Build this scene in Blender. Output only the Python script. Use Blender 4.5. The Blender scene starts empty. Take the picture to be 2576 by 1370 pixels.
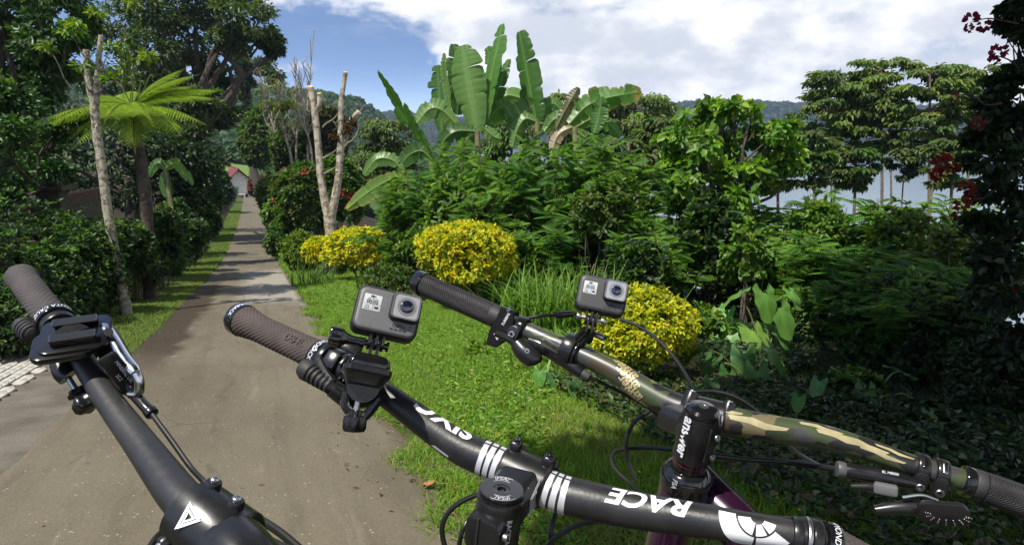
import bpy, bmesh, math, random
import numpy as np
from mathutils import Vector, Matrix, Quaternion
R = math.radians
# ------------------------------------------------------------------ camera, sky, sun, exposure
scene = bpy.context.scene
coll = scene.collection
CAM_H, PITCH, HFOV = 1.5, R(13.3), R(80.0)
FPX = 1288.0 / math.tan(HFOV / 2)            # focal length in units of a 2576 px wide picture
cam_data = bpy.data.cameras.new('camera')
cam_data.sensor_width = 36.0
cam_data.angle = HFOV
cam_data.clip_start, cam_data.clip_end = 0.02, 9000
cam = bpy.data.objects.new('camera', cam_data)
coll.objects.link(cam)
cam.location = (0, 0, CAM_H)
cam.rotation_euler = (R(90) - PITCH, 0, 0)
scene.camera = cam

SUN = Vector((-0.34, -0.28, 0.895)).normalized()      # direction towards the sun
sun_el = math.asin(SUN.z)
sun_data = bpy.data.lights.new('sun', 'SUN')
sun_data.energy = 5.0
sun_data.angle = R(0.5)
sun_data.color = (1.0, 0.95, 0.86)
sun = bpy.data.objects.new('sun', sun_data)
coll.objects.link(sun)
sun.rotation_euler = SUN.to_track_quat('Z', 'Y').to_euler()

world = bpy.data.worlds.new('World')
scene.world = world
world.use_nodes = True
world.cycles.sampling_method = 'MANUAL'
world.cycles.sample_map_resolution = 256


def sky_world():
    nt = world.node_tree
    nt.nodes.clear()
    N, Lk = nt.nodes.new, nt.links.new
    out = N('ShaderNodeOutputWorld')
    sky = N('ShaderNodeTexSky')
    sky.sky_type = 'NISHITA'
    sky.sun_disc = False
    sky.sun_elevation = sun_el
    sky.sun_rotation = math.atan2(SUN.x, SUN.y)
    sky.altitude = 600
    sky.air_density = 1.0
    sky.dust_density = 0.35
    sky.ozone_density = 1.6
    bg = N('ShaderNodeBackground')
    bg.inputs['Strength'].default_value = 0.15
    Lk(sky.outputs[0], bg.inputs['Color'])
    tc = N('ShaderNodeTexCoord')
    # clear tropical air: the blue deepens quickly above the horizon
    sv = N('ShaderNodeMapping')
    sv.vector_type = 'VECTOR'
    sv.inputs['Scale'].default_value = (1, 1, 4.5)
    Lk(tc.outputs['Generated'], sv.inputs[0])
    nv = N('ShaderNodeVectorMath')
    nv.operation = 'NORMALIZE'
    Lk(sv.outputs[0], nv.inputs[0])
    Lk(nv.outputs[0], sky.inputs[0])
    sep = N('ShaderNodeSeparateXYZ')
    Lk(tc.outputs['Generated'], sep.inputs[0])
    mp = N('ShaderNodeMapping')
    mp.inputs['Scale'].default_value = (1.0, 1.0, 1.9)
    mp.inputs['Location'].default_value = (3.27, 1.4, 0.22)
    Lk(tc.outputs['Generated'], mp.inputs[0])
    n1 = N('ShaderNodeTexNoise')
    n1.inputs['Scale'].default_value = 4.2
    n1.inputs['Detail'].default_value = 6
    n1.inputs['Roughness'].default_value = 0.56
    n1.inputs['Distortion'].default_value = 0.25
    Lk(mp.outputs[0], n1.inputs['Vector'])

    def math_(op, a, b=None, c=None, clamp=False):
        m = N('ShaderNodeMath')
        m.operation = op
        m.use_clamp = clamp
        for i, v in enumerate((a, b, c)):
            if v is None:
                continue
            if isinstance(v, (int, float)):
                m.inputs[i].default_value = v
            else:
                Lk(v, m.inputs[i])
        return m.outputs[0]

    def ramp(v, a, b, lo=0.0, hi=1.0):
        m = N('ShaderNodeMapRange')
        m.interpolation_type = 'SMOOTHSTEP'
        for i, q in enumerate((v, a, b, lo, hi)):
            if isinstance(q, (int, float)):
                m.inputs[i].default_value = q
            else:
                Lk(q, m.inputs[i])
        return m.outputs[0]
    # the cumulus bank stands to the right of the road, open blue to the left
    cover = ramp(sep.outputs['X'], -0.34, 0.10, -0.115, 0.19)
    # cumulus stands along the horizon, the sky clears overhead
    dens = math_('ADD', math_('ADD', n1.outputs['Fac'], cover), ramp(sep.outputs['Z'], 0.28, 0.75, 0.0, -0.24))
    mask = ramp(dens, 0.46, 0.58)
    # thin high wisps
    mp2 = N('ShaderNodeMapping')
    mp2.inputs['Scale'].default_value = (1.0, 1.0, 5.0)
    mp2.inputs['Rotation'].default_value = (0.3, 0.1, 0.4)
    Lk(tc.outputs['Generated'], mp2.inputs[0])
    n3 = N('ShaderNodeTexNoise')
    n3.inputs['Scale'].default_value = 2.6
    n3.inputs['Detail'].default_value = 4
    n3.inputs['Roughness'].default_value = 0.6
    Lk(mp2.outputs[0], n3.inputs['Vector'])
    wisp = math_('MULTIPLY', ramp(n3.outputs['Fac'], 0.48, 0.74), 0.55)
    low = ramp(sep.outputs['Z'], -0.02, 0.10, 0.25, 0.0)
    tot = math_('MAXIMUM', math_('MAXIMUM', mask, wisp), low)
    n2 = N('ShaderNodeTexNoise')
    n2.inputs['Scale'].default_value = 7.0
    n2.inputs['Detail'].default_value = 4
    n2.inputs['Roughness'].default_value = 0.55
    Lk(mp.outputs[0], n2.inputs['Vector'])
    shade = ramp(math_('ADD', math_('MULTIPLY', n2.outputs['Fac'], 0.75), math_('MULTIPLY', n1.outputs['Fac'], 0.25)), 0.40, 0.60)
    cr = N('ShaderNodeMix')
    cr.data_type = 'RGBA'
    cr.inputs[6].default_value = (0.52, 0.56, 0.63, 1)
    cr.inputs[7].default_value = (0.90, 0.90, 0.91, 1)
    Lk(shade, cr.inputs[0])
    bg2 = N('ShaderNodeBackground')
    bg2.inputs['Strength'].default_value = 1.0
    Lk(cr.outputs[2], bg2.inputs['Color'])
    mx = N('ShaderNodeMixShader')
    Lk(tot, mx.inputs[0])
    Lk(bg.outputs[0], mx.inputs[1])
    Lk(bg2.outputs[0], mx.inputs[2])
    Lk(mx.outputs[0], out.inputs[0])


sky_world()
scene.view_settings.view_transform = 'Standard'
scene.view_settings.look = 'None'
scene.view_settings.exposure = 0.45
scene.view_settings.gamma = 1.0
scene.view_settings.use_curve_mapping = False
scene.cycles.max_bounces = 4
scene.cycles.transparent_max_bounces = 4
scene.cycles.diffuse_bounces = 3
scene.cycles.glossy_bounces = 2
scene.cycles.transmission_bounces = 2
scene.cycles.caustics_reflective = False
scene.cycles.caustics_refractive = False
scene.cycles.use_adaptive_sampling = True

# ------------------------------------------------------------------ helpers
rng = np.random.default_rng(7)
random.seed(7)
CP, SP = math.cos(PITCH), math.sin(PITCH)


def P(u, v, d):
    """world point seen at (u, v) of the 2576 px wide picture, d metres along the optical axis"""
    cx, cy = (u - 1288.0) / FPX * d, (v - 685.0) / FPX * d
    return Vector((cx, d * CP - cy * SP, CAM_H - cy * CP - d * SP))


def proj(p):
    y, z = p[1], CAM_H - p[2]
    d = y * CP + z * SP
    cy = z * CP - y * SP
    return 1288.0 + p[0] / d * FPX, 685.0 + cy / d * FPX, d


_py = np.array([-60, 0, 20, 30, 45, 68, 110, 160, 260, 4000.])
_pz = np.array([9.0, 0, -3.3, -4.72, -6.25, -8.0, -10.6, -12.5, -14, -14.])
ROAD_W = 2.5


def zroad(y):
    y = np.asarray(y, float)
    acc = 0
    for o in (-3.0, -1.5, 0, 1.5, 3.0):
        acc = acc + np.interp(y + o, _py, _pz)
    return acc / 5 - (np.interp(-3., _py, _pz) + np.interp(3., _py, _pz) + np.interp(-1.5, _py, _pz) + np.interp(1.5, _py, _pz)) / 5 * 1.0


def xright(y):
    return -0.184 - 0.425 * (np.minimum(np.asarray(y, float), 130.0) - 2.51)


def sstep(x, a, b):
    t = np.clip((np.asarray(x, float) - a) / (b - a), 0, 1)
    return t * t * (3 - 2 * t)


LAKE_Z = -31.0


def terr(x, y):
    x = np.asarray(x, float)
    y = np.asarray(y, float)
    s = x - xright(y)
    z = zroad(y)
    # right side: flat verge, then the slope down to the lake
    sr = np.maximum(s - 9.0, 0)
    z = z - 0.33 * sr * sstep(s, 9, 16) - 0.03 * np.clip(s - 2.5, 0, 8)
    # left side: verge, bank, terrace (not at the driveway)
    sl = -(s + ROAD_W)
    bank = sstep(y, 6.6, 7.6)
    z = z + bank * (1.35 * sstep(sl, 1.05, 2.1) + 0.10 * np.maximum(sl - 2, 0) * (sl < 400))
    z = z + 0.05 * np.maximum(np.minimum(sl, 40) - 40, 0)
    return np.maximum(z, LAKE_Z - 2)


def tz(x, y):
    return float(terr(x, y))


def GR(u, v, dmax=200):
    """where the line of sight through (u, v) meets the ground"""
    lo = None
    for d in np.arange(1.2, dmax, 0.06):
        p = P(u, v, d)
        if p.z < tz(p.x, p.y):
            return Vector((p.x, p.y, tz(p.x, p.y)))
    return P(u, v, dmax)


def base_at(u, d):
    """ground point in picture column u at depth d"""
    x = (u - 1288.0) / FPX * d
    y = d
    for _ in range(30):
        y = (d - (CAM_H - tz(x, y)) * SP) / CP
    return Vector((x, y, tz(x, y)))


ORG = {}


def tag(o, label=None, cat=None, group=None, kind=None):
    if label: o['label'] = label
    if cat: o['category'] = cat
    if group: o['group'] = group
    if kind: o['kind'] = kind
    return o


def thing(name, loc, label, cat, group=None, rz=0.0):
    o = bpy.data.objects.new(name, None)
    o.empty_display_size = 0.1
    coll.objects.link(o)
    o.location = loc
    o.rotation_euler.z = rz
    ORG[o.name] = Vector(loc)
    return tag(o, label, cat, group)


def link_mesh(name, me, mat, parent=None, org=None):
    o = bpy.data.objects.new(name, me)
    coll.objects.link(o)
    if mat is not None and not me.materials:
        me.materials.append(mat)
    if parent is not None:
        o.parent = parent
        ORG[o.name] = ORG.get(parent.name, Vector())
    else:
        ORG[o.name] = Vector()
    return o


def mk(name, bm, mat, parent=None, angle=35, local=False):
    """bmesh (world coordinates, or the thing's own if local) -> one mesh object"""
    if parent is not None and not local:
        bmesh.ops.translate(bm, verts=bm.verts, vec=-ORG[parent.name])
    bmesh.ops.recalc_face_normals(bm, faces=bm.faces)
    me = bpy.data.meshes.new(name)
    bm.to_mesh(me)
    bm.free()
    me.shade_smooth()
    me.set_sharp_from_angle(angle=R(angle))
    return link_mesh(name, me, mat, parent)


def top(name, bm, mat, label, cat, group=None, kind=None, angle=35):
    return tag(mk(name, bm, mat, None, angle), label, cat, group, kind)


def copy_tree(o, parent=None):
    c = o.copy()
    coll.objects.link(c)
    c.parent = parent
    for ch in o.children:
        copy_tree(ch, c)
    return c


def bm_box(bm, size, M, bev=0.0, seg=2):
    t = bmesh.new()
    bmesh.ops.create_cube(t, size=1.0)
    bmesh.ops.scale(t, vec=size, verts=t.verts)
    if bev > 0:
        bmesh.ops.bevel(t, geom=t.edges[:], offset=bev, segments=seg, affect='EDGES', profile=0.5)
    _merge(bm, t, M)


def _merge(bm, t, M):
    vm = [bm.verts.new(M @ v.co) for v in t.verts]
    t.verts.index_update()
    for f in t.faces:
        try:
            bm.faces.new([vm[v.index] for v in f.verts])
        except ValueError:
            pass
    t.free()


def bm_lathe(bm, prof, M, seg=32, lobes=0, depth=0.0):
    """prof: list of (r, z) along local z"""
    rings = []
    for r, z in prof:
        ring = []
        for i in range(seg):
            a = 2 * math.pi * i / seg
            rr = r * (1 + (depth * math.cos(lobes * a) if lobes else 0))
            ring.append(bm.verts.new(M @ Vector((rr * math.cos(a), rr * math.sin(a), z))))
        rings.append(ring)
    for a, b in zip(rings, rings[1:]):
        for i in range(seg):
            j = (i + 1) % seg
            bm.faces.new((a[i], a[j], b[j], b[i]))
    bm.faces.new(rings[0][::-1])
    bm.faces.new(rings[-1])


def bm_cyl(bm, r, h, M, seg=24, bev=0.0):
    b = min(bev, h / 2.01, r * 0.9)
    if b > 0:
        prof = [(r - b, -h / 2), (r - b * 0.3, -h / 2 + b * 0.3), (r, -h / 2 + b), (r, h / 2 - b), (r - b * 0.3, h / 2 - b * 0.3), (r - b, h / 2)]
    else:
        prof = [(r, -h / 2), (r, h / 2)]
    bm_lathe(bm, prof, M, seg)


def frames(pts):
    pts = [Vector(p) for p in pts]
    n = len(pts)
    T = []
    for i in range(n):
        a, b = pts[max(0, i - 1)], pts[min(n - 1, i + 1)]
        t = (b - a)
        T.append(t.normalized() if t.length > 1e-9 else Vector((0, 0, 1)))
    ref = Vector((0, 0, 1)) if abs(T[0].z) < 0.9 else Vector((1, 0, 0))
    N = [(ref - T[0] * ref.dot(T[0])).normalized()]
    for i in range(1, n):
        v = N[-1] - T[i] * N[-1].dot(T[i])
        N.append(v.normalized() if v.length > 1e-9 else N[-1])
    return pts, T, N


def bm_tube(bm, pts, rad, seg=12, cap=True, rfun=None):
    pts, T, N = frames(pts)
    if isinstance(rad, (int, float)):
        rad = [rad] * len(pts)
    rings = []
    for k, (p, t, n) in enumerate(zip(pts, T, N)):
        b = t.cross(n)
        ring = []
        for i in range(seg):
            a = 2 * math.pi * i / seg
            r = rad[k] * (rfun(k, i) if rfun else 1)
            ring.append(bm.verts.new(p + (n * math.cos(a) + b * math.sin(a)) * r))
        rings.append(ring)
    for a, b in zip(rings, rings[1:]):
        for i in range(seg):
            j = (i + 1) % seg
            bm.faces.new((a[i], a[j], b[j], b[i]))
    if cap:
        bm.faces.new(rings[0][::-1])
        bm.faces.new(rings[-1])


def catmull(pts, n):
    """smooth curve through rows of pts (any number of columns)"""
    A = np.array([list(p) for p in pts], float)
    A = np.vstack([2 * A[0] - A[1], A, 2 * A[-1] - A[-2]])
    m = len(pts) - 1
    out = []
    for t in np.linspace(0, m - 1e-9, n):
        i = int(t)
        f = t - i
        p0, p1, p2, p3 = A[i], A[i + 1], A[i + 2], A[i + 3]
        out.append(0.5 * ((2 * p1) + (-p0 + p2) * f + (2 * p0 - 5 * p1 + 4 * p2 - p3) * f * f + (-p0 + 3 * p1 - 3 * p2 + p3) * f ** 3))
    return np.array(out)


def rrect(w, h, r, n=6):
    pts = []
    for cx, cy, a0 in ((w / 2 - r, h / 2 - r, 0), (-w / 2 + r, h / 2 - r, 90), (-w / 2 + r, -h / 2 + r, 180), (w / 2 - r, -h / 2 + r, 270)):
        for k in range(n + 1):
            a = R(a0 + 90 * k / n)
            pts.append((cx + r * math.cos(a), cy + r * math.sin(a)))
    return pts


def bm_loft(bm, rings, M, cap=True):
    """rings: lists of 3-D points with equal counts"""
    vs = [[bm.verts.new(M @ Vector(p)) for p in ring] for ring in rings]
    n = len(vs[0])
    for a, b in zip(vs, vs[1:]):
        for i in range(n):
            j = (i + 1) % n
            bm.faces.new((a[i], a[j], b[j], b[i]))
    if cap:
        bm.faces.new(vs[0][::-1])
        bm.faces.new(vs[-1])


def bm_rbox(bm, w, h, r, z0, z1, M, b=0.001, n=6):
    """rounded-rectangle slab from z0 to z1 with softened rims"""
    rings = []
    for z, ins in ((z0, b), (z0 + b * 0.3, b * 0.3), (z0 + b, 0), (z1 - b, 0), (z1 - b * 0.3, b * 0.3), (z1, b)):
        rings.append([(x, y, z) for x, y in rrect(w - 2 * ins, h - 2 * ins, max(r - ins, 1e-4), n)])
    bm_loft(bm, rings, M)


def text_verts(body, size, shear=0.0, sx=1.0, bold=0.0, maxedge=None, align='CENTER'):
    cu = bpy.data.curves.new('t', 'FONT')
    cu.body = body
    cu.size = size
    cu.shear = shear
    cu.offset = bold
    cu.align_x = align
    cu.align_y = 'CENTER'
    cu.resolution_u = 3
    ob = bpy.data.objects.new('t', cu)
    coll.objects.link(ob)
    dg = bpy.context.evaluated_depsgraph_get()
    me = bpy.data.meshes.new_from_object(ob.evaluated_get(dg))
    bm = bmesh.new()
    bm.from_mesh(me)
    bpy.data.objects.remove(ob)
    bpy.data.curves.remove(cu)
    bpy.data.meshes.remove(me)
    for v in bm.verts:
        v.co.x *= sx
        v.co.z = 0
    bmesh.ops.triangulate(bm, faces=bm.faces)
    if maxedge:
        for _ in range(5):
            es = [e for e in bm.edges if e.calc_length() > maxedge]
            if not es: break
            bmesh.ops.subdivide_edges(bm, edges=es, cuts=1)
            bmesh.ops.triangulate(bm, faces=bm.faces)
    return bm


def flat_text(name, body, size, M, mat, parent, **kw):
    bm = text_verts(body, size, **kw)
    bmesh.ops.transform(bm, matrix=M, verts=bm.verts)
    return mk(name, bm, mat, parent)


# ------------------------------------------------------------------ materials
def new_mat(name):
    m = bpy.data.materials.new(name)
    m.use_nodes = True
    nt = m.node_tree
    return m, nt, nt.nodes['Principled BSDF']


def pmat(name, col, rough=0.5, metal=0.0, var=0.0, scale=20.0, bump=0.0, bscale=None, col2=None, spec=0.5, coat=0.0, detail=6, rvar=0.0, edge=(0.35, 0.65)):
    m, nt, b = new_mat(name)
    b.inputs['Base Color'].default_value = (*col, 1)
    b.inputs['Roughness'].default_value = rough
    b.inputs['Metallic'].default_value = metal
    b.inputs['Specular IOR Level'].default_value = spec
    b.inputs['Coat Weight'].default_value = coat
    N, Lk = nt.nodes.new, nt.links.new
    if var or bump or col2 or rvar:
        tc = N('ShaderNodeTexCoord')
        nz = N('ShaderNodeTexNoise')
        nz.inputs['Scale'].default_value = scale
        nz.inputs['Detail'].default_value = detail
        nz.inputs['Roughness'].default_value = 0.6
        Lk(tc.outputs['Object'], nz.inputs['Vector'])
        if var or col2:
            c2 = col2 or tuple(c * (1 - var) for c in col)
            c1 = col if col2 else tuple(min(1, c * (1 + var)) for c in col)
            mr = N('ShaderNodeMapRange')
            mr.inputs[1].default_value, mr.inputs[2].default_value = edge
            Lk(nz.outputs['Fac'], mr.inputs[0])
            mx = N('ShaderNodeMix')
            mx.data_type = 'RGBA'
            mx.inputs[6].default_value = (*c1, 1)
            mx.inputs[7].default_value = (*c2, 1)
            Lk(mr.outputs[0], mx.inputs[0])
            Lk(mx.outputs[2], b.inputs['Base Color'])
        if rvar:
            mr2 = N('ShaderNodeMapRange')
            mr2.inputs[1].default_value, mr2.inputs[2].default_value = 0.3, 0.7
            mr2.inputs[3].default_value, mr2.inputs[4].default_value = rough - rvar, rough + rvar
            Lk(nz.outputs['Fac'], mr2.inputs[0])
            Lk(mr2.outputs[0], b.inputs['Roughness'])
        if bump:
            nb = N('ShaderNodeTexNoise')
            nb.inputs['Scale'].default_value = bscale or scale * 3
            nb.inputs['Detail'].default_value = 5
            Lk(tc.outputs['Object'], nb.inputs['Vector'])
            bp = N('ShaderNodeBump')
            bp.inputs['Strength'].default_value = bump
            bp.inputs['Distance'].default_value = 0.02
            Lk(nb.outputs['Fac'], bp.inputs['Height'])
            Lk(bp.outputs[0], b.inputs['Normal'])
    return m


def leafmat(name, rough=0.45, transl=0.42, spec=0.4, tint=(1.15, 1.25, 0.55)):
    """leaf: colour from the leaf's own colour attribute, light passes through the blade"""
    m, nt, b = new_mat(name)
    N, Lk = nt.nodes.new, nt.links.new
    at = N('ShaderNodeAttribute')
    at.attribute_name = 'Col'
    Lk(at.outputs['Color'], b.inputs['Base Color'])
    b.inputs['Roughness'].default_value = rough
    b.inputs['Specular IOR Level'].default_value = spec
    tr = N('ShaderNodeBsdfTranslucent')
    mul = N('ShaderNodeMix')
    mul.data_type = 'RGBA'
    mul.blend_type = 'MULTIPLY'
    mul.inputs[0].default_value = 1.0
    mul.inputs[7].default_value = (*tint, 1)
    Lk(at.outputs['Color'], mul.inputs[6])
    Lk(mul.outputs[2], tr.inputs['Color'])
    mx = N('ShaderNodeMixShader')
    mx.inputs[0].default_value = transl
    Lk(b.outputs[0], mx.inputs[1])
    Lk(tr.outputs[0], mx.inputs[2])
    Lk(mx.outputs[0], nt.nodes['Material Output'].inputs[0])
    return m


LEAF = leafmat('leaf')
LEAF_SOFT = leafmat('soft_leaf', 0.6, 0.42, 0.25)
LEAF_WAX = leafmat('waxy_leaf', 0.42, 0.30, 0.35)
GRASS_M = leafmat('grass_blade', 0.55, 0.4, 0.3)
PETAL = leafmat('petal', 0.6, 0.45, 0.2, tint=(1.2, 0.9, 0.9))
BARK = pmat('bark', (0.13, 0.10, 0.075), 0.9, var=0.45, scale=9, bump=0.8, bscale=30)
BARK_PALE = pmat('pale_bark', (0.33, 0.30, 0.22), 0.85, col2=(0.10, 0.09, 0.055), scale=12, bump=1.0, bscale=45, detail=10, edge=(0.45, 0.60))
BARK_DARK = pmat('dark_bark', (0.055, 0.042, 0.03), 0.9, var=0.5, scale=9, bump=0.8, bscale=24)
BARK_GREY = pmat('grey_bark', (0.30, 0.26, 0.20), 0.9, var=0.35, scale=6, bump=0.5, bscale=30)
CUTWOOD = pmat('cut_wood', (0.55, 0.38, 0.20), 0.8, var=0.25, scale=40)
STEM_GREEN = pmat('green_stem', (0.12, 0.17, 0.04), 0.6, var=0.3, scale=8)


# ------------------------------------------------------------------ foliage in numpy
def unit(a):
    return a / np.maximum(np.linalg.norm(a, axis=-1, keepdims=True), 1e-9)


def rdir(n, r=None):
    r = r or rng
    return unit(r.normal(size=(n, 3)))


def mesh_np(name, V, faces_list, C=None):
    """V (n,3); faces_list: list of (m,k) int arrays"""
    me = bpy.data.meshes.new(name)
    V = np.ascontiguousarray(V, dtype=np.float32)
    me.vertices.add(len(V))
    me.vertices.foreach_set('co', V.ravel())
    loops = np.concatenate([f.ravel() for f in faces_list]).astype(np.int32)
    tot = np.concatenate([np.full(len(f), f.shape[1]) for f in faces_list]).astype(np.int32)
    start = np.concatenate([[0], np.cumsum(tot)[:-1]]).astype(np.int32)
    me.loops.add(len(loops))
    me.loops.foreach_set('vertex_index', loops)
    me.polygons.add(len(tot))
    me.polygons.foreach_set('loop_start', start)
    me.polygons.foreach_set('loop_total', tot)
    if C is not None:
        at = me.color_attributes.new('Col', 'FLOAT_COLOR', 'POINT')
        c4 = np.ones((len(V), 4), np.float32)
        c4[:, :3] = C
        at.data.foreach_set('color', c4.ravel())
    me.update()
    me.validate()
    return me


class Leaves:
    """collects leaf blades, builds one mesh"""

    def __init__(s):
        s.V, s.F3, s.F4, s.C, s.n = [], [], [], [], 0

    def _add(s, V, F, C):
        k = V.shape[1]
        n = V.shape[0]
        s.V.append(V.reshape(-1, 3))
        idx = np.arange(n)[:, None] * k + s.n
        for f in F:
            g = idx + np.array(f)[None, :]
            (s.F4 if g.shape[1] == 4 else s.F3).append(g)
        s.C.append(np.repeat(C, k, axis=0))
        s.n += n * k

    def blades(s, c, d, nrm, L, W, C, kind=4, fold=0.25, curl=0.15):
        """c base points, d directions, nrm leaf normals, L/W sizes"""
        n = len(c)
        d = unit(d)
        r = unit(np.cross(d, nrm))
        u = np.cross(r, d)
        L = np.broadcast_to(np.asarray(L, float), (n,))[:, None]
        W = np.broadcast_to(np.asarray(W, float), (n,))[:, None]
        tip = c + d * L - u * L * curl
        if kind == 4:
            m = c + d * L * 0.45
            V = np.stack([c, m + r * W / 2 + u * W * fold, tip, m - r * W / 2 + u * W * fold], 1)
            s._add(V, [(0, 1, 2), (0, 2, 3)], C)
        elif kind == 6:
            m1, m2 = c + d * L * 0.28, c + d * L * 0.68 - u * L * curl * 0.45
            a, b = W * 0.46, W * 0.42
            V = np.stack([c, m1 + r * a + u * W * fold, m2 + r * b + u * W * fold, tip, m2 - r * b + u * W * fold, m1 - r * a + u * W * fold], 1)
            s._add(V, [(0, 1, 2, 3), (0, 3, 4, 5)], C)
        elif kind == 3:
            V = np.stack([c + r * W / 2, tip, c - r * W / 2], 1)
            s._add(V, [(0, 1, 2)], C)
        elif kind == 5:      # grass blade: two segments, bends over
            m = c + d * L * 0.55
            tip = c + d * L * 0.85 + (u * -1) * L * curl * 2.2
            V = np.stack([c + r * W / 2, m + r * W * 0.42, tip, m - r * W * 0.42, c - r * W / 2], 1)
            s._add(V, [(0, 1, 3, 4), (1, 2, 3)], C)

    def mesh(s, name):
        F = []
        if s.F3: F.append(np.concatenate(s.F3))
        if s.F4: F.append(np.concatenate(s.F4))
        return mesh_np(name, np.concatenate(s.V), F, np.concatenate(s.C))


def colvar(n, cols, var=0.25, r=None):
    r = r or rng
    cols = np.array(cols, float)
    i = r.integers(0, len(cols), n)
    c = cols[i] * (1 + r.uniform(-var, var, (n, 1)))
    c = c * (1 + r.uniform(-0.08, 0.08, (n, 3)))
    return np.clip(c, 0.002, 0.9)


def lump(d, seed, k=3.0):
    """cheap smooth noise on directions"""
    r = np.random.default_rng(seed)
    acc = np.zeros(len(d))
    for i in range(6):
        w = r.normal(size=3) * k * (0.6 + 0.35 * i)
        acc += np.sin(d @ w + r.uniform(0, 6.28)) / (1 + 0.45 * i)
    return acc / 2.5


def crown_clumps(n, radii, seed, lumpy=0.22, inner=0.35, lower=-0.75):
    r = np.random.default_rng(seed)
    d = rdir(n * 2, r)
    d = d[d[:, 2] > lower][:n]
    rad = inner + (1 - inner) * r.random(len(d)) ** 0.45
    rad = rad * (1 + lumpy * lump(d, seed))
    return d * rad[:, None] * np.array(radii)


def clump_leaves(Lv, cc, crad, per, L, W, cols, seed, flat=1.0, droop=0.2, kind=4, up=0.55, var=0.3, center=None):
    r = np.random.default_rng(seed)
    n = len(cc) * per
    c = np.repeat(cc, per, axis=0)
    o = rdir(n, r) * (r.random((n, 1)) ** 0.5)
    o[:, 2] *= flat
    cr = np.repeat(np.broadcast_to(np.asarray(crad, float), (len(cc),)), per)[:, None]
    pos = c + o * cr
    out = unit(o + (unit(c) * 0.5 if center is None else unit(c - center) * 0.5))
    d = unit(out + rdir(n, r) * 0.7 + np.array([0, 0, -droop]))
    nr = unit(np.array([0, 0, up]) + out * 0.35 + rdir(n, r) * 0.45)
    C = np.repeat(colvar(len(cc), cols, var * 0.6, r), per, axis=0) * (1 + r.uniform(-var, var, (n, 1)))
    Lv.blades(pos, d, nr, L * r.uniform(0.65, 1.25, n), W * r.uniform(0.7, 1.2, n), np.clip(C, 0.003, 0.9), kind)


def limb(bm, a, b, r0, r1, seed, wob=0.06, n=7, seg=7):
    r = np.random.default_rng(seed)
    a, b = np.array(a, float), np.array(b, float)
    ln = np.linalg.norm(b - a)
    mid = [a + (b - a) * t + (r.normal(size=3) * wob * ln if 0 < t < 1 else 0) for t in (0, 0.33, 0.66, 1)]
    pts = catmull(mid, n)
    bm_tube(bm, pts, list(np.linspace(r0, r1, n)), seg)


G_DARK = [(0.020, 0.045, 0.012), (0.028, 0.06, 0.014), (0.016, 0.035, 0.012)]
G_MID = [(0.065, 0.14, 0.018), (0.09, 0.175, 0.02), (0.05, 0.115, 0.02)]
G_FRESH = [(0.13, 0.235, 0.024), (0.105, 0.21, 0.022), (0.165, 0.25, 0.028)]  # lighter, yellower leaf green
G_OLIVE = [(0.085, 0.125, 0.024), (0.065, 0.10, 0.02), (0.10, 0.135, 0.03)]
G_FEATHER = [(0.075, 0.185, 0.024), (0.11, 0.235, 0.026), (0.05, 0.14, 0.024)]
Y_LEAF = [(0.60, 0.54, 0.012), (0.56, 0.52, 0.012), (0.44, 0.47, 0.018), (0.62, 0.54, 0.012), (0.28, 0.34, 0.02)]
# ------------------------------------------------------------------ the setting
def node_ground(name, c1, c2, c3, s1, s2, bump=0.5, litter=None):
    m, nt, b = new_mat(name)
    N, Lk = nt.nodes.new, nt.links.new
    tc = N('ShaderNodeTexCoord')
    mix = []
    prev = None
    for sc, a, bb in ((s1, c1, c2), (s2, None, c3)):
        nz = N('ShaderNodeTexNoise')
        nz.inputs['Scale'].default_value = sc
        nz.inputs['Detail'].default_value = 8
        Lk(tc.outputs['Object'], nz.inputs['Vector'])
        mr = N('ShaderNodeMapRange')
        mr.inputs[1].default_value, mr.inputs[2].default_value = 0.4, 0.62
        Lk(nz.outputs['Fac'], mr.inputs[0])
        mx = N('ShaderNodeMix')
        mx.data_type = 'RGBA'
        Lk(mr.outputs[0], mx.inputs[0])
        if prev is None:
            mx.inputs[6].default_value = (*a, 1)
        else:
            Lk(prev, mx.inputs[6])
        mx.inputs[7].default_value = (*bb, 1)
        prev = mx.outputs[2]
    if litter:          # turf only on the verges, leaf mould under the bushes beyond them
        at = N('ShaderNodeAttribute')
        at.attribute_name = 'across'
        ad = N('ShaderNodeMath')
        ad.operation = 'ADD'
        Lk(at.outputs['Fac'], ad.inputs[0])
        Lk(nz.outputs['Fac'], ad.inputs[1])
        for a0, a1 in ((3.0, 3.6), (-3.1, -3.5)):
            mr = N('ShaderNodeMapRange')
            mr.inputs[1].default_value, mr.inputs[2].default_value = a0, a1
            Lk(ad.outputs[0], mr.inputs[0])
            far = N('ShaderNodeMapRange')
            far.inputs[1].default_value, far.inputs[2].default_value = (26, 18) if a0 > 0 else (-40, -25)
            Lk(at.outputs['Fac'], far.inputs[0])
            ml = N('ShaderNodeMath')
            ml.operation = 'MULTIPLY'
            Lk(mr.outputs[0], ml.inputs[0])
            Lk(far.outputs[0], ml.inputs[1])
            mx = N('ShaderNodeMix')
            mx.data_type = 'RGBA'
            Lk(ml.outputs[0], mx.inputs[0])
            Lk(prev, mx.inputs[6])
            mx.inputs[7].default_value = (*litter, 1)
            prev = mx.outputs[2]
    Lk(prev, b.inputs['Base Color'])
    b.inputs['Roughness'].default_value = 0.95
    b.inputs['Specular IOR Level'].default_value = 0.1
    bp = N('ShaderNodeBump')
    bp.inputs['Strength'].default_value = bump
    bp.inputs['Distance'].default_value = 0.05
    Lk(nz.outputs['Fac'], bp.inputs['Height'])
    Lk(bp.outputs[0], b.inputs['Normal'])
    return m


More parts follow.
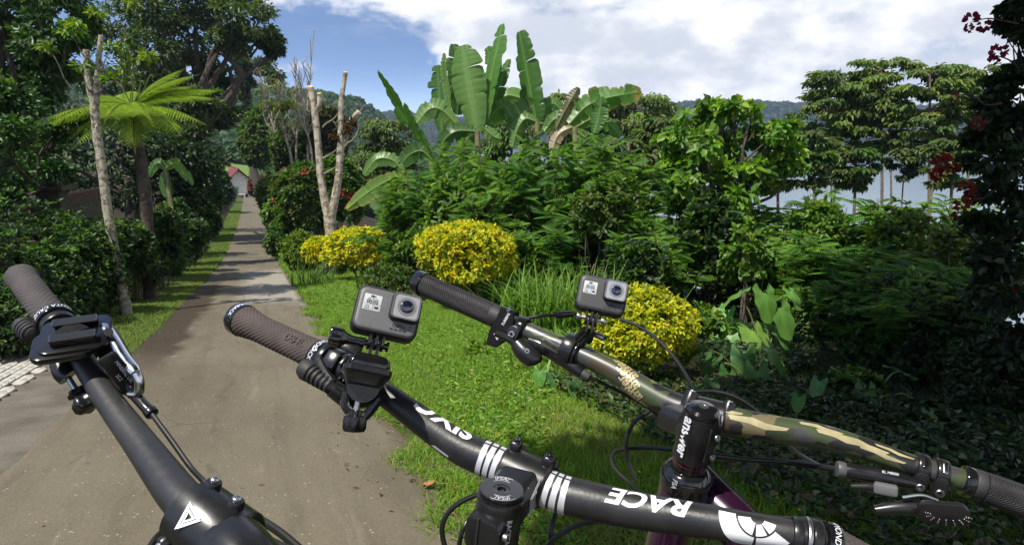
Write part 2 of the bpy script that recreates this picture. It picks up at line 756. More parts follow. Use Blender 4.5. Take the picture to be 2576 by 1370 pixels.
GROUND_M = node_ground('earth_and_turf', (0.060, 0.105, 0.016), (0.040, 0.080, 0.012), (0.060, 0.055, 0.025), 0.8, 9.0, litter=(0.030, 0.024, 0.014))


def _xr_far(y):
    return xright(np.minimum(y, 130))


def terr_far(x, y):
    z = terr(x, y)
    z = z + sstep(y, 150, 430) * 26 * sstep(-x, 55, 110)
    far = sstep(y, 440, 700)
    z = z * (1 - far) + (LAKE_Z - 2) * far
    return z


def ground():
    ys = np.concatenate([np.arange(-14, 26, 0.6), np.arange(26, 120, 2.0), np.arange(120, 520, 20), [600, 800, 1100, 1600, 2400, 3600, 5200]])
    ss = np.concatenate([[-5000, -2500, -1200, -600, -300, -180, -120], np.arange(-80, -12, 5), np.arange(-12, -4.9, 0.8),
                         [-4.6, -4.3, -4.0, -3.75, -3.5, -3.2, -2.9, -2.5, -1.9, -1.25, -0.6, 0, 0.4], np.arange(0.8, 12, 0.8), np.arange(12, 60, 4), [70, 90, 110, 140, 200, 400, 900, 2000, 5000]])
    S, Y = np.meshgrid(ss, ys)
    X = _xr_far(Y) + S
    Z = terr_far(X, Y)
    inn = (S >= -2.51) & (S <= 0.01) & (Y < 112)
    Z = Z - np.where(inn, 0.03, 0.0)
    Z = Z - np.where((S > -8.7) & (S < -2.45) & (Y > 2.0) & (Y < 7.1), 0.06, 0.0)
    bumps = 0.02 * np.sin(X * 3.1 + Y * 1.7) * np.sin(Y * 2.3 - X) * (np.abs(S + 1.4) > 1.8) * (np.abs(S) < 30)
    V = np.stack([X, Y, Z + bumps], -1).reshape(-1, 3)
    ny, ns = len(ys), len(ss)
    i = (np.arange(ny - 1)[:, None] * ns + np.arange(ns - 1)[None, :]).ravel()
    F = np.stack([i, i + 1, i + ns + 1, i + ns], 1)
    me = mesh_np('ground', V, [F])
    me.shade_smooth()
    at = me.attributes.new('across', 'FLOAT', 'POINT')
    at.data.foreach_set('value', S.astype(np.float32).ravel())
    o = link_mesh('ground', me, GROUND_M)
    tag(o, kind='structure')
    return o


ground()


def road_mat():
    m, nt, b = new_mat('worn_concrete')
    N, Lk = nt.nodes.new, nt.links.new
    tc = N('ShaderNodeTexCoord')
    at = N('ShaderNodeAttribute')
    at.attribute_name = 'along'          # x: across the road, y: along it
    sep = N('ShaderNodeSeparateXYZ')
    Lk(at.outputs['Vector'], sep.inputs[0])

    def noise(sc, det=6, vec=None, rough=0.6):
        n = N('ShaderNodeTexNoise')
        n.inputs['Scale'].default_value = sc
        n.inputs['Detail'].default_value = det
        n.inputs['Roughness'].default_value = rough
        Lk(vec or tc.outputs['Object'], n.inputs['Vector'])
        return n.outputs['Fac']

    def rmp(v, a, bb, lo=0., hi=1.):
        r = N('ShaderNodeMapRange')
        r.inputs[1].default_value, r.inputs[2].default_value = a, bb
        r.inputs[3].default_value, r.inputs[4].default_value = lo, hi
        r.interpolation_type = 'SMOOTHSTEP'
        Lk(v, r.inputs[0])
        return r.outputs[0]

    def mth(op, a, c, cl=False):
        q = N('ShaderNodeMath')
        q.operation = op
        q.use_clamp = cl
        for i, v in enumerate((a, c)):
            if isinstance(v, (int, float)):
                q.inputs[i].default_value = v
            else:
                Lk(v, q.inputs[i])
        return q.outputs[0]

    def mixc(f, a, c):
        q = N('ShaderNodeMix')
        q.data_type = 'RGBA'
        if isinstance(f, (int, float)):
            q.inputs[0].default_value = f
        else:
            Lk(f, q.inputs[0])
        for i, v in ((6, a), (7, c)):
            if isinstance(v, tuple):
                q.inputs[i].default_value = (*v, 1)
            else:
                Lk(v, q.inputs[i])
        return q.outputs[2]
    st = N('ShaderNodeMapping')
    st.inputs['Scale'].default_value = (3.2, 0.5, 1)
    Lk(at.outputs['Vector'], st.inputs[0])
    big = noise(0.55, 5)
    streak = noise(1.6, 6, st.outputs[0])
    fine = noise(55, 4)
    grit = noise(190, 3)
    c = mixc(rmp(big, 0.35, 0.65), (0.132, 0.113, 0.076), (0.098, 0.082, 0.054))
    c = mixc(mth('MULTIPLY', rmp(streak, 0.42, 0.7), 0.55), c, (0.080, 0.065, 0.042))
    c = mixc(mth('MULTIPLY', rmp(fine, 0.52, 0.68), 0.45), c, (0.070, 0.060, 0.042))
    c = mixc(mth('MULTIPLY', rmp(grit, 0.58, 0.68), 0.75), c, (0.27, 0.24, 0.18))
    # scraped pale patches and the newer pale slab
    pale = noise(1.3, 7, st.outputs[0])
    c = mixc(mth('MULTIPLY', rmp(pale, 0.60, 0.74), 0.40), c, (0.24, 0.215, 0.165))
    slab = mth('MULTIPLY', mth('MULTIPLY', rmp(mth('ADD', sep.outputs['Y'], mth('MULTIPLY', big, 5.0)), 13.6, 15.0), rmp(mth('ADD', sep.outputs['Y'], mth('MULTIPLY', big, 6.0)), 25.5, 22.5)), rmp(mth('ADD', sep.outputs['X'], mth('MULTIPLY', streak, 0.9)), -1.2, -0.6))
    c = mixc(mth('MULTIPLY', slab, 0.8), c, (0.27, 0.245, 0.20))
    # washed earth along the left edge
    earth = rmp(mth('ADD', sep.outputs['X'], mth('MULTIPLY', noise(1.3, 8), 0.8)), -1.45, -1.66)
    earth = mth('MULTIPLY', earth, rmp(sep.outputs['Y'], 5.0, 7.5))
    earth = mth('MULTIPLY', earth, rmp(sep.outputs['Y'], 22.0, 12.0))
    c = mixc(mth('MULTIPLY', earth, 0.95), c, (0.036, 0.025, 0.015))
    edge = rmp(mth('ADD', sep.outputs['X'], mth('MULTIPLY', noise(3.0, 5), 0.25)), -0.02, 0.10)
    c = mixc(mth('MULTIPLY', edge, 0.7), c, (0.075, 0.058, 0.035))
    # fine map cracking and a patched trench across the road
    vo = N('ShaderNodeTexVoronoi')
    vo.feature = 'DISTANCE_TO_EDGE'
    vo.inputs['Scale'].default_value = 0.75
    wv = N('ShaderNodeMix')
    wv.data_type = 'RGBA'
    wv.inputs[0].default_value = 0.12
    nzc = N('ShaderNodeTexNoise')
    nzc.inputs['Scale'].default_value = 2.5
    nzc.inputs['Detail'].default_value = 8
    Lk(tc.outputs['Object'], nzc.inputs['Vector'])
    Lk(tc.outputs['Object'], wv.inputs[6])
    Lk(nzc.outputs['Color'], wv.inputs[7])
    Lk(wv.outputs[2], vo.inputs['Vector'])
    c = mixc(mth('MULTIPLY', mth('MULTIPLY', rmp(vo.outputs['Distance'], 0.009, 0.002), rmp(noise(0.8, 3), 0.48, 0.6)), 0.6), c, (0.06, 0.05, 0.036))
    stones = N('ShaderNodeTexVoronoi')
    stones.inputs['Scale'].default_value = 26
    Lk(tc.outputs['Object'], stones.inputs['Vector'])
    c = mixc(mth('MULTIPLY', rmp(stones.outputs['Distance'], 0.20, 0.10), rmp(noise(7.0, 3), 0.52, 0.60)), c, (0.30, 0.275, 0.22))
    # a long hairline crack
    wob = mth('ADD', sep.outputs['X'], mth('MULTIPLY', noise(1.2, 6), 0.55))
    d = mth('ABSOLUTE', mth('ADD', wob, 1.02), 0)
    c = mixc(mth('MULTIPLY', mth('MULTIPLY', rmp(d, 0.03, 0.006), rmp(noise(2.0, 3), 0.40, 0.6)), 0.55), c, (0.07, 0.058, 0.042))
    Lk(c, b.inputs['Base Color'])
    b.inputs['Roughness'].default_value = 0.9
    b.inputs['Specular IOR Level'].default_value = 0.25
    bp = N('ShaderNodeBump')
    bp.inputs['Strength'].default_value = 0.35
    bp.inputs['Distance'].default_value = 0.012
    Lk(mth('ADD', mth('MULTIPLY', grit, 0.5), fine), bp.inputs['Height'])
    Lk(bp.outputs[0], b.inputs['Normal'])
    return m


def road():
    ys = np.concatenate([np.arange(-14, 30, 0.3), np.arange(30, 112, 2.0)])
    cols = np.array([-2.50, -2.5, -2.3, -1.9, -1.25, -0.6, -0.2, 0.0, 0.0])
    V, A = [], []
    r = np.random.default_rng(3)
    e0 = np.convolve(r.normal(size=len(ys) + 8), np.ones(9) / 9, 'valid') * 0.14
    e1 = np.convolve(r.normal(size=len(ys) + 4), np.ones(5) / 5, 'valid') * 0.09
    for k, y in enumerate(ys):
        for j, s in enumerate(cols):
            off = (e0[k] if j < 2 else e1[k] if j > 6 else 0)
            widen = 0.0
            x = float(xright(y)) + s + off
            z = float(zroad(y)) + (0.004 if 0 < j < 8 else -0.06)
            V.append((x, y, z))
            A.append((s + off, y, 0))
    n = len(cols)
    i = (np.arange(len(ys) - 1)[:, None] * n + np.arange(n - 1)[None, :]).ravel()
    F = np.stack([i, i + 1, i + n + 1, i + n], 1)
    me = mesh_np('road', np.array(V), [F])
    at = me.attributes.new('along', 'FLOAT_VECTOR', 'POINT')
    at.data.foreach_set('vector', np.array(A, np.float32).ravel())
    me.shade_smooth()
    me.set_sharp_from_angle(angle=R(40))
    tag(link_mesh('road', me, road_mat()), kind='structure')


road()

# ---- driveway on the left: rough concrete apron and pale six-sided pavers
APRON_M = pmat('ridged_concrete', (0.15, 0.13, 0.098), 0.9, col2=(0.075, 0.062, 0.043), scale=2.2, bump=0.6, bscale=90)
PAVER_M = pmat('pale_paver', (0.30, 0.285, 0.245), 0.85, var=0.35, scale=7, bump=0.4, bscale=60)
MORTAR_M = pmat('paver_joint_earth', (0.11, 0.09, 0.06), 0.95, var=0.3, scale=20)


def driveway():
    bm = bmesh.new()
    ys = np.arange(2.2, 6.9, 0.1)
    ss = [-8.5, -7, -6, -5, -4.2, -3.6, -3.1, -2.46]
    rows = []
    for y in ys:
        rows.append([bm.verts.new((float(xright(y)) + s, y, tz(float(xright(y)) + s, y) + (-0.02 if s > -2.5 else 0.008 + (0.004 if int(y * 10) % 2 else 0)))) for s in ss])
    for a, b in zip(rows, rows[1:]):
        for i in range(len(ss) - 1):
            bm.faces.new((a[i], a[i + 1], b[i + 1], b[i]))
    d = mk('driveway', bm, APRON_M)
    tag(d, kind='structure')
    # paver field: everything left of the line (107,933) - (5,1005) of the picture, up to the bank
    a, b, c = GR(112, 930), GR(0, 1012), GR(10, 893)
    # one shared hexagon
    h = bmesh.new()
    R0 = 0.092
    rings = []
    for z, k in ((0, 1.0), (0.016, 1.0), (0.0195, 0.975), (0.021, 0.93)):
        rings.append([(R0 * k * math.cos(R(60 * q + 4 * math.sin(q))), R0 * k * 0.8 * math.sin(R(60 * q + 4 * math.sin(q))), z) for q in range(6)])
    bm_loft(h, rings, Matrix())
    bmesh.ops.recalc_face_normals(h, faces=h.faces)
    me = bpy.data.meshes.new('paver')
    h.to_mesh(me)
    h.free()
    me.materials.append(PAVER_M)
    ang = math.atan2(a.y - b.y, a.x - b.x) + R(22)
    ax, ay = Vector((math.cos(ang), math.sin(ang), 0)), Vector((-math.sin(ang), math.cos(ang), 0))
    rr = random.Random(4)
    dx, dy = R0 * 1.64, R0 * 0.8 * 1.92
    inside = (Vector((a.x + b.x, a.y + b.y, 0)) / 2 - Vector((c.x, c.y, 0)))
    nrm = Vector((b.y - a.y, a.x - b.x, 0)).normalized()
    if nrm.dot(Vector((-1, 0, 0))) < 0:
        nrm = -nrm
    cnt = 0
    for i in range(-22, 14):
        for j in range(-14, 14):
            p = Vector((a.x, a.y, 0)) + ax * (i * dx) + ay * ((j + (0.5 if i % 2 else 0)) * dy)
            if (p - Vector((a.x, a.y, 0))).dot(nrm) < 0.02 + 0.05 * math.sin(i * 2.1):
                continue
            if p.x < a.x - 2.1 or p.y > c.y - 0.02 + 0.25 * (c.x - p.x) or p.y < 3.4:
                continue
            o = bpy.data.objects.new('paver', me)
            coll.objects.link(o)
            o.parent = d
            o.location = (p.x, p.y, tz(p.x, p.y) + 0.006 + rr.uniform(-0.002, 0.002))
            o.rotation_euler = (-0.165 + rr.uniform(-0.02, 0.02), rr.uniform(-0.02, 0.02), ang + rr.uniform(-0.06, 0.06))
            s = rr.uniform(0.92, 1.03)
            o.scale = (s, s * rr.uniform(0.95, 1.03), 1)
            cnt += 1
    print('pavers', cnt)


driveway()


def lake():
    m, nt, b = new_mat('lake_water')
    N, Lk = nt.nodes.new, nt.links.new
    b.inputs['Base Color'].default_value = (0.10, 0.15, 0.19, 1)
    b.inputs['Roughness'].default_value = 0.16
    b.inputs['IOR'].default_value = 1.33
    tc = N('ShaderNodeTexCoord')
    nz = N('ShaderNodeTexNoise')
    nz.inputs['Scale'].default_value = 0.25
    nz.inputs['Detail'].default_value = 8
    Lk(tc.outputs['Object'], nz.inputs['Vector'])
    bp = N('ShaderNodeBump')
    bp.inputs['Strength'].default_value = 0.45
    bp.inputs['Distance'].default_value = 0.5
    Lk(nz.outputs['Fac'], bp.inputs['Height'])
    Lk(bp.outputs[0], b.inputs['Normal'])
    me = mesh_np('lake', np.array([(-900, 60, LAKE_Z), (3500, 20, LAKE_Z), (3500, 3000, LAKE_Z), (-900, 3000, LAKE_Z)], float), [np.array([[0, 1, 2, 3]])])
    tag(link_mesh('lake', me, m), kind='structure')


lake()

FOREST_M = node_ground('forest_canopy', (0.030, 0.052, 0.016), (0.045, 0.072, 0.02), (0.02, 0.036, 0.014), 0.02, 0.12)
MEADOW_M = node_ground('meadow_grass', (0.13, 0.22, 0.04), (0.10, 0.18, 0.03), (0.12, 0.17, 0.04), 0.05, 0.6)


def ridge_noise(a, seed, k):
    r = np.random.default_rng(seed)
    z = np.zeros_like(a)
    for i in range(9):
        f = k * 1.75 ** i
        z += np.sin(a * f + r.uniform(0, 6.28)) / 1.55 ** i
    return z / 2.2


def hills():
    """the wooded far shore, a closed ridge from left to right across the water, and its tree tops"""
    az = np.radians(np.arange(-70, 75, 0.35))
    V = []
    rows = 14
    for j in range(rows):
        t = j / (rows - 1)
        dist = 960 + 900 * t
        for a in az:
            V.append((math.sin(a) * dist, math.cos(a) * dist, 0))
    V = np.array(V)
    A = np.arctan2(V[:, 0], V[:, 1])
    D = np.hypot(V[:, 0], V[:, 1])
    T = (D - 960) / 900
    ht = 62 + 13 * ridge_noise(A, 5, 7) + 10 * np.exp(-((A - R(20)) / R(7)) ** 2) - 10 * np.exp(-((A + R(2)) / R(8)) ** 2)
    prof = sstep(T, 0.0, 0.34) * (1 - 0.8 * sstep(T, 0.45, 1.0))
    V[:, 2] = LAKE_Z - 1 + ht * prof + 2.0 * ridge_noise(A * 9 + D * 0.02, 8, 11) * sstep(T, 0.02, 0.1)
    n = len(az)
    i = (np.arange(rows - 1)[:, None] * n + np.arange(n - 1)[None, :]).ravel()
    me = mesh_np('hills', V, [np.stack([i, i + 1, i + n + 1, i + n], 1)])
    me.shade_smooth()
    tag(link_mesh('hills', me, FOREST_M), kind='structure')

    def hz(a, dist):
        T = (dist - 960) / 900
        h = 62 + 13 * ridge_noise(a, 5, 7) + 10 * np.exp(-((a - R(20)) / R(7)) ** 2) - 10 * np.exp(-((a + R(2)) / R(8)) ** 2)
        return LAKE_Z - 1 + h * sstep(T, 0.0, 0.34) * (1 - 0.8 * sstep(T, 0.45, 1.0))
    r = np.random.default_rng(12)
    m = 5200
    a = np.radians(r.uniform(-42, 44, m))
    dist = 965 + 420 * r.random(m) ** 0.8
    c = np.stack([np.sin(a) * dist, np.cos(a) * dist, hz(a, dist)], 1)
    blob_wood('lakeside_wood', c, r.uniform(5, 10, m), r, 'dark woods covering the hills on the far shore of the lake', [(0.028, 0.05, 0.016), (0.04, 0.065, 0.02), (0.05, 0.07, 0.022)], 3)


def blob_wood(name, c, rad, r, label, cols, tris=4):
    """one mass of far tree crowns: each crown is a tuft of leafy faces around a core"""
    Lv = Leaves()
    k = 26
    n = len(c) * k
    o = rdir(n, r)
    o[:, 2] = np.abs(o[:, 2]) * 1.25 - 0.25
    rr = np.repeat(rad, k)[:, None]
    p = np.repeat(c, k, axis=0) + o * rr * r.uniform(0.55, 1.0, (n, 1)) + np.array([0, 0, 0.35]) * rr
    C = np.repeat(colvar(len(c), cols, 0.3, r), k, axis=0) * r.uniform(0.75, 1.25, (n, 1))
    Lv.blades(p - o * 0.2 * rr, unit(np.cross(o, rdir(n, r))), o, rr[:, 0] * 0.75, rr[:, 0] * 0.6, C, 4, fold=-0.15)
    o = link_mesh(name, Lv.mesh(name), LEAF_SOFT)
    tag(o, label, 'woods', kind='stuff')


hills()


def hillside():
    """the wooded slope behind the house, and the bright meadow under it"""
    r = np.random.default_rng(21)
    m = 3400
    u = r.uniform(150, 1500, m)
    d = r.uniform(120, 430, m)
    x = (u - 1288) / FPX * d
    y = d * CP
    z = terr_far(x, y)
    keep = ~((u > 500) & (u < 690) & (d < 190)) & ~((u < 700) & (d < 180)) & (z > LAKE_Z + 1)
    c = np.stack([x, y, z], 1)[keep]
    blob_wood('hillside_wood', c, r.uniform(3.0, 6.0, m)[keep], r, 'green woods on the slope behind the red roofed house', [(0.04, 0.085, 0.02), (0.055, 0.105, 0.025), (0.035, 0.07, 0.018)], 4)
    # meadow: a draped sheet
    bm = bmesh.new()
    rows = []
    for d in np.linspace(128, 185, 16):
        row = []
        for u in np.linspace(548, 672, 12):
            x = (u - 1288) / FPX * d
            y = d * CP
            row.append(bm.verts.new((x, y, float(terr_far(x, y)) + 0.15)))
        rows.append(row)
    for a, b in zip(rows, rows[1:]):
        for i in range(11):
            bm.faces.new((a[i], a[i + 1], b[i + 1], b[i]))
    tag(mk('meadow', bm, MEADOW_M), kind='structure')


hillside()
# ------------------------------------------------------------------ grass and ground cover
def on_ground(s, y):
    x = xright(y) + s
    return np.stack([x, y, terr(x, y)], 1)


G_GRASS = [(0.14, 0.275, 0.018), (0.115, 0.24, 0.016), (0.18, 0.30, 0.022), (0.20, 0.28, 0.03)]


def grass(name, label, s0, s1, y0, y1, n, L, W, seed, cols, falloff=1.0, kind=5, lean=0.55, ragged=0.12):
    r = np.random.default_rng(seed)
    t = r.random(n) ** falloff
    y = y0 + (y1 - y0) * t
    s = s0 + (s1 - s0) * r.random(n)
    s = s + ragged * np.sin(y * 5.1) * np.sin(y * 1.7 + 1) * (np.abs(s - s0) < 0.3) + (np.abs(s - s0) < 0.3) * r.normal(size=n) * 0.05 * (ragged > 0.2)
    p = on_ground(s, y)
    p[:, 2] -= 0.01
    d = unit(np.array([0, 0, 1.0]) + r.normal(size=(n, 3)) * lean * np.array([1, 1, 0.2]))
    nr = unit(rdir(n, r) * 0.6 + np.array([0, -0.3, 0.4]))
    sc = 1 + 0.55 * np.clip(lump(p * 1.1, seed + 1, 1.1), -0.8, 1.4)
    grow = 0.6 + 0.055 * np.maximum(y, 2)            # taller, coarser tufts stand for more blades farther off
    C = colvar(n, cols, 0.3, r)
    dry = (lump(p * 0.9, seed + 5, 1.4) > 0.55) & (r.random(n) < 0.35)
    C[dry] = colvar(int(dry.sum()), [(0.24, 0.21, 0.07), (0.2, 0.2, 0.05)], 0.2, r)
    Lv = Leaves()
    Lv.blades(p, d, nr, L * sc * grow * r.uniform(0.5, 1.3, n), W * grow * r.uniform(0.7, 1.3, n), C, kind, curl=0.22)
    o = link_mesh(name, Lv.mesh(name), GRASS_M)
    return tag(o, label, 'grass', kind='stuff')


grass('verge_grass', 'bright green grass covering the right hand verge beside the road', 0.0, 3.1, 1.2, 11, 180000, 0.13, 0.0062, 31, G_GRASS, 1.5, ragged=0.28)
grass('far_verge_grass', 'green grass of the right verge farther down the road', 0.02, 2.6, 10.5, 40, 40000, 0.08, 0.008, 34, G_GRASS, 1.6)
grass('bank_grass', 'strip of short lit grass along the left road edge', -3.65, -2.50, 6.9, 80, 60000, 0.05, 0.008, 32, [(0.13, 0.20, 0.03), (0.16, 0.22, 0.035), (0.11, 0.18, 0.025)], 1.9)


def ground_cover(name, label, s0, s1, y0, y1, n, seed, cols, L=0.045, W=0.02, h=0.10, falloff=1.5, kind=6, mat=LEAF):
    r = np.random.default_rng(seed)
    y = y0 + (y1 - y0) * r.random(n) ** falloff
    s = s0 + (s1 - s0) * r.random(n)
    p = on_ground(s, y)
    keep = lump(p * 0.8, seed + 9, 1.2) > -0.35
    p = p[keep]
    n = len(p)
    hh = h * np.clip(0.6 + 0.6 * lump(p * 0.9, seed + 3, 1.3), 0.1, 1.8)
    p[:, 2] += hh * r.random(n)
    a = r.uniform(0, 6.283, n)
    d = unit(np.stack([np.cos(a), np.sin(a), r.uniform(-0.1, 0.7, n)], 1))
    nr = unit(np.array([0, 0, 1.0]) + r.normal(size=(n, 3)) * 0.35)
    Lv = Leaves()
    Lv.blades(p, d, nr, L * r.uniform(0.6, 1.4, n), W * r.uniform(0.7, 1.3, n), colvar(n, cols, 0.3, r), kind)
    return tag(link_mesh(name, Lv.mesh(name), mat), label, 'ground cover', kind='stuff')


ground_cover('verge_herbs', 'low leafy herbs growing through the grass of the right verge', 0.30, 3.4, 1.3, 14, 26000, 41, G_GRASS + [(0.07, 0.17, 0.02)], 0.052, 0.021, 0.17)
ground_cover('undergrowth', 'dark leafy undergrowth between the right verge and the thicket', 3.0, 11.0, 0.3, 16, 110000, 42, G_DARK + [(0.04, 0.09, 0.02)], 0.075, 0.045, 0.40, 1.7)  # shade of the place is put into the dark leaf colours
grass('shade_grass', 'long dark grass in the shade at the lower right', 3.0, 8.5, 0.6, 9, 30000, 0.16, 0.007, 33, G_DARK + [(0.05, 0.08, 0.025)], 1.2)  # grass blades coloured darker to paint in the shade
ground_cover('bank_plants', 'dark leafy plants covering the left roadside bank', -7.5, -3.65, 6.75, 34, 36000, 43, G_MID + G_DARK, 0.10, 0.05, 0.35, 1.6)

DRY_LEAF = [(0.30, 0.14, 0.05), (0.24, 0.12, 0.05), (0.36, 0.22, 0.10)]


def fallen_leaf(u, v, size, label, col, rz):
    p = GR(u, v)
    r = np.random.default_rng(int(u))
    bm = bmesh.new()
    # curled, ragged dry leaf
    n = 9
    rows = []
    for i in range(n):
        t = i / (n - 1)
        w = size * 0.36 * math.sin(math.pi * min(1, t * 0.95 + 0.05)) ** 0.7 * r.uniform(0.8, 1.15)
        row = []
        for k in (-1, -0.5, 0, 0.5, 1):
            row.append(bm.verts.new((size * (t - 0.5), w * k, size * (0.18 * abs(k) ** 1.5 + 0.25 * (t - 0.5) ** 2 + r.uniform(0, 0.05)))))
        rows.append(row)
    for a, b in zip(rows, rows[1:]):
        for i in range(4):
            bm.faces.new((a[i], a[i + 1], b[i + 1], b[i]))
    bm_tube(bm, [(-size * 0.5, 0, size * 0.06), (-size * 0.75, size * 0.08, size * 0.1)], size * 0.012, 5)
    M = Matrix.Translation(p + Vector((0, 0, 0.02))) @ Matrix.Rotation(rz, 4, 'Z') @ Matrix.Rotation(-0.165, 4, 'X')
    bmesh.ops.transform(bm, matrix=M, verts=bm.verts)
    m = pmat('dry_leaf', col, 0.8, var=0.3, scale=40)
    top('fallen_leaf', bm, m, label, 'leaf', 'dry leaves on the ground', angle=60)


fallen_leaf(1080, 1228, 0.075, 'curled brown dry leaf lying at the road edge by the bare twigs', (0.30, 0.13, 0.045), 0.5)
fallen_leaf(1257, 1103, 0.07, 'orange dry leaf in the grass behind the striped black handlebar', (0.42, 0.19, 0.05), 1.2)
fallen_leaf(1185, 938, 0.08, 'pale dry leaf lying alone in the sunny grass', (0.46, 0.30, 0.16), 2.2)
fallen_leaf(2062, 862, 0.34, 'big torn brown leaf under the long grass on the right', (0.40, 0.20, 0.10), 0.7)
fallen_leaf(2100, 886, 0.22, 'smaller brown leaf in front of the big torn one', (0.26, 0.13, 0.07), 2.0)


def leaf_litter():
    r = np.random.default_rng(55)
    n = 420
    y = 1.6 + 12 * r.random(n) ** 1.6
    s = np.where(r.random(n) < 0.55, r.normal(0.05, 0.35, n), r.uniform(-2.4, 3.2, n))
    p = on_ground(s, y)
    p[:, 2] += np.where(s > 0, 0.05, 0.012)
    a = r.uniform(0, 6.283, n)
    Lv = Leaves()
    d = np.stack([np.cos(a), np.sin(a), -0.165 * np.sin(a) + r.uniform(0, 0.25, n)], 1)
    Lv.blades(p, d, unit(np.array([0, 0.16, 1.0]) + r.normal(size=(n, 3)) * 0.3), r.uniform(0.012, 0.05, n), r.uniform(0.006, 0.024, n), colvar(n, [(0.24, 0.15, 0.06), (0.17, 0.10, 0.045), (0.33, 0.24, 0.10), (0.12, 0.08, 0.04)], 0.3, r), 6)
    tag(link_mesh('leaf_litter', Lv.mesh('leaf_litter'), LEAF_SOFT), 'small dry leaves scattered over road and verge', 'leaf litter', kind='stuff')
    # tiny yellow and white verge flowers
    n = 60
    y = 2.2 + 8 * r.random(n) ** 1.3
    p = on_ground(r.uniform(0.3, 3.0, n), y)
    p[:, 2] += 0.11
    k = 5
    a = np.tile(np.arange(k) * 6.283 / k, n)
    P5 = np.repeat(p, k, 0)
    d = np.stack([np.cos(a), np.sin(a), np.full(n * k, 0.3)], 1)
    C = np.repeat(colvar(n, [(0.75, 0.60, 0.03), (0.7, 0.68, 0.6), (0.75, 0.60, 0.03)], 0.1, r), k, 0)
    Lv = Leaves()
    Lv.blades(P5, d, np.repeat(np.array([[0, 0, 1.0]]), n * k, 0), 0.011, 0.009, C, 4)
    tag(link_mesh('verge_flowers', Lv.mesh('verge_flowers'), PETAL), 'tiny yellow and white flowers dotting the right verge', 'flowers', kind='stuff')


leaf_litter()


def twigs():
    """dry grass and twigs raked along the road edge"""
    bm = bmesh.new()
    r = np.random.default_rng(5)
    for i in range(80):
        y = 2.6 + 2.6 * r.random() ** 1.3
        s = r.normal(0.0, 0.05) + 0.05
        p = Vector(on_ground(np.array([s]), np.array([y]))[0]) + Vector((0, 0, 0.012 + 0.02 * r.random()))
        a = r.uniform(0, 6.28) if r.random() < 0.4 else 2.0 + r.normal(0, 0.5)
        ln = r.uniform(0.05, 0.22)
        e = Vector((math.cos(a), math.sin(a), 0)) * ln
        e.z = -0.165 * e.y + r.uniform(-0.005, 0.02)
        mid = p + e * 0.5 + Vector((r.normal() * 0.02, r.normal() * 0.02, 0.01))
        bm_tube(bm, [p, mid, p + e], r.uniform(0.0008, 0.0022), 4)
    o = top('straw', bm, pmat('straw', (0.17, 0.12, 0.06), 0.9, var=0.4, scale=5), 'dry straw and twigs lying along the right road edge', 'straw', kind='stuff')


twigs()

# ------------------------------------------------------------------ trees from picture-placed clumps
def px_clumps(lst, d, jit, seed):
    r = np.random.default_rng(seed)
    c, rad = [], []
    for u, v, rp in lst:
        dd = d * (1 + r.uniform(-jit, jit))
        c.append(list(P(u, v, dd)))
        rad.append(rp / FPX * dd)
    return np.array(c), np.array(rad)


def clump_tree(name, label, cat, base, clumps, d, jit, sub, per, L, W, cols, seed, trunk_r, bark, kind=4, mat=None, group=None, flat=0.75,
               droop=0.25, fork=0.45, subr=0.42, trunk_top=None, limbs=True, spread=0.95, var=0.3):
    """a tree: tapered trunk with limbs reaching into each clump; crown of leaf blades"""
    c, rad = px_clumps(clumps, d, jit, seed)
    root = thing(name, base, label, cat, group)
    r = np.random.default_rng(seed + 1)
    Lv = Leaves()
    cen = c.mean(0)
    for k in range(len(c)):
        o = rdir(sub, r) * (r.random((sub, 1)) ** 0.4) * spread
        o[:, 2] *= flat
        sc = c[k] + o * rad[k]
        clump_leaves(Lv, sc - np.array(base), rad[k] * subr, per, L, W, cols, seed + k * 7, 0.6, droop, kind, center=c[k] - np.array(base), var=var)
    cr = link_mesh('crown', Lv.mesh('crown'), mat or LEAF, root)
    tag(cr, kind='stuff')
    bm = bmesh.new()
    b0 = np.array(base)
    tt = np.array(trunk_top) if trunk_top is not None else b0 + (cen - b0) * np.array([0.5, 0.5, fork])
    limb(bm, b0 - np.array([0, 0, 0.2]), tt, trunk_r, trunk_r * 0.72, seed + 2, 0.03, 10, 12)
    if limbs:
        for k in range(len(c)):
            limb(bm, tt, c[k], trunk_r * 0.42, trunk_r * 0.1, seed + 3 + k, 0.08, 9, 7)
            for q in range(3):
                e = c[k] + rdir(1, r)[0] * rad[k] * 0.75
                limb(bm, c[k] * 0.8 + tt * 0.2, e, trunk_r * 0.14, trunk_r * 0.04, seed + 50 + 3 * k + q, 0.1, 5, 5)
    mk('trunk', bm, bark, root)
    return root


# the big dark tree over the left of the road
BASE_BIG = base_at(500, 38)
clump_tree('rain_tree', 'huge dark tree with spreading limbs, towering over the left of the road', 'tree', BASE_BIG,
           [(300, 55, 85), (390, 30, 80), (470, 55, 75), (545, 20, 85), (620, 40, 75), (662, 95, 42), (690, 125, 22), (585, 95, 55), (455, 130, 62), (380, 130, 70), (520, 170, 50),
            (440, 215, 65), (350, 210, 70), (510, 255, 45), (560, 215, 30), (500, -70, 130), (620, -60, 100), (360, -70, 120), (560, 285, 40), (440, 300, 70), (300, 300, 70), (395, 380, 70), (500, 350, 55)],
           38, 0.10, 20, 62, 0.36, 0.16, [(0.045, 0.078, 0.018), (0.06, 0.098, 0.02), (0.08, 0.118, 0.024)], 101, 0.6, BARK_DARK, subr=0.36, fork=0.5)
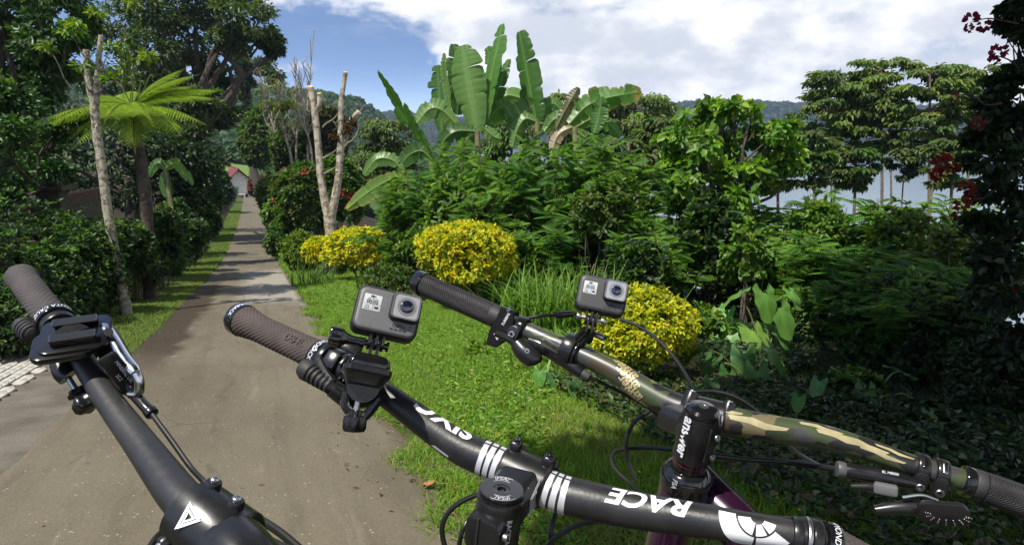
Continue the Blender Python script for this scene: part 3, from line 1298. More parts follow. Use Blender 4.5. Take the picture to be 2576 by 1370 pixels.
# tall ivy-clad trunk standing in front of it, to the right
IVY = base_at(668, 74)
clump_tree('ivy_clad_tree', 'slim tree with an ivy clad dark trunk at the right of the big crown', 'tree', IVY,
           [(622, 330, 20), (618, 285, 20), (620, 240, 20), (616, 200, 20), (614, 165, 20), (680, 178, 32), (652, 168, 24), (692, 205, 20), (600, 140, 26), (640, 390, 24)],
           74, 0.02, 9, 60, 0.5, 0.25, G_DARK + G_OLIVE, 131, 0.5, BARK_DARK, subr=0.5, trunk_top=P(616, 150, 74))
# dense broadleaf trees at the left edge
clump_tree('broadleaf_tree', 'dense glossy broadleaf tree at the top left picture corner', 'tree', base_at(-40, 15),
           [(20, 30, 95), (110, 90, 80), (30, 150, 85), (140, 175, 60), (90, 230, 60), (180, 100, 42), (20, 250, 70), (215, 50, 36), (60, -60, 110), (-80, 60, 120), (-90, 250, 120), (150, -30, 70)],
           15, 0.08, 14, 60, 0.17, 0.085, [(0.05, 0.11, 0.02), (0.07, 0.14, 0.022), (0.035, 0.08, 0.02)], 151, 0.22, BARK_DARK, kind=6, mat=LEAF_WAX, subr=0.40)
clump_tree('citrus_tree', 'leafy mid height tree below the glossy one at the left edge', 'tree', base_at(40, 12.5),
           [(40, 340, 62), (110, 370, 50), (60, 420, 60), (130, 430, 40), (0, 400, 70), (150, 330, 38), (-50, 330, 80), (20, 480, 46), (200, 300, 34)],
           12.5, 0.08, 12, 52, 0.13, 0.06, [(0.055, 0.125, 0.024), (0.075, 0.155, 0.026), (0.035, 0.09, 0.02)], 171, 0.12, BARK_DARK, kind=6, mat=LEAF_WAX, subr=0.42)
clump_tree('shadow_tree', 'dark tree filling the gloom behind the tree fern', 'tree', base_at(330, 24),
           [(250, 180, 90), (200, 300, 90), (330, 360, 90), (430, 400, 80), (500, 400, 60), (240, 420, 80), (380, 470, 70), (310, 500, 60), (150, 420, 70), (520, 470, 45), (460, 480, 50)],
           24, 0.08, 14, 44, 0.26, 0.12, G_DARK, 191, 0.3, BARK_DARK, subr=0.45)
# trees overhanging out of frame on the left, they shade the bank
clump_tree('overhanging_tree', 'leafy tree on the terrace beyond the left picture edge', 'tree', Vector((-12.5, 6.5, tz(-12.5, 6.5))),
           [(-700, 0, 240), (-520, -160, 240), (-900, -120, 240), (-420, 120, 200), (-620, 200, 220)], 11, 0.1, 16, 40, 0.2, 0.1, G_MID, 211, 0.3, BARK_DARK, subr=0.5)

# pale pruned trunk at the left with a few sprouting branches
def pruned_tree():
    b = GR(322, 795)
    d = proj(b)[2]
    root = thing('pruned_tree', b, 'slim pale pruned trunk with cut forked top on left verge', 'tree')
    bm = bmesh.new()
    path = [(322, 800, 0.098), (300, 690, 0.080), (275, 560, 0.074), (256, 420, 0.070), (243, 330, 0.070), (238, 270, 0.066)]
    pts = catmull([list(P(u, v, d)) + [r] for u, v, r in path], 36)
    r = np.random.default_rng(3)
    bm_tube(bm, pts[:, :3] - np.array([0, 0, 0.0]), list(pts[:, 3] * (1 + 0.05 * r.normal(size=len(pts)))), 14, rfun=lambda k, i: 1 + 0.03 * math.sin(3 * i + k))
    for path, r0, r1 in (([(240, 290), (232, 250), (222, 200), (218, 150), (217, 128)], 0.060, 0.052), ([(240, 290), (243, 240), (246, 180), (250, 130), (254, 92)], 0.052, 0.038)):
        q = catmull([list(P(u, v, d)) for u, v in path], 14)
        bm_tube(bm, q, list(np.linspace(r0, r1, 14) * (1 + 0.05 * r.normal(size=14))), 10)
    tr = mk('trunk', bm, BARK_PALE, root)
    for u, v, rr, dv in ((217, 127, 0.053, (0, 0, 1)), (254, 91, 0.039, (0.25, 0, 1)), (242, 318, 0.03, (-0.8, -0.8, 0.3))):
        c = bmesh.new()
        z = Vector(dv).normalized().to_track_quat('Z', 'Y').to_matrix().to_4x4()
        bm_cyl(c, rr, 0.02, Matrix.Translation(P(u, v, d - (0.07 if v > 300 else 0))) @ z, 16, 0.003)
        mk('cut_face', c, CUTWOOD, tr)
    # thin whips, and tufts of fresh leaves
    tips = [((218, 150), (178, 80)), ((240, 300), (190, 230)), ((190, 230), (120, 120)), ((246, 200), (285, 125)), ((243, 240), (300, 190)), ((300, 190), (345, 160)), ((232, 240), (205, 170))]
    for k, ((a, b_), (e, f)) in enumerate(tips):
        bm = bmesh.new()
        limb(bm, P(a, b_, d), P(e, f, d - 0.3), 0.014, 0.006, 300 + k, 0.05, 6, 5)
        mk('twig', bm, BARK_PALE, root)
    Lv = Leaves()
    c, rad = px_clumps([(345, 152, 22), (300, 122, 18), (370, 140, 18), (205, 165, 20), (175, 80, 20), (240, 30, 20), (285, 120, 14), (120, 118, 16), (190, 60, 18), (330, 10, 14), (310, 170, 14), (275, 195, 14)], d - 0.2, 0.02, 5)
    for k in range(len(c)):
        clump_leaves(Lv, c[k:k + 1] - np.array(b), rad[k], 34, 0.13, 0.05, [(0.13, 0.21, 0.02), (0.17, 0.24, 0.02)], 400 + k, 0.5, 0.7, 6)
    tag(link_mesh('crown', Lv.mesh('crown'), LEAF, root), kind='stuff')
    # moss and lichen bands come from the bark material; leafy creeper at the foot
    return root


pruned_tree()

# ------------------------------------------------------------------ tree fern
def fern_frond_mesh(seed, length=1.0, npin=26):
    r = np.random.default_rng(seed)
    Lv = Leaves()
    bm_pts = []
    n = npin
    for i in range(n):
        t = 0.10 + 0.90 * i / n
        for sgn in (-1, 1):
            pl = length * 0.27 * (math.sin(math.pi * min(1, 0.12 + t * 0.93)) ** 0.75) * r.uniform(0.9, 1.08)
            x, z = length * t, -length * 0.42 * t * t
            tx, tz_ = 1.0, -0.84 * t
            tl = math.hypot(tx, tz_)
            base = np.array([x, 0, z])
            dirp = unit(np.array([0.42 * tx / tl, sgn * 1.0, 0.42 * tz_ / tl - 0.22 - 0.1 * r.random()]))
            m = 13
            tt = np.linspace(0.08, 1.0, m)
            c = base + dirp * (tt * pl)[:, None] + np.array([0, 0, -0.35])[None, :] * (pl * tt ** 2)[:, None] * 0.5
            for s2 in (-1, 1):
                side = unit(np.array([s2 * 1.0 * tx / tl, sgn * 0.45, s2 * tz_ / tl - 0.15]))
                dd = np.repeat(side[None, :], m, 0) + r.normal(size=(m, 3)) * 0.06
                Lw = pl * 0.20 * (1 - tt * 0.75) + 0.004
                C = colvar(m, [(0.24, 0.37, 0.025), (0.27, 0.39, 0.025), (0.20, 0.33, 0.022)], 0.15, r)
                Lv.blades(c, dd, np.repeat(np.array([[0, 0, 1.0]]), m, 0), Lw, pl * 0.062, C, 4, 0.05)
            # pinna rib
            Lv.blades(base[None, :], dirp[None, :], np.array([[0, 0, 1.0]]), pl * 0.97, 0.006 * length, np.array([[0.2, 0.26, 0.05]]), 4, 0.0, 0.17)
    # rachis
    tt = np.linspace(0, 1, 14)
    for a, b in zip(tt, tt[1:]):
        pa, pb = np.array([length * a, 0, -length * 0.42 * a * a + 0.002]), np.array([length * b, 0, -length * 0.42 * b * b + 0.002])
        for nn in ((0, 0, 1), (0, 1, 0)):
            Lv.blades(pa[None, :], (pb - pa)[None, :], np.array([nn], float), np.linalg.norm(pb - pa) * 1.4, 0.016 * length, np.array([[0.17, 0.2, 0.05]]), 6, 0.0, 0)
    return Lv.mesh('frond')


def tree_fern():
    d = 13.0
    b = base_at(375, d)
    topp = P(332, 268, d)
    root = thing('tree_fern', b, 'lime green tree fern with wide arching feathery fronds', 'tree fern')
    bm = bmesh.new()
    r = np.random.default_rng(9)
    pts = catmull([list(Vector(b) - Vector((0, 0, 0.2))), list((Vector(b) * 0.5 + topp * 0.5) + Vector((0.12, 0, 0))), list(topp)], 24)
    bm_tube(bm, pts, list(np.linspace(0.13, 0.09, 24) * (1 + 0.08 * r.normal(size=24))), 12, rfun=lambda k, i: 1 + 0.12 * ((i + k) % 2))
    mk('trunk', bm, BARK_DARK, root)
    meshes = [fern_frond_mesh(s) for s in (1, 2, 3)]
    for m in meshes:
        m.materials.append(LEAF_SOFT)
    rel = topp - Vector(b)
    spec = [(-5, 1.95, 10), (-28, 1.9, 4), (-50, 1.9, 15), (-75, 1.9, 12), (-100, 1.75, 15), (-128, 1.9, 12), (-155, 2.0, 6), (178, 1.95, 8), (150, 1.7, 30), (120, 1.7, 35), (95, 1.6, 40), (65, 1.7, 40), (38, 1.8, 34), (15, 1.9, 28),
            (-62, 1.6, -12), (-20, 1.6, -8), (-112, 1.6, -10), (-150, 1.6, -8), (50, 1.6, 58), (25, 1.5, 50)]
    for k, (az, ln, el) in enumerate(spec):
        o = bpy.data.objects.new('frond', meshes[k % 3])
        coll.objects.link(o)
        o.parent = root
        o.location = rel
        o.rotation_euler = Matrix.Rotation(R(az + random.uniform(-5, 5)), 3, 'Z').to_quaternion().to_matrix().to_4x4().to_euler()
        q = Quaternion((0, 0, 1), R(az + random.uniform(-5, 5))) @ Quaternion((0, 1, 0), R(-el))
        o.rotation_mode = 'QUATERNION'
        o.rotation_quaternion = q
        o.scale = (ln * (0.80 + 0.16 * ((k * 7) % 5) / 4),) * 3
    # coiled young fronds
    bm = bmesh.new()
    for k, (u, v) in enumerate(((355, 205), (300, 215), (330, 190), (378, 190))):
        e = P(u, v, d - 0.2)
        q = catmull([list(topp), list(topp * 0.4 + e * 0.6 + Vector((0.03, 0, 0))), list(e), list(e + Vector((0.06, 0, -0.03))), list(e + Vector((0.03, 0, -0.06)))], 14)
        bm_tube(bm, q, list(np.linspace(0.014, 0.006, 14)), 6)
    mk('young_frond', bm, STEM_GREEN, root)


tree_fern()

# ------------------------------------------------------------------ banana leaves
def leaf_blade(midrib, hw, twist, fold, seed, tears=0.3, cols=((0.085, 0.20, 0.03), (0.065, 0.155, 0.025)), tipcol=None, rad=0.02, taper=0.5):
    """one banana leaf: two half blades hinged on the midrib, split into strips by tears"""
    r = np.random.default_rng(seed)
    n = 44
    M = catmull([list(p) for p in midrib], n)
    T = np.gradient(M, axis=0)
    T = unit(T)
    view = unit(np.array([[0, -1.0, 0.15]]))
    side = unit(np.cross(T, view))
    nrm = np.cross(side, T)
    ca, sa = math.cos(R(twist)), math.sin(R(twist))
    side, nrm = side * ca + nrm * sa, nrm * ca - side * sa
    t = np.linspace(0, 1, n)
    w = hw * np.clip(np.sin(np.pi * np.clip(t * 0.93 + 0.05, 0, 1)), 0, 1) ** taper
    V, F, C = [], [], []
    base_c = np.array(cols)
    for sg in (-1, 1):
        cut = [0]
        k = 1
        while k < n - 1:
            k += int(r.integers(2, 9)) if r.random() < tears else int(r.integers(6, 16))
            if k < n - 3:
                cut.append(k)
        cut.append(n - 1)
        for a, b in zip(cut, cut[1:]):
            f = R(fold + r.uniform(-16, 16))
            lat = r.uniform(0.82, 1.05)
            idx = np.arange(a, b + 1)
            s0 = len(V)
            m = 5
            for q, i in enumerate(idx):
                gap = 1.0
                edge = min(q, len(idx) - 1 - q)
                if edge == 0 and 0 < i < n - 1 and tears > 0.05:
                    gap = 0.80
                for j in range(m):
                    e = j / (m - 1)
                    ang = f - R(26) * e * (1 if fold >= 0 else -0.3)
                    off = side[i] * sg * math.cos(ang) + nrm[i] * math.sin(ang)
                    slide = T[i] * w[i] * 0.12 * e
                    rip = nrm[i] * 0.012 * math.sin(i * 1.9 + j) * e
                    V.append(M[i] + (off * w[i] * lat * e * (gap if e > 0.3 else 1)) + slide + rip)
                    c = base_c[0] * (1 - e * 0.35) + base_c[1] * (e * 0.35)
                    if e > 0.85 and tipcol is None and (i * 7 + a) % 11 == 0: c = c * 0.5 + np.array([0.13, 0.10, 0.03])
                    c = c * (1 + 0.06 * math.sin(i * 2.3))
                    if e < 0.1: c = c * 1.35 + 0.02
                    if tipcol is not None and (e > 0.8 or t[i] > 0.93) and r.random() < 0.75:
                        c = np.array(tipcol) * r.uniform(0.8, 1.2)
                    C.append(c)
            for q in range(len(idx) - 1):
                for j in range(m - 1):
                    o = s0 + q * m + j
                    F.append((o, o + 1, o + m + 1, o + m))
    # midrib and stalk as a ridge
    pts, TT, NN = frames(M)
    rr = np.linspace(rad, rad * 0.2, n)
    s0 = len(V)
    for p, tt_, nn, q in zip(pts, TT, NN, rr):
        bb = tt_.cross(nn)
        for k in range(5):
            a = 2 * math.pi * k / 5
            V.append(np.array(p + (nn * math.cos(a) + bb * math.sin(a)) * q))
            C.append(np.array([0.24, 0.30, 0.08]))
    for i in range(n - 1):
        for k in range(5):
            F.append((s0 + i * 5 + k, s0 + i * 5 + (k + 1) % 5, s0 + (i + 1) * 5 + (k + 1) % 5, s0 + (i + 1) * 5 + k))
    return np.array(V), np.array(F), np.clip(np.array(C), 0.003, 0.9)


BANANA_M = leafmat('banana_leaf', 0.38, 0.42, 0.45)
DRY_BAN = [(0.10, 0.095, 0.035), (0.075, 0.065, 0.03)]


def banana_plant(label, u_base, d, stem_top, leaves, seed, stem_r=0.13, group='banana plants beyond the verge', name='banana_plant'):
    b = base_at(u_base, d)
    root = thing(name, b, label, 'banana plant', group)
    bm = bmesh.new()
    tp = P(stem_top[0], stem_top[1], d)
    pts = catmull([list(b - Vector((0, 0, 0.2))), list((b + tp) / 2 + Vector((0.1, 0, 0))), list(tp)], 16)
    bm_tube(bm, pts, list(np.linspace(stem_r, stem_r * 0.55, 16)), 14, rfun=lambda k, i: 1 + 0.05 * math.sin(i * 2 + k * 0.6))
    mk('stem', bm, pmat('banana_stem', (0.16, 0.19, 0.06), 0.6, col2=(0.12, 0.08, 0.04), scale=5), root)
    for k, lf in enumerate(leaves):
        path, hwp, twist, fold = lf[:4]
        kw = lf[4] if len(lf) > 4 else {}
        dd = d + kw.pop('dd', 0.0)
        slope = kw.pop('slope', 0.0)
        mid = [P(u, v, dd + slope * i) for i, (u, v) in enumerate(path)]
        V, F, C = leaf_blade(mid, hwp / FPX * dd, twist, fold, seed + k, **kw)
        me = mesh_np('leaf', V - np.array(b), [F], C)
        me.shade_smooth()
        o = link_mesh('leaf', me, BANANA_M, root)
        if kw.get('cols') is DRY_BAN:
            tag(o, 'dry brown hanging leaf')


YT = (0.34, 0.30, 0.05)
PALE = ((0.13, 0.245, 0.055), (0.09, 0.19, 0.04))
DEEP = ((0.055, 0.14, 0.025), (0.045, 0.11, 0.02))
banana_plant('tall banana plant with the upright folded leaves in the middle', 1195, 17, (1200, 330), [
    ([(1200, 335), (1185, 240), (1172, 170), (1163, 115)], 48, 12, 12, dict(cols=PALE, tears=0.15)),
    ([(1140, 330), (1128, 240), (1120, 180), (1118, 134)], 13, 20, 60, dict(cols=PALE, tears=0.0, dd=0.4)),
    ([(1112, 330), (1108, 270), (1104, 220), (1101, 165)], 34, 25, 25, dict(cols=DEEP, tears=0.1, dd=0.9)),
    ([(1150, 290), (1150, 220), (1148, 160), (1140, 112)], 30, -20, 30, dict(cols=DEEP, tears=0.1, dd=1.0)),
    ([(1215, 330), (1228, 240), (1248, 140), (1264, 62)], 40, 52, 28, dict(tears=0.1, dd=0.3)),
    ([(1230, 250), (1235, 200), (1240, 150), (1225, 120)], 26, 30, 20, dict(cols=PALE, tears=0.5, dd=1.0)),
    ([(1150, 315), (1112, 278), (1080, 275), (1048, 312)], 28, -5, -30, dict(cols=PALE, tears=0.4)),
    ([(1200, 315), (1180, 345), (1165, 370), (1152, 402)], 26, 10, -20, dict(cols=PALE, tears=0.7)),
    ([(1205, 312), (1225, 330), (1245, 345), (1262, 350)], 18, 0, -20, dict(cols=PALE, tears=0.7)),
    ([(1215, 320), (1245, 280), (1270, 270), (1290, 300)], 24, 0, -25, dict(tears=0.8, dd=0.7)),
    ([(1195, 330), (1150, 330), (1120, 350), (1105, 390)], 24, 0, -25, dict(cols=DEEP, tears=0.6, dd=-0.4)),
    ([(1210, 325), (1238, 260), (1262, 200), (1282, 150)], 24, 40, 25, dict(cols=DEEP, tears=0.2, dd=1.2)),
], 500)
banana_plant('banana plant holding one long leaf out to the left', 1085, 16, (1085, 400), [
    ([(1090, 410), (1050, 330), (1010, 262), (952, 180)], 44, 62, 32, dict(tears=0.35)),
    ([(1085, 400), (1060, 380), (1030, 390), (1005, 420)], 24, 0, -20, dict(cols=DEEP, tears=0.5)),
], 520)
banana_plant('banana plant with a single broken upright leaf against the sky', 1345, 18, (1350, 300), [
    ([(1350, 310), (1338, 250), (1322, 160), (1306, 80)], 36, 38, 16, dict(cols=DEEP, tears=0.45, taper=0.35)),
    ([(1280, 330), (1305, 300), (1330, 275), (1350, 262)], 36, -10, -15, dict(cols=PALE, tears=0.8)),
    ([(1350, 300), (1330, 262), (1280, 240), (1240, 262)], 30, 0, -25, dict(cols=PALE, tears=0.7, dd=0.8)),
    ([(1345, 305), (1300, 285), (1260, 290), (1230, 320)], 22, 0, -30, dict(tears=0.8, dd=1.0)),
    ([(1350, 300), (1372, 270), (1395, 262), (1420, 290)], 24, 0, -25, dict(tears=0.8, dd=0.4)),
    ([(1348, 305), (1320, 300), (1300, 330), (1290, 370)], 24, 0, -30, dict(cols=PALE, tears=0.7, dd=-0.4)),
    ([(1352, 300), (1380, 300), (1400, 330), (1402, 362)], 12, 0, -40, dict(cols=DRY_BAN, tears=0.8)),
], 540)
banana_plant('banana plant at the right of the clump with torn drooping leaves', 1450, 16.5, (1445, 320), [
    ([(1432, 312), (1475, 268), (1530, 246), (1612, 232)], 38, -5, -25, dict(tears=1.0, tipcol=(0.30, 0.26, 0.07))),
    ([(1495, 335), (1505, 300), (1510, 270), (1512, 245)], 26, 45, 20, dict(cols=DEEP, tears=0.1, dd=-0.3)),
    ([(1445, 320), (1420, 300), (1395, 300), (1370, 330)], 22, 0, -25, dict(cols=PALE, tears=0.8, dd=0.3)),
    ([(1450, 320), (1490, 300), (1530, 310), (1560, 345)], 22, 0, -25, dict(tears=0.8, dd=0.6)),
    ([(1400, 320), (1420, 280), (1440, 245), (1455, 220)], 18, 10, -35, dict(cols=DRY_BAN, tears=0.9)),
    ([(1440, 320), (1470, 345), (1500, 350), (1540, 345)], 18, 0, -25, dict(cols=PALE, tears=0.6)),
    ([(1440, 320), (1410, 335), (1395, 360), (1390, 395)], 18, 0, -30, dict(cols=((0.45, 0.34, 0.24), (0.36, 0.27, 0.18)), tears=0.6)),
], 560)
banana_plant('low banana plant beside the pollarded tree, one yellowing leaf out', 1030, 15, (1015, 430), [
    ([(1015, 440), (975, 455), (925, 485), (872, 527)], 24, 0, -22, dict(cols=((0.15, 0.26, 0.05), (0.13, 0.22, 0.04)), tears=0.9, tipcol=YT)),
    ([(1010, 440), (1000, 470), (985, 510), (970, 545)], 20, 0, -25, dict(cols=((0.34, 0.24, 0.05), (0.25, 0.17, 0.05)), tears=0.8)),
    ([(1015, 435), (990, 405), (950, 400), (915, 440)], 20, 0, -25, dict(cols=PALE, tears=0.6, dd=0.5)),
], 580)
banana_plant('small dark banana plant in the shade left of the road', 440, 19, (415, 425), [
    ([(415, 425), (440, 412), (465, 435), (485, 465)], 16, -15, -15, dict(cols=PALE, tears=0.1)),
    ([(415, 430), (412, 450), (418, 475), (425, 500)], 18, 0, -15, dict(cols=DEEP, tears=0.1)),
    ([(415, 425), (400, 410), (385, 420), (375, 445)], 14, 0, -15, dict(cols=DEEP, tears=0.3)),
], 600, 0.09, group=None)

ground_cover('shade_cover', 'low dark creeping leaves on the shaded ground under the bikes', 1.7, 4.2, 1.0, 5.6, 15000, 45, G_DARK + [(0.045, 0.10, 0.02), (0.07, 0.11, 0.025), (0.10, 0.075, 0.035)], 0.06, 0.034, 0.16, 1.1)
# ------------------------------------------------------------------ pollarded forked tree on the right verge
def pollard():
    b = GR(836, 690)
    d = proj(b)[2]
    root = thing('pollarded_tree', b, 'pale forked tree with cut off branch tops rising from the yellow shrub', 'tree')
    k = d / FPX
    bm = bmesh.new()
    r = np.random.default_rng(13)

    def arm(path, n=26, seg=14):
        q = catmull([list(P(u, v, d + dd)) + [w / 2 * k] for u, v, w, dd in path], n)
        rad = q[:, 3] * (1 + 0.035 * r.normal(size=n))
        bm_tube(bm, q[:, :3], list(rad), seg, rfun=lambda kk, i: 1 + 0.035 * math.sin(2.3 * i + kk * 0.8))
    arm([(838, 705, 34, 0), (836, 650, 28, 0), (833, 600, 26, 0), (829, 545, 30, 0)])
    arm([(829, 555, 24, 0), (818, 510, 20, 0), (808, 450, 19, 0), (803, 395, 18, 0), (797, 330, 17, 0), (790, 270, 17, 0), (782, 222, 16, 0)])
    arm([(830, 555, 22, 0), (843, 500, 20, 0), (853, 430, 18, 0), (856, 380, 17, 0), (857, 320, 15, 0), (859, 250, 13, 0), (869, 185, 11, 0)])
    arm([(851, 400, 15, 0), (868, 350, 15, 0.1), (878, 315, 17, 0.15), (900, 285, 14, 0.2)], 16)
    arm([(797, 280, 12, 0), (804, 260, 12, -0.1), (803, 238, 11, -0.1)], 10)
    tr = mk('trunk', bm, pmat('pollard_bark', (0.38, 0.335, 0.26), 0.85, col2=(0.14, 0.11, 0.07), scale=6, bump=1.0, bscale=26, detail=10, edge=(0.46, 0.60)), root)
    for u, v, w, ax, dd in ((781, 219, 16, (0.05, -0.3, 1), 0), (869.5, 183, 11, (0.2, -0.2, 1), 0), (902, 283, 14, (0.8, -0.3, 0.7), 0.2), (803, 236, 11, (0.1, -0.3, 1), -0.1)):
        c = bmesh.new()
        z = Vector(ax).normalized().to_track_quat('Z', 'Y').to_matrix().to_4x4()
        bm_cyl(c, w / 2 * k * 1.0, 0.05, Matrix.Translation(P(u, v, d + dd)) @ z, 14, 0.008)
        mk('cut_face', c, CUTWOOD, tr)
    # dead leaf wads caught in the fork and thin whips
    Lv = Leaves()
    c, rad = px_clumps([(876, 330, 11), (884, 312, 10), (840, 345, 9), (852, 350, 8)], d, 0.0, 3)
    clump_leaves(Lv, c - np.array(b), rad, 60, 0.16, 0.08, [(0.075, 0.04, 0.02), (0.11, 0.06, 0.03)], 7, 1, 0.6, 6)
    tag(link_mesh('dead_leaves', Lv.mesh('dead_leaves'), LEAF_SOFT, root), kind='stuff')
    for i, (a, c_, e, f) in enumerate(((812, 320, 850, 285), (855, 330, 838, 305), (860, 380, 900, 330), (900, 330, 905, 300), (810, 400, 850, 375), (812, 440, 845, 420), (885, 300, 915, 265))):
        bm = bmesh.new()
        limb(bm, P(a, c_, d), P(e, f, d - 0.2), 0.035, 0.012, 40 + i, 0.05, 6, 5)
        mk('twig', bm, BARK_GREY, root)


pollard()


# ------------------------------------------------------------------ yellow shrubs
def leafy_bush(name, label, cat, base, cen, radii, n, L, W, cols, seed, mat=LEAF, group=None, flat_top=0.0, kind=6, under=None, stems=6, lumpy=0.16, bark=BARK, inner=0.72, up=0.7, lower=-0.8):
    """a clipped shrub: leaves in small whorls over a lumpy shell, darker wood inside"""
    root = thing(name, base, label, cat, group)
    r = np.random.default_rng(seed)
    m = n // 6
    d = rdir(m * 2, r)
    d = d[d[:, 2] > lower][:m]
    m = len(d)
    rad = (inner + (1 - inner) * r.random(m) ** 0.5) * (1 + lumpy * lump(d, seed, 2.6) + 0.10 * lump(d, seed + 1, 9) + 0.10 * (r.random(m) ** 6))
    p = d * rad[:, None]
    if flat_top:
        p[:, 2] = np.where(p[:, 2] > 0, np.tanh(p[:, 2] * (1 + flat_top)) / np.tanh(1 + flat_top), p[:, 2])
    p = p * np.array(radii) + (np.array(cen) - np.array(base))
    out = unit(d + np.array([0, 0, 0.45]))
    k = 6
    pos = np.repeat(p, k, 0)
    o = np.repeat(out, k, 0)
    dd = unit(o * 0.75 + rdir(m * k, r) * 0.8)
    nr = unit(o + np.array([0, 0, up]) + rdir(m * k, r) * 0.35)
    C = np.repeat(colvar(m, cols, 0.12, r), k, 0) * (1 + r.uniform(-0.22, 0.22, (m * k, 1)))
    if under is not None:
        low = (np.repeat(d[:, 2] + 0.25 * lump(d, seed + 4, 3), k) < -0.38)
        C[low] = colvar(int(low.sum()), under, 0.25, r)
    Lv = Leaves()
    Lv.blades(pos, dd, nr, L * r.uniform(0.7, 1.25, m * k), W * r.uniform(0.75, 1.2, m * k), np.clip(C, 0.003, 0.9), kind, 0.18, 0.2)
    tag(link_mesh('crown', Lv.mesh('crown'), mat, root), kind='stuff')
    bm = bmesh.new()
    for i in range(stems):
        a = 2 * math.pi * i / stems + r.uniform(-0.4, 0.4)
        e = np.array(cen) + np.array([math.cos(a) * radii[0] * 0.6, math.sin(a) * radii[1] * 0.6, radii[2] * r.uniform(-0.1, 0.5)])
        limb(bm, np.array(base) + np.array([math.cos(a) * 0.05, math.sin(a) * 0.05, -0.1]), e, 0.022 * max(1, radii[0]), 0.006, seed + i, 0.06, 8, 6)
    mk('stem', bm, bark, root)
    return root


def px_bush(name, label, cat, u, d, vtop, vbot, hw, n, L, W, cols, seed, depth=0.9, **kw):
    top_, bot = P(u, vtop, d), P(u, vbot, d)
    rz = (top_.z - bot.z) / 2
    cen = Vector((top_.x, (top_.y + bot.y) / 2, (top_.z + bot.z) / 2))
    b = Vector((cen.x, cen.y, tz(cen.x, cen.y)))
    rx = hw / FPX * d
    return leafy_bush(name, label, cat, b, cen, (rx, rx * depth, rz), n, L, W, cols, seed, **kw)


YG = [(0.16, 0.22, 0.02), (0.11, 0.17, 0.02)]
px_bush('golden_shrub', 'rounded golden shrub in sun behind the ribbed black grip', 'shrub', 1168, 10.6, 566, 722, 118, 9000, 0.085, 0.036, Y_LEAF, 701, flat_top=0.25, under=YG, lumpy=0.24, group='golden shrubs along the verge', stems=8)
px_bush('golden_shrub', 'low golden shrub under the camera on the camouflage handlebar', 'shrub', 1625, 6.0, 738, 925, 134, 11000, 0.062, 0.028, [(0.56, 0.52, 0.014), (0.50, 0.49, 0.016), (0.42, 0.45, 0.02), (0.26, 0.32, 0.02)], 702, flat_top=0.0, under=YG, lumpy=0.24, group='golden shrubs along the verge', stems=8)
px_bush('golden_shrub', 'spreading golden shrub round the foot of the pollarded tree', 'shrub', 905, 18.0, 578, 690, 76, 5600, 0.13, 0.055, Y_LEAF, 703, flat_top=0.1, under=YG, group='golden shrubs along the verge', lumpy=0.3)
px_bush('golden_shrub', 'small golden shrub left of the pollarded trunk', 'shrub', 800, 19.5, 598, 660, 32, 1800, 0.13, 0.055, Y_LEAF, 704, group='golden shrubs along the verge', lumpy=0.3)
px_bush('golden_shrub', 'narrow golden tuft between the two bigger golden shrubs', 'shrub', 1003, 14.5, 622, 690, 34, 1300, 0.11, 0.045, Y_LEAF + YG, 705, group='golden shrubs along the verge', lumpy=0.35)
px_bush('lime_shrub', 'lime green shrub at the road edge left of the golden ones', 'shrub', 760, 21, 588, 680, 38, 2200, 0.14, 0.06, [(0.15, 0.22, 0.02), (0.10, 0.18, 0.02)], 706, lumpy=0.35)
px_bush('green_shrub', 'dull green low shrub under the golden tuft', 'shrub', 985, 12.5, 672, 745, 62, 3000, 0.085, 0.034, G_OLIVE + G_MID, 707, lumpy=0.3)
px_bush('green_shrub', 'leafy green plant right of the rounded golden shrub', 'shrub', 1330, 9.4, 745, 850, 60, 2600, 0.10, 0.04, [(0.09, 0.2, 0.02), (0.06, 0.15, 0.02)], 708, lumpy=0.35)
px_bush('green_shrub', 'fresh green shrub behind the rounded golden one', 'shrub', 1080, 13.0, 560, 680, 60, 2200, 0.13, 0.06, G_MID + G_FRESH, 709, lumpy=0.35)

# ------------------------------------------------------------------ flowering hedge down the right of the road
RED = [(0.55, 0.05, 0.05), (0.50, 0.08, 0.09), (0.6, 0.12, 0.08)]


def flowers_on(root, cen, radii, base, n, size, cols, seed, lo=-0.3):
    r = np.random.default_rng(seed)
    for i in range(n):
        d = rdir(1, r)[0]
        d[1] = -abs(d[1])
        d[2] = max(d[2], lo)
        p = np.array(cen) - np.array(base) + d * np.array(radii) * 1.02
        Lv = Leaves()
        m = 16
        o = rdir(m, r)
        Lv.blades(p + o * size * 0.35, unit(o + rdir(m, r) * 0.5), unit(rdir(m, r)), size * 0.8, size * 0.6, colvar(m, cols, 0.25, r), 6)
        link_mesh('blossom', Lv.mesh('blossom'), PETAL, root)


def hedge(label, u, d, vt, vb, hw, n, L, W, cols, seed, nf=0, **kw):
    root = px_bush('hedge_shrub', label, 'shrub', u, d, vt, vb, hw, n, L, W, cols, seed, group='shrubs lining the right of the road', lumpy=0.3, inner=0.6, **kw)
    if nf:
        t, b = P(u, vt, d), P(u, vb, d)
        flowers_on(root, (t + b) / 2, (hw / FPX * d, hw / FPX * d * 0.9, (t.z - b.z) / 2), ORG[root.name], nf, 10 / FPX * d, RED, seed + 1)


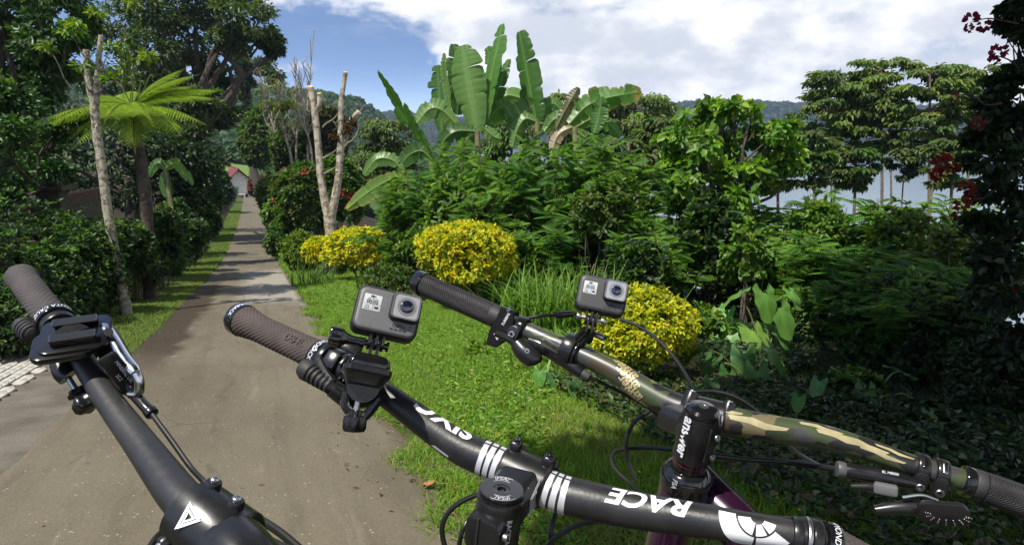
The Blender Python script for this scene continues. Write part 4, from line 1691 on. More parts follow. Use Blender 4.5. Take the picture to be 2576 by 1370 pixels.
hedge('dark hedge shrub with red blossoms just left of the pollarded trunk', 765, 27, 415, 600, 66, 5200, 0.24, 0.12, G_MID + G_OLIVE, 721, 5)
hedge('dark green shrub right of the pollarded trunk, a few red blossoms', 862, 27, 400, 585, 52, 4200, 0.24, 0.12, G_MID, 722, 4)
hedge('yellow green shrub with drooping sprays at the far road bend', 690, 42, 448, 530, 42, 2600, 0.34, 0.16, [(0.17, 0.23, 0.025), (0.13, 0.19, 0.025)], 723, 2)
hedge('green shrub with one red blossom where the road turns', 705, 36, 490, 590, 45, 2800, 0.30, 0.14, G_MID + G_FRESH, 724, 2)
hedge('orange tinged shrub above the yellow green one', 728, 38, 425, 500, 34, 2000, 0.32, 0.14, [(0.22, 0.10, 0.03), (0.10, 0.12, 0.03), (0.16, 0.11, 0.03)], 725, 2)
hedge('rusty red shrub beside the little house', 652, 88, 448, 492, 22, 1500, 0.6, 0.3, [(0.16, 0.05, 0.03), (0.12, 0.07, 0.03), (0.2, 0.07, 0.04)], 726, 2)
hedge('low green shrub on the verge at the bend', 716, 28, 560, 640, 40, 2400, 0.2, 0.09, G_MID, 727, 0)
px_bush('purple_shrub', 'dark purple leaved little tree left of the house', 'shrub', 560, 92, 452, 500, 22, 2200, 0.55, 0.3, [(0.07, 0.022, 0.035), (0.09, 0.03, 0.045)], 728, lumpy=0.25)
px_bush('roadside_tree', 'round dark green tree behind the yellow green shrub', 'tree', 672, 62, 285, 445, 55, 7000, 0.5, 0.25, G_MID + G_OLIVE, 729, lumpy=0.35, inner=0.5)
px_bush('roadside_tree', 'brown green bushy tree behind the pollarded trunk', 'tree', 828, 46, 268, 410, 46, 4200, 0.4, 0.18, [(0.10, 0.075, 0.035), (0.075, 0.075, 0.025), (0.06, 0.08, 0.02)], 730, lumpy=0.4, inner=0.45)
px_bush('roadside_tree', 'green bush filling the gap above the hedge', 'tree', 740, 48, 330, 460, 50, 4200, 0.4, 0.2, G_OLIVE + G_MID, 731, lumpy=0.4, inner=0.5)
px_bush('roadside_tree', 'dark tree beside the road left of the house', 'tree', 548, 70, 420, 520, 30, 3400, 0.5, 0.25, G_DARK + G_MID, 732, lumpy=0.35, inner=0.5)
px_bush('roadside_tree', 'leafy tree over the left road edge near the bend', 'tree', 505, 40, 440, 560, 46, 4200, 0.36, 0.18, G_DARK + G_MID, 733, lumpy=0.35, inner=0.5)

# mixed broad-leaved shrubs through the feathery thicket, and weeds on the verge
for u, d, vt, vb, hw, sd, lab, cl in ((1150, 12.6, 440, 610, 80, 771, 'broad leaved shrub in the thicket behind the rounded golden shrub', G_MID + G_FRESH), (1330, 11.8, 600, 740, 70, 772, 'fresh leafy shrub behind the arching grass', G_FRESH + G_MID), (1510, 11.2, 430, 620, 80, 773, 'broad leaved shrub in the middle of the thicket', G_MID + G_OLIVE),
                                  (1620, 9.2, 600, 760, 70, 774, 'dark broad leaved shrub behind the right camera', G_MID + G_DARK), (2060, 10.8, 480, 660, 75, 775, 'light green shrub right of the creeper', G_FRESH + G_MID), (2270, 9.6, 500, 690, 80, 776, 'yellowish green shrub in the right thicket', G_FRESH + G_OLIVE), (2400, 8.6, 540, 720, 70, 777, 'dull green shrub beside the flowering column', G_OLIVE),
                                  (1370, 8.0, 835, 905, 48, 778, 'leafy weed on the verge under the ribbed grip', G_FRESH), (1290, 8.6, 800, 880, 45, 779, 'leafy weed at the right foot of the rounded golden shrub', G_FRESH), (1210, 6.9, 870, 940, 40, 780, 'small leafy weed in the lawn', G_FRESH), (1770, 7.4, 760, 880, 55, 781, 'leafy plant right of the near golden shrub', G_MID + G_FRESH)):
    px_bush('thicket_shrub', lab, 'shrub', u, d, vt, vb, hw, 1500 if d > 9 else 700, 0.0125 * d, 0.0062 * d, cl, sd, group='broad leaved shrubs in the thicket', lumpy=0.55, inner=0.25)

# taller dark bushes filling the shade on the right
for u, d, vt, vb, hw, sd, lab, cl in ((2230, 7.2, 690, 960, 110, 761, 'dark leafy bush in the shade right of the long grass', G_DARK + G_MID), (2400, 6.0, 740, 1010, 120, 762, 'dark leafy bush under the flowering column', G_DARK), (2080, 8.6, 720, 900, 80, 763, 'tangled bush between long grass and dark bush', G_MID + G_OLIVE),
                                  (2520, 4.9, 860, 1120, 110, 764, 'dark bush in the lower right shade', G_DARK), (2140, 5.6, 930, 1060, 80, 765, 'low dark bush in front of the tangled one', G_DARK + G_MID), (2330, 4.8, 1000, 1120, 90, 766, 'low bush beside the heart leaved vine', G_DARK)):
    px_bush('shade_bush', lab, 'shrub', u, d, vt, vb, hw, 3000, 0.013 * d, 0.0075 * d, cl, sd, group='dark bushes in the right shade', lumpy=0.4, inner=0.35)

# left bank bushes
for u, d, vt, vb, hw, sd, lab in ((45, 9.6, 500, 780, 130, 741, 'dark large leaved bush on the bank behind the left grip'), (205, 10.6, 530, 760, 90, 742, 'leafy bush on the bank left of the pale trunk'), (248, 10.5, 590, 780, 56, 743, 'sparse bush at the foot of the pale trunk'),
                              (318, 12.5, 540, 720, 66, 744, 'dark bush on the bank right of the pale trunk'), (398, 15, 530, 690, 56, 745, 'shaded bush hanging over the grass strip'), (455, 21, 520, 650, 46, 746, 'dark bush on the bank under the little banana plant'),
                              (505, 30, 505, 600, 32, 747, 'shaded shrub on the bank at the bend'), (30, 8.2, 740, 890, 80, 748, 'low olive bush behind the paved driveway'), (150, 9.2, 640, 870, 85, 749, 'dark bush above the driveway beside the left bike'), (50, 8.4, 590, 890, 110, 750, 'tall dark bush at the left edge above the pavers'), (-70, 7.8, 540, 900, 130, 751, 'dark bush reaching in from the left edge'), (25, 6.9, 730, 905, 80, 752, 'lowest dark bush hanging over the pavers'), (115, 7.3, 770, 905, 62, 753, 'low dark bush between the left mount and the pavers'), (-90, 6.8, 700, 930, 100, 754, 'dark bush at the outer end of the pavers')):
    px_bush('bank_shrub', lab, 'shrub', u, d, vt, vb, hw, 4200, 0.0088 * d, 0.0044 * d, G_MID + G_DARK + [(0.03, 0.06, 0.02)] + ([(0.10, 0.19, 0.02), (0.08, 0.16, 0.02)] if sd in (742, 743, 748) else []), sd, mat=LEAF, group='shrubs on the left bank', lumpy=0.5, inner=0.3)


# ------------------------------------------------------------------ bare, thin grey trees
def bare_tree(label, path, d, seed, r0, nbr=26, leaves=None):
    b = base_at(path[0][0], d)
    root = thing('bare_tree', b, label, 'tree', 'bare grey trees above the hedge')
    r = np.random.default_rng(seed)
    bm = bmesh.new()
    pts = [list(b)] + [list(P(u, v, d)) for u, v in path]
    q = catmull(pts, 24)
    bm_tube(bm, q, list(np.linspace(r0, r0 * 0.15, 24)), 7)
    for i in range(nbr):
        k = int(r.integers(8, 23))
        a = r.uniform(0, 6.28)
        ln = r.uniform(0.8, 2.6) * (1.2 - k / 30)
        e = q[k] + np.array([math.cos(a) * 0.45, math.sin(a) * 0.45, 1.0]) * ln
        rr = r0 * 0.35
        limb(bm, q[k], e, rr, rr * 0.3, seed + i, 0.05, 6, 5)
        for j in range(4):
            t = r.uniform(0.35, 1.0)
            s = q[k] + (e - q[k]) * t
            a = r.uniform(0, 6.28)
            f = s + np.array([math.cos(a) * 0.6, math.sin(a) * 0.6, 0.8]) * ln * 0.4
            limb(bm, s, f, rr * 0.35, rr * 0.14, seed + 200 + i * 4 + j, 0.05, 4, 4)
    mk('trunk', bm, BARK_GREY, root)
    if leaves:
        Lv = Leaves()
        c, rad = px_clumps(leaves[0], d, 0.01, seed)
        clump_leaves(Lv, c - np.array(b), rad, leaves[2], 0.45, 0.2, leaves[1], seed + 9, 0.5, 0.8, 6)
        tag(link_mesh('crown', Lv.mesh('crown'), LEAF, root), kind='stuff')


YLW = [(0.35, 0.36, 0.02), (0.28, 0.32, 0.02)]
PALEG = [(0.16, 0.19, 0.07), (0.12, 0.15, 0.05)]
bare_tree('bare grey tree with one tuft of yellow leaves', [(735, 420), (715, 330), (708, 265), (716, 200)], 44, 801, 0.14, 22, ([(705, 268, 13), (730, 266, 13), (718, 262, 12)], YLW, 40))
bare_tree('bare grey tree with the tallest thin whip against the sky', [(775, 400), (772, 300), (780, 190), (790, 75)], 45, 802, 0.13, 20)
bare_tree('bare grey tree between the yellow tufted one and the tallest', [(745, 400), (748, 300), (742, 220), (748, 150)], 46, 803, 0.12, 26, ([(735, 230, 25), (760, 260, 25), (700, 215, 22), (680, 200, 18), (755, 310, 25)], PALEG, 26))
bare_tree('leaning bare grey tree at the left of the bare group', [(700, 420), (690, 330), (668, 260), (655, 185)], 48, 804, 0.12, 24, ([(665, 230, 22), (685, 260, 22)], PALEG, 24))
bare_tree('bare grey tree close to the left cut branch', [(785, 400), (768, 320), (760, 260), (752, 190)], 43, 805, 0.10, 22)


# ------------------------------------------------------------------ layered trees between the verge and the lake
def layered_tree(label, u, d, vtop, vbot, hw, seed, n=58, per=100, L=0.34, W=0.15, cols=None, group='umbrella crowned trees above the lake', name='umbrella_tree', trunk=0.13, lean=0, low=0.0):
    b = base_at(u, d)
    root = thing(name, b, label, 'tree', group)
    r = np.random.default_rng(seed)
    k = d / FPX
    zt, zb = P(u, vtop, d).z, P(u, vbot, d).z
    cx, cy = P(u + lean, vtop, d).x, P(u, (vtop + vbot) / 2, d).y
    Lv = Leaves()
    bm = bmesh.new()
    tp = np.array([cx, cy, zt - 0.1 * (zt - zb)])
    tr = catmull([list(b - Vector((0, 0, 0.3))), list((np.array(b) + tp) / 2 + r.normal(size=3) * 0.15), list(tp)], 20)
    bm_tube(bm, tr, list(np.linspace(trunk, trunk * 0.35, 20)), 9)
    for i in range(n):
        t = r.random() ** 0.8
        z = zb + (zt - zb) * t
        prof = math.sin(math.pi * (0.16 + 0.80 * (1 - t))) ** 0.6
        a = r.uniform(0, 6.283)
        rad = hw * k * prof * r.uniform(0.25, 1.0) ** 0.6
        c = np.array([cx + math.cos(a) * rad, cy + math.sin(a) * rad * 0.9, z])
        clump_leaves(Lv, (c - np.array(b))[None, :], hw * k * 0.27, per, L, W, cols or (G_OLIVE + G_MID), seed + i * 3, 0.30, 0.75, 6, up=0.9, center=np.array([cx, cy, z]) - np.array(b))
        j = int(np.clip(np.searchsorted(tr[:, 2], z - rad * 0.5), 6, 19))
        limb(bm, tr[j], c, trunk * 0.28, trunk * 0.07, seed + 500 + i, 0.05, 6, 5)
    tag(link_mesh('crown', Lv.mesh('crown'), LEAF, root), kind='stuff')
    mk('trunk', bm, BARK, root)


C_UMB = [(0.10, 0.16, 0.025), (0.13, 0.185, 0.03), (0.075, 0.125, 0.022)]
layered_tree('left hand umbrella tree of the row above the lake', 2095, 36, 186, 395, 95, 821, cols=C_UMB)
layered_tree('tallest umbrella tree of the row above the lake', 2205, 35, 154, 385, 98, 822, 52, cols=C_UMB)
layered_tree('umbrella tree right of the tallest, crown merging with it', 2325, 33, 165, 400, 86, 823, cols=C_UMB)
layered_tree('umbrella tree at the right of the row beside the dark flowering bush', 2425, 33, 168, 410, 88, 824, cols=C_UMB)
layered_tree('small tree in front of the lake under the tallest one', 2272, 29, 372, 455, 38, 825, 14, 60, cols=G_OLIVE + G_DARK, trunk=0.07)
layered_tree('small dark tree in front of the lake at the left of the row', 2088, 31, 345, 440, 42, 826, 16, 60, cols=G_OLIVE + G_DARK, trunk=0.08)
layered_tree('slim tree with a second trunk beside the tallest one', 2232, 34, 250, 360, 50, 827, 14, 60, cols=C_UMB, trunk=0.1)
layered_tree('broad tree behind the banana clump, at its right', 1590, 40, 238, 345, 118, 828, 56, cols=C_UMB, trunk=0.2)
layered_tree('tree top peeping over the banana clump', 1405, 44, 240, 330, 70, 829, 30, cols=C_UMB, trunk=0.2)
layered_tree('round tree at the left of the banana clump before the lake', 985, 42, 305, 440, 78, 830, 44, cols=C_UMB, trunk=0.2)
layered_tree('lower tree filling the gap left of the round one', 905, 38, 395, 500, 60, 831, 24, cols=G_OLIVE + G_MID, trunk=0.15)
for u, d, vt, vb, hw, sd, lab in ((1290, 32, 290, 420, 80, 841, 'leafy tree behind the foot of the tall banana plant'), (1470, 30, 285, 430, 85, 842, 'leafy tree behind the right banana plant'), (1690, 29, 300, 450, 85, 843, 'leafy tree behind the left half of the round shrub'),
                                  (1830, 31, 320, 480, 90, 844, 'leafy tree screened by the round shrub'), (1950, 33, 350, 480, 55, 845, 'leafy tree between the round shrub and the umbrella row'), (1580, 27, 350, 470, 80, 846, 'low leafy tree under the broad one'), (2040, 28, 330, 465, 60, 847, 'bushy low tree under the left umbrella tree'), (2150, 30, 375, 470, 50, 848, 'bushy low tree between the umbrella trunks'), (2390, 29, 350, 470, 60, 849, 'bushy low tree under the right umbrella tree')):
    layered_tree(lab, u, d, vt, vb, hw, sd, 34, 80, cols=G_OLIVE + G_MID, trunk=0.14, group='leafy trees screening the lake', name='screening_tree')
layered_tree('slim tree nearest the dark flowering bush', 2345, 27, 360, 470, 30, 832, 8, 50, cols=G_OLIVE, trunk=0.09)


# ------------------------------------------------------------------ feathery thicket
def feather_frond(Lv, p, d, nrm, L, C, r):
    """bipinnate leaf: paired leaflets along a stalk"""
    n = len(p)
    d = unit(d)
    rt = unit(np.cross(d, nrm))
    u = np.cross(rt, d)
    k = 9
    for i in range(k):
        t = 0.15 + 0.85 * i / (k - 1)
        c = p + d * (L * t)[:, None] - u * (L * 0.28 * t * t)[:, None]
        pl = L * 0.36 * math.sin(math.pi * (0.15 + 0.78 * t)) ** 0.8
        for s in (-1, 1):
            dd = unit(rt * s + d * 0.55 - u * 0.25)
            Lv.blades(c, dd, u, pl, L * 0.085, C, 4, 0.05, 0.2)
    Lv.blades(p, d, u, L, L * 0.03, C * 0.8, 4, 0, 0.28)


def feather_mesh(seed, h, rad, nf, cols):
    r = np.random.default_rng(seed)
    Lv = Leaves()
    bm = bmesh.new()
    ns = 15
    per = nf // ns
    for i in range(ns):
        a = r.uniform(0, 6.28)
        q = r.random() ** 0.5
        e = np.array([math.cos(a) * rad * q, math.sin(a) * rad * q, h * r.uniform(0.62, 1.0) * (1 - 0.22 * q * q)])
        st = catmull([(r.normal() * 0.1, r.normal() * 0.1, -0.1), (e[0] * 0.35, e[1] * 0.35, e[2] * 0.55), e], 14)
        bm_tube(bm, st, list(np.linspace(0.02, 0.005, 14)), 5)
        t = 1 - 0.85 * r.random(per) ** 1.4
        j = np.clip((t * 13).astype(int), 0, 13)
        p = st[j] + r.normal(size=(per, 3)) * 0.05
        a = r.uniform(0, 6.283, per)
        d = np.stack([np.cos(a), np.sin(a), r.uniform(-0.1, 0.75, per)], 1)
        nr = unit(np.array([0, 0, 1.0]) + r.normal(size=(per, 3)) * 0.25)
        L = r.uniform(0.20, 0.40, per)
        feather_frond(Lv, p, d, nr, L, colvar(per, cols, 0.3, r), r)
    me = Lv.mesh('foliage')
    me.materials.append(LEAF_SOFT)
    bm2 = bpy.data.meshes.new('stem')
    bm.to_mesh(bm2)
    bm.free()
    bm2.materials.append(BARK)
    return me, bm2


FEATHERS = [feather_mesh(900 + i, 2.6, 1.0, 780, G_FEATHER if i % 2 else [(0.11, 0.225, 0.026), (0.08, 0.19, 0.024), (0.14, 0.25, 0.028)]) for i in range(5)]


def feather_shrub(label, u, d, vtop, scale, k, rot):
    b = base_at(u, d)
    zt = P(u, vtop, d).z
    root = thing('feathery_shrub', b, label, 'shrub', 'feathery leaved thicket above the lake' if u > 600 else 'feathery plants on the left bank')
    me, st = FEATHERS[k % 5]
    root.rotation_euler.z = rot
    hz = (zt - b.z) / 2.6
    root.scale = (scale, scale, hz)
    o = link_mesh('foliage', me, None, root)
    tag(o, kind='stuff')
    link_mesh('stem', st, None, root)


for i, (u, d, vt, sc, lab) in enumerate((
        (1010, 14.5, 405, 1.0, 'feathery shrub behind the low banana plant'), (1110, 14, 375, 1.05, 'dark feathery shrub under the left reaching banana leaf'), (1235, 13.5, 350, 1.1, 'feathery shrub under the upright banana leaves'),
        (1370, 13.2, 312, 1.1, 'tallest feathery shrub in front of the broken banana leaf'), (1490, 13, 318, 1.1, 'feathery shrub before the torn drooping banana leaves'), (1590, 12.6, 355, 1.0, 'feathery shrub left of the round leafy shrub'),
        (1690, 14.2, 385, 1.1, 'feathery shrub behind the left half of the round leafy shrub'), (1975, 13.5, 455, 1.1, 'feathery shrub just right of the round leafy shrub'), (2080, 12.5, 440, 1.0, 'feathery shrub under the left umbrella tree'),
        (2190, 12.0, 470, 1.1, 'sunlit feathery shrub under the tallest umbrella tree'), (2310, 11.5, 462, 1.1, 'sunlit feathery shrub left of the red blossoms'), (2430, 10.5, 470, 1.1, 'feathery shrub behind the dark flowering bush'),
        (1290, 12.2, 520, 0.85, 'low feathery shrub right above the rounded golden shrub'), (1430, 12.0, 490, 1.0, 'low feathery shrub in the middle of the thicket'), (1560, 11.6, 500, 0.9, 'low feathery shrub above the camera on the camouflage bar'),
        (1970, 10.2, 560, 0.9, 'low feathery shrub beside the fresh creeper'), (2120, 9.6, 560, 0.95, 'low feathery shrub above the long grass'), (2260, 8.8, 590, 0.95, 'low feathery shrub in the right shade'), (2380, 7.6, 610, 0.9, 'low feathery shrub nearest the dark flowering bush'),
        (1180, 12.0, 470, 0.9, 'feathery shrub in the deep shade under the banana clump'), (1660, 10.6, 560, 0.9, 'feathery shrub left of the round shrub trunk'), (1840, 14.0, 500, 1.1, 'feathery shrub seen between the round shrub limbs'), (1800, 12.8, 600, 0.9, 'low feathery shrub behind the round shrub trunk'), (1215, 15.2, 335, 0.9, 'feathery shrub hiding the foot of the tall banana plant'), (1345, 15.0, 305, 0.9, 'feathery shoots hiding the stem of the broken banana leaf'), (1455, 14.8, 312, 0.9, 'feathery shoots hiding the right banana stem'), (2150, 7.4, 650, 0.7, 'feathery shrub in the shade above the tangled bush'), (2330, 6.6, 670, 0.7, 'feathery shrub close to the flowering column'), (1990, 9.8, 665, 0.6, 'feathery sprays behind the elephant ears'), (1100, 15.0, 372, 0.9, 'feathery shrub at the foot of the left reaching banana'), (1160, 15.5, 330, 1.0, 'feathery shrub mixed with the stems of the tall banana plant'), (1430, 15.5, 300, 1.0, 'light feathery shoots among the right banana stems'), (1910, 12.4, 560, 0.9, 'low feathery shrub behind the fresh creeper'))):
    feather_shrub(lab, u, d, vt, sc, i, i * 1.7)

for i, (u, d, vt, sc, lab) in enumerate(((190, 10.6, 545, 0.6, 'feathery plant on the left bank beside the pale trunk'), (300, 12.4, 560, 0.5, 'feathery plant on the left bank right of the pale trunk'), (440, 19, 520, 0.7, 'feathery plant hanging over the left verge'), (80, 9.2, 620, 0.6, 'feathery plant behind the left grip'), (370, 15, 545, 0.6, 'feathery plant on the bank in the fern shade'))):
    feather_shrub(lab, u, d, vt, sc, i + 1, i * 2.3)

# ------------------------------------------------------------------ round leafy shrub on its short trunk
def round_shrub():
    d = 11.6
    b = GR(1775, 770)
    d = proj(b)[2]
    clumps = [(1790, 268, 28), (1850, 275, 34), (1745, 310, 40), (1815, 310, 50), (1890, 305, 44), (1960, 330, 36), (1980, 380, 30), (1700, 350, 38), (1770, 365, 50), (1850, 360, 50), (1930, 370, 46), (1690, 400, 34), (1740, 420, 40), (1960, 420, 36), (1990, 410, 24), (1900, 425, 40),
              (1720, 460, 34), (1930, 460, 30), (1810, 430, 34), (1740, 520, 36), (1860, 500, 36), (1800, 560, 32), (1890, 560, 30)]
    root = clump_tree('round_shrub', 'tall rounded shrub with big fresh green leaves on a dark trunk', 'shrub', b, clumps, d, 0.05, 9, 15, 0.20, 0.15,
                      [(0.14, 0.27, 0.024), (0.105, 0.22, 0.022), (0.19, 0.31, 0.028), (0.07, 0.155, 0.02)], 951, 0.15, BARK_DARK, kind=6, mat=LEAF, subr=0.55, trunk_top=P(1790, 600, d), droop=0.35)
    return root


round_shrub()
px_bush('creeper', 'fresh light green creeper low on the round shrub trunk', 'creeper', 1888, 9.6, 560, 700, 52, 700, 0.13, 0.09, [(0.13, 0.23, 0.03), (0.10, 0.2, 0.03)], 961, lumpy=0.5, inner=0.4)
px_bush('creeper', 'dark creeper wrapped round the foot of the round shrub', 'creeper', 1790, 10.8, 470, 780, 85, 2400, 0.15, 0.09, G_DARK + G_MID, 962, lumpy=0.4, inner=0.4)


# ------------------------------------------------------------------ long grass clumps
def long_grass(label, u, v, n, L, seed, spread, cols):
    b = GR(u, v)
    r = np.random.default_rng(seed)
    p = np.zeros((n, 3))
    p[:, :2] = r.normal(size=(n, 2)) * spread
    for i in range(n):
        p[i, 2] = tz(b.x + p[i, 0], b.y + p[i, 1]) - b.z
    Lv = Leaves()
    a = r.uniform(0, 6.283, n)
    lean = r.uniform(0.15, 0.8, n)
    out = np.stack([np.cos(a), np.sin(a), np.zeros(n)], 1)
    C = colvar(n, cols, 0.25, r)
    # three straight pieces make each blade arch over
    L = L * r.uniform(0.6, 1.15, n)
    w = 0.013 * r.uniform(0.8, 1.5, n)
    q = p
    m = 5
    V = []
    for k in range(m + 1):
        t = k / m
        pos = p + out * (L * lean * t ** 1.6)[:, None] + np.array([0, 0, 1.0]) * (L * (t - 0.55 * lean * t ** 2.4))[:, None]
        rt = np.stack([-np.sin(a), np.cos(a), np.zeros(n)], 1)
        wd = (w * (1 - t ** 2) + 0.0006)[:, None]
        V += [pos - rt * wd, pos + rt * wd]
    V = np.stack(V, 1)
    Lv._add(V, [(2 * k, 2 * k + 1, 2 * k + 3, 2 * k + 2) for k in range(m)], C)
    root = thing('long_grass', b, label, 'grass clump', 'arching long grass clumps')
    tag(link_mesh('blades', Lv.mesh('blades'), GRASS_M, root), kind='stuff')


GLB = [(0.13, 0.25, 0.03), (0.16, 0.28, 0.035), (0.10, 0.20, 0.025)]
GL = [(0.085, 0.16, 0.03), (0.11, 0.19, 0.035), (0.065, 0.13, 0.025)]
long_grass('tall arching grass between the two golden shrubs', 1400, 835, 420, 1.15, 971, 0.36, GLB)
long_grass('arching grass behind the camera on the camouflage bar', 1490, 850, 220, 0.95, 978, 0.28, GLB)
long_grass('weedy grass at the foot of the near golden shrub', 1440, 930, 160, 0.5, 979, 0.25, GLB)
long_grass('arching grass just right of the rounded golden shrub', 1310, 800, 260, 1.05, 972, 0.28, GLB)
long_grass('tuft of pale grass behind the rounded golden shrub', 1150, 660, 90, 1.3, 973, 0.2, GL)
long_grass('long pale grass clump right of the elephant ear plants', 2080, 800, 260, 0.95, 974, 0.40, [(0.14, 0.19, 0.04), (0.11, 0.17, 0.03)])
long_grass('long grass behind the elephant ear plants', 1960, 780, 180, 1.0, 975, 0.35, [(0.12, 0.19, 0.035), (0.10, 0.17, 0.03)])
long_grass('arching grass left of the pollarded tree foot', 790, 715, 70, 0.8, 976, 0.3, GL)
long_grass('arching grass in front of the dull green shrub', 960, 740, 70, 0.7, 977, 0.25, GL)


# ------------------------------------------------------------------ elephant ears and heart leaved vine
def heart_leaf(w, l, seed, wave=0.06):
    """heart shaped blade in the xy plane, stalk joins at the origin, tip towards +x"""
    r = np.random.default_rng(seed)
    n = 26
    out = []
    for i in range(n):
        a = 2 * math.pi * i / n
        # cardioid-like heart with a notch behind the stalk
        rr = 0.62 + 0.38 * math.cos(a) if abs(a - math.pi) > 0.5 else 0.30
        x = math.cos(a) * (0.52 + 0.48 * max(0, math.cos(a)) ** 2)
        y = math.sin(a) * (0.60 + 0.12 * math.cos(a * 2))
        if abs(a - math.pi) < 0.36:
            x = -0.10
            y *= 0.6
        out.append((x * l, y * w))
    V, F = [(0, 0, 0)], []
    for ring, k in ((1, 0.5), (2, 1.0)):
        for i, (x, y) in enumerate(out):
            z = -0.10 * (abs(y * k) / w) ** 1.3 * w * 1.2 - 0.16 * max(0, x * k / l) ** 2 * l + wave * w * math.sin(i * 1.7 + seed) * (k == 1.0)
            V.append((x * k, y * k, z))
    for i in range(n):
        j = (i + 1) % n
        F.append((0, 1 + i, 1 + j))
    Q = [(1 + i, 1 + n + i, 1 + n + (i + 1) % n, 1 + (i + 1) % n) for i in range(n)]
    return np.array(V), np.array(F), np.array(Q)


TARO_M = leafmat('elephant_ear_leaf', 0.42, 0.32, 0.45)


def taro(label, u, v, leaves, seed, group='elephant ear plants on the right'):
    b = GR(u, v)
    root = thing('elephant_ear', b, label, 'plant', group)
    r = np.random.default_rng(seed)
    dd = proj(b)[2]
    for k, (lu, lv, size, yaw, pit, roll, col) in enumerate(leaves):
        d = dd + r.uniform(-0.3, 0.25)
        p = P(lu, lv, d)
        l = size / FPX * d
        V, F, Q = heart_leaf(l * 0.85, l, seed + k)
        M = Matrix.Translation(p - Vector(b)) @ Matrix.Rotation(R(yaw), 4, 'Z') @ Matrix.Rotation(R(pit), 4, 'Y') @ Matrix.Rotation(R(roll), 4, 'X')
        V = np.array([M @ Vector(q) for q in V])
        C = colvar(1, [col], 0.1, r).repeat(len(V), 0) * r.uniform(0.92, 1.08, (len(V), 1))
        C[0] *= 1.5
        me = mesh_np('leaf', V, [F, Q], C)
        me.shade_smooth()
        link_mesh('leaf', me, TARO_M, root)
        e = np.array(p)
        s = np.array(b) + np.array([r.normal() * 0.05, r.normal() * 0.05, -0.05])
        if 'vine' in label:
            s = np.array([p.x + r.normal() * 0.04, p.y + 0.06, tz(p.x, p.y + 0.06) - 0.03])
        mid = (e + s) / 2 + np.array([0, 0, 0.08])
        stems = bmesh.new()
        bm_tube(stems, catmull([s, mid, e - np.array([0, 0, 0.004])], 10), list(np.linspace(0.012, 0.005, 10)), 6)
        mk('stalk', stems, STEM_GREEN, root)


TARO_SUNLIT = (0.10, 0.24, 0.04)  # leaf green with the sunlight put into the colour
TARO_SHADED = (0.055, 0.145, 0.034)  # same leaf green, shade put into the colour
taro('sunlit elephant ear plant with a tall upright leaf', 1925, 885, [(1925, 742, 72, -75, 62, 0, TARO_SUNLIT), (1965, 780, 78, -60, 58, 10, TARO_SUNLIT), (1860, 735, 62, 190, 30, 20, TARO_SUNLIT), (1950, 830, 80, -40, 40, -10, TARO_SUNLIT), (1835, 825, 78, -120, 45, 0, TARO_SUNLIT), (1895, 835, 88, -80, 40, 0, (0.13, 0.28, 0.045)), (1825, 785, 52, -130, 50, 0, TARO_SUNLIT), (1990, 735, 50, -50, 45, 0, TARO_SUNLIT)], 981)
taro('shaded elephant ear plant in front of the sunlit one', 1890, 960, [(1790, 905, 62, 200, 55, 0, TARO_SHADED), (1870, 895, 75, -100, 60, 0, TARO_SHADED), (1835, 940, 60, -90, 70, 0, TARO_SHADED), (1905, 935, 72, -85, 65, 8, TARO_SHADED), (1975, 930, 85, -30, 55, 0, TARO_SHADED), (1940, 880, 70, -40, 50, 0, TARO_SHADED), (1765, 870, 60, 160, 45, 0, TARO_SHADED)], 982)
taro('small elephant ear plant behind the camera bar, at the shade edge', 1400, 985, [(1358, 935, 42, -110, 65, 0, TARO_SUNLIT), (1395, 955, 46, -90, 70, 0, TARO_SHADED), (1440, 965, 45, -60, 45, 0, TARO_SHADED)], 983)
taro('dark elephant ear plant at the right by the lake fence', 2200, 1010, [(2130, 940, 80, 30, 30, 0, TARO_SHADED), (2260, 930, 70, 20, 20, 0, TARO_SHADED), (2180, 985, 62, -90, 60, 0, TARO_SHADED), (2300, 1000, 80, -20, 40, 0, TARO_SHADED)], 984)
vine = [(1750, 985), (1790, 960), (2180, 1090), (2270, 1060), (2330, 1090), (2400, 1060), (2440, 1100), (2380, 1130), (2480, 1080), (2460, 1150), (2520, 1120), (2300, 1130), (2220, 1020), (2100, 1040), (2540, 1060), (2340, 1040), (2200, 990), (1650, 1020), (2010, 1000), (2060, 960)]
for g in range(4):
    ls = [(u, v, 34 + 6 * ((u + v) % 3), -90 + ((u * 7) % 120) - 60, 35 + (v % 40), ((u % 30) - 15), TARO_SHADED) for i, (u, v) in enumerate(vine) if i % 4 == g]
    taro(['heart leaved vine with leaves just below the golden shrub', 'heart leaved vine trailing over the dark ground at right', 'heart leaved vine near the right grip of the camouflage bar', 'heart leaved vine farthest in the shade'][g], ls[0][0], ls[0][1] + 20, ls, 985 + g, 'heart leaved vines in the shade')


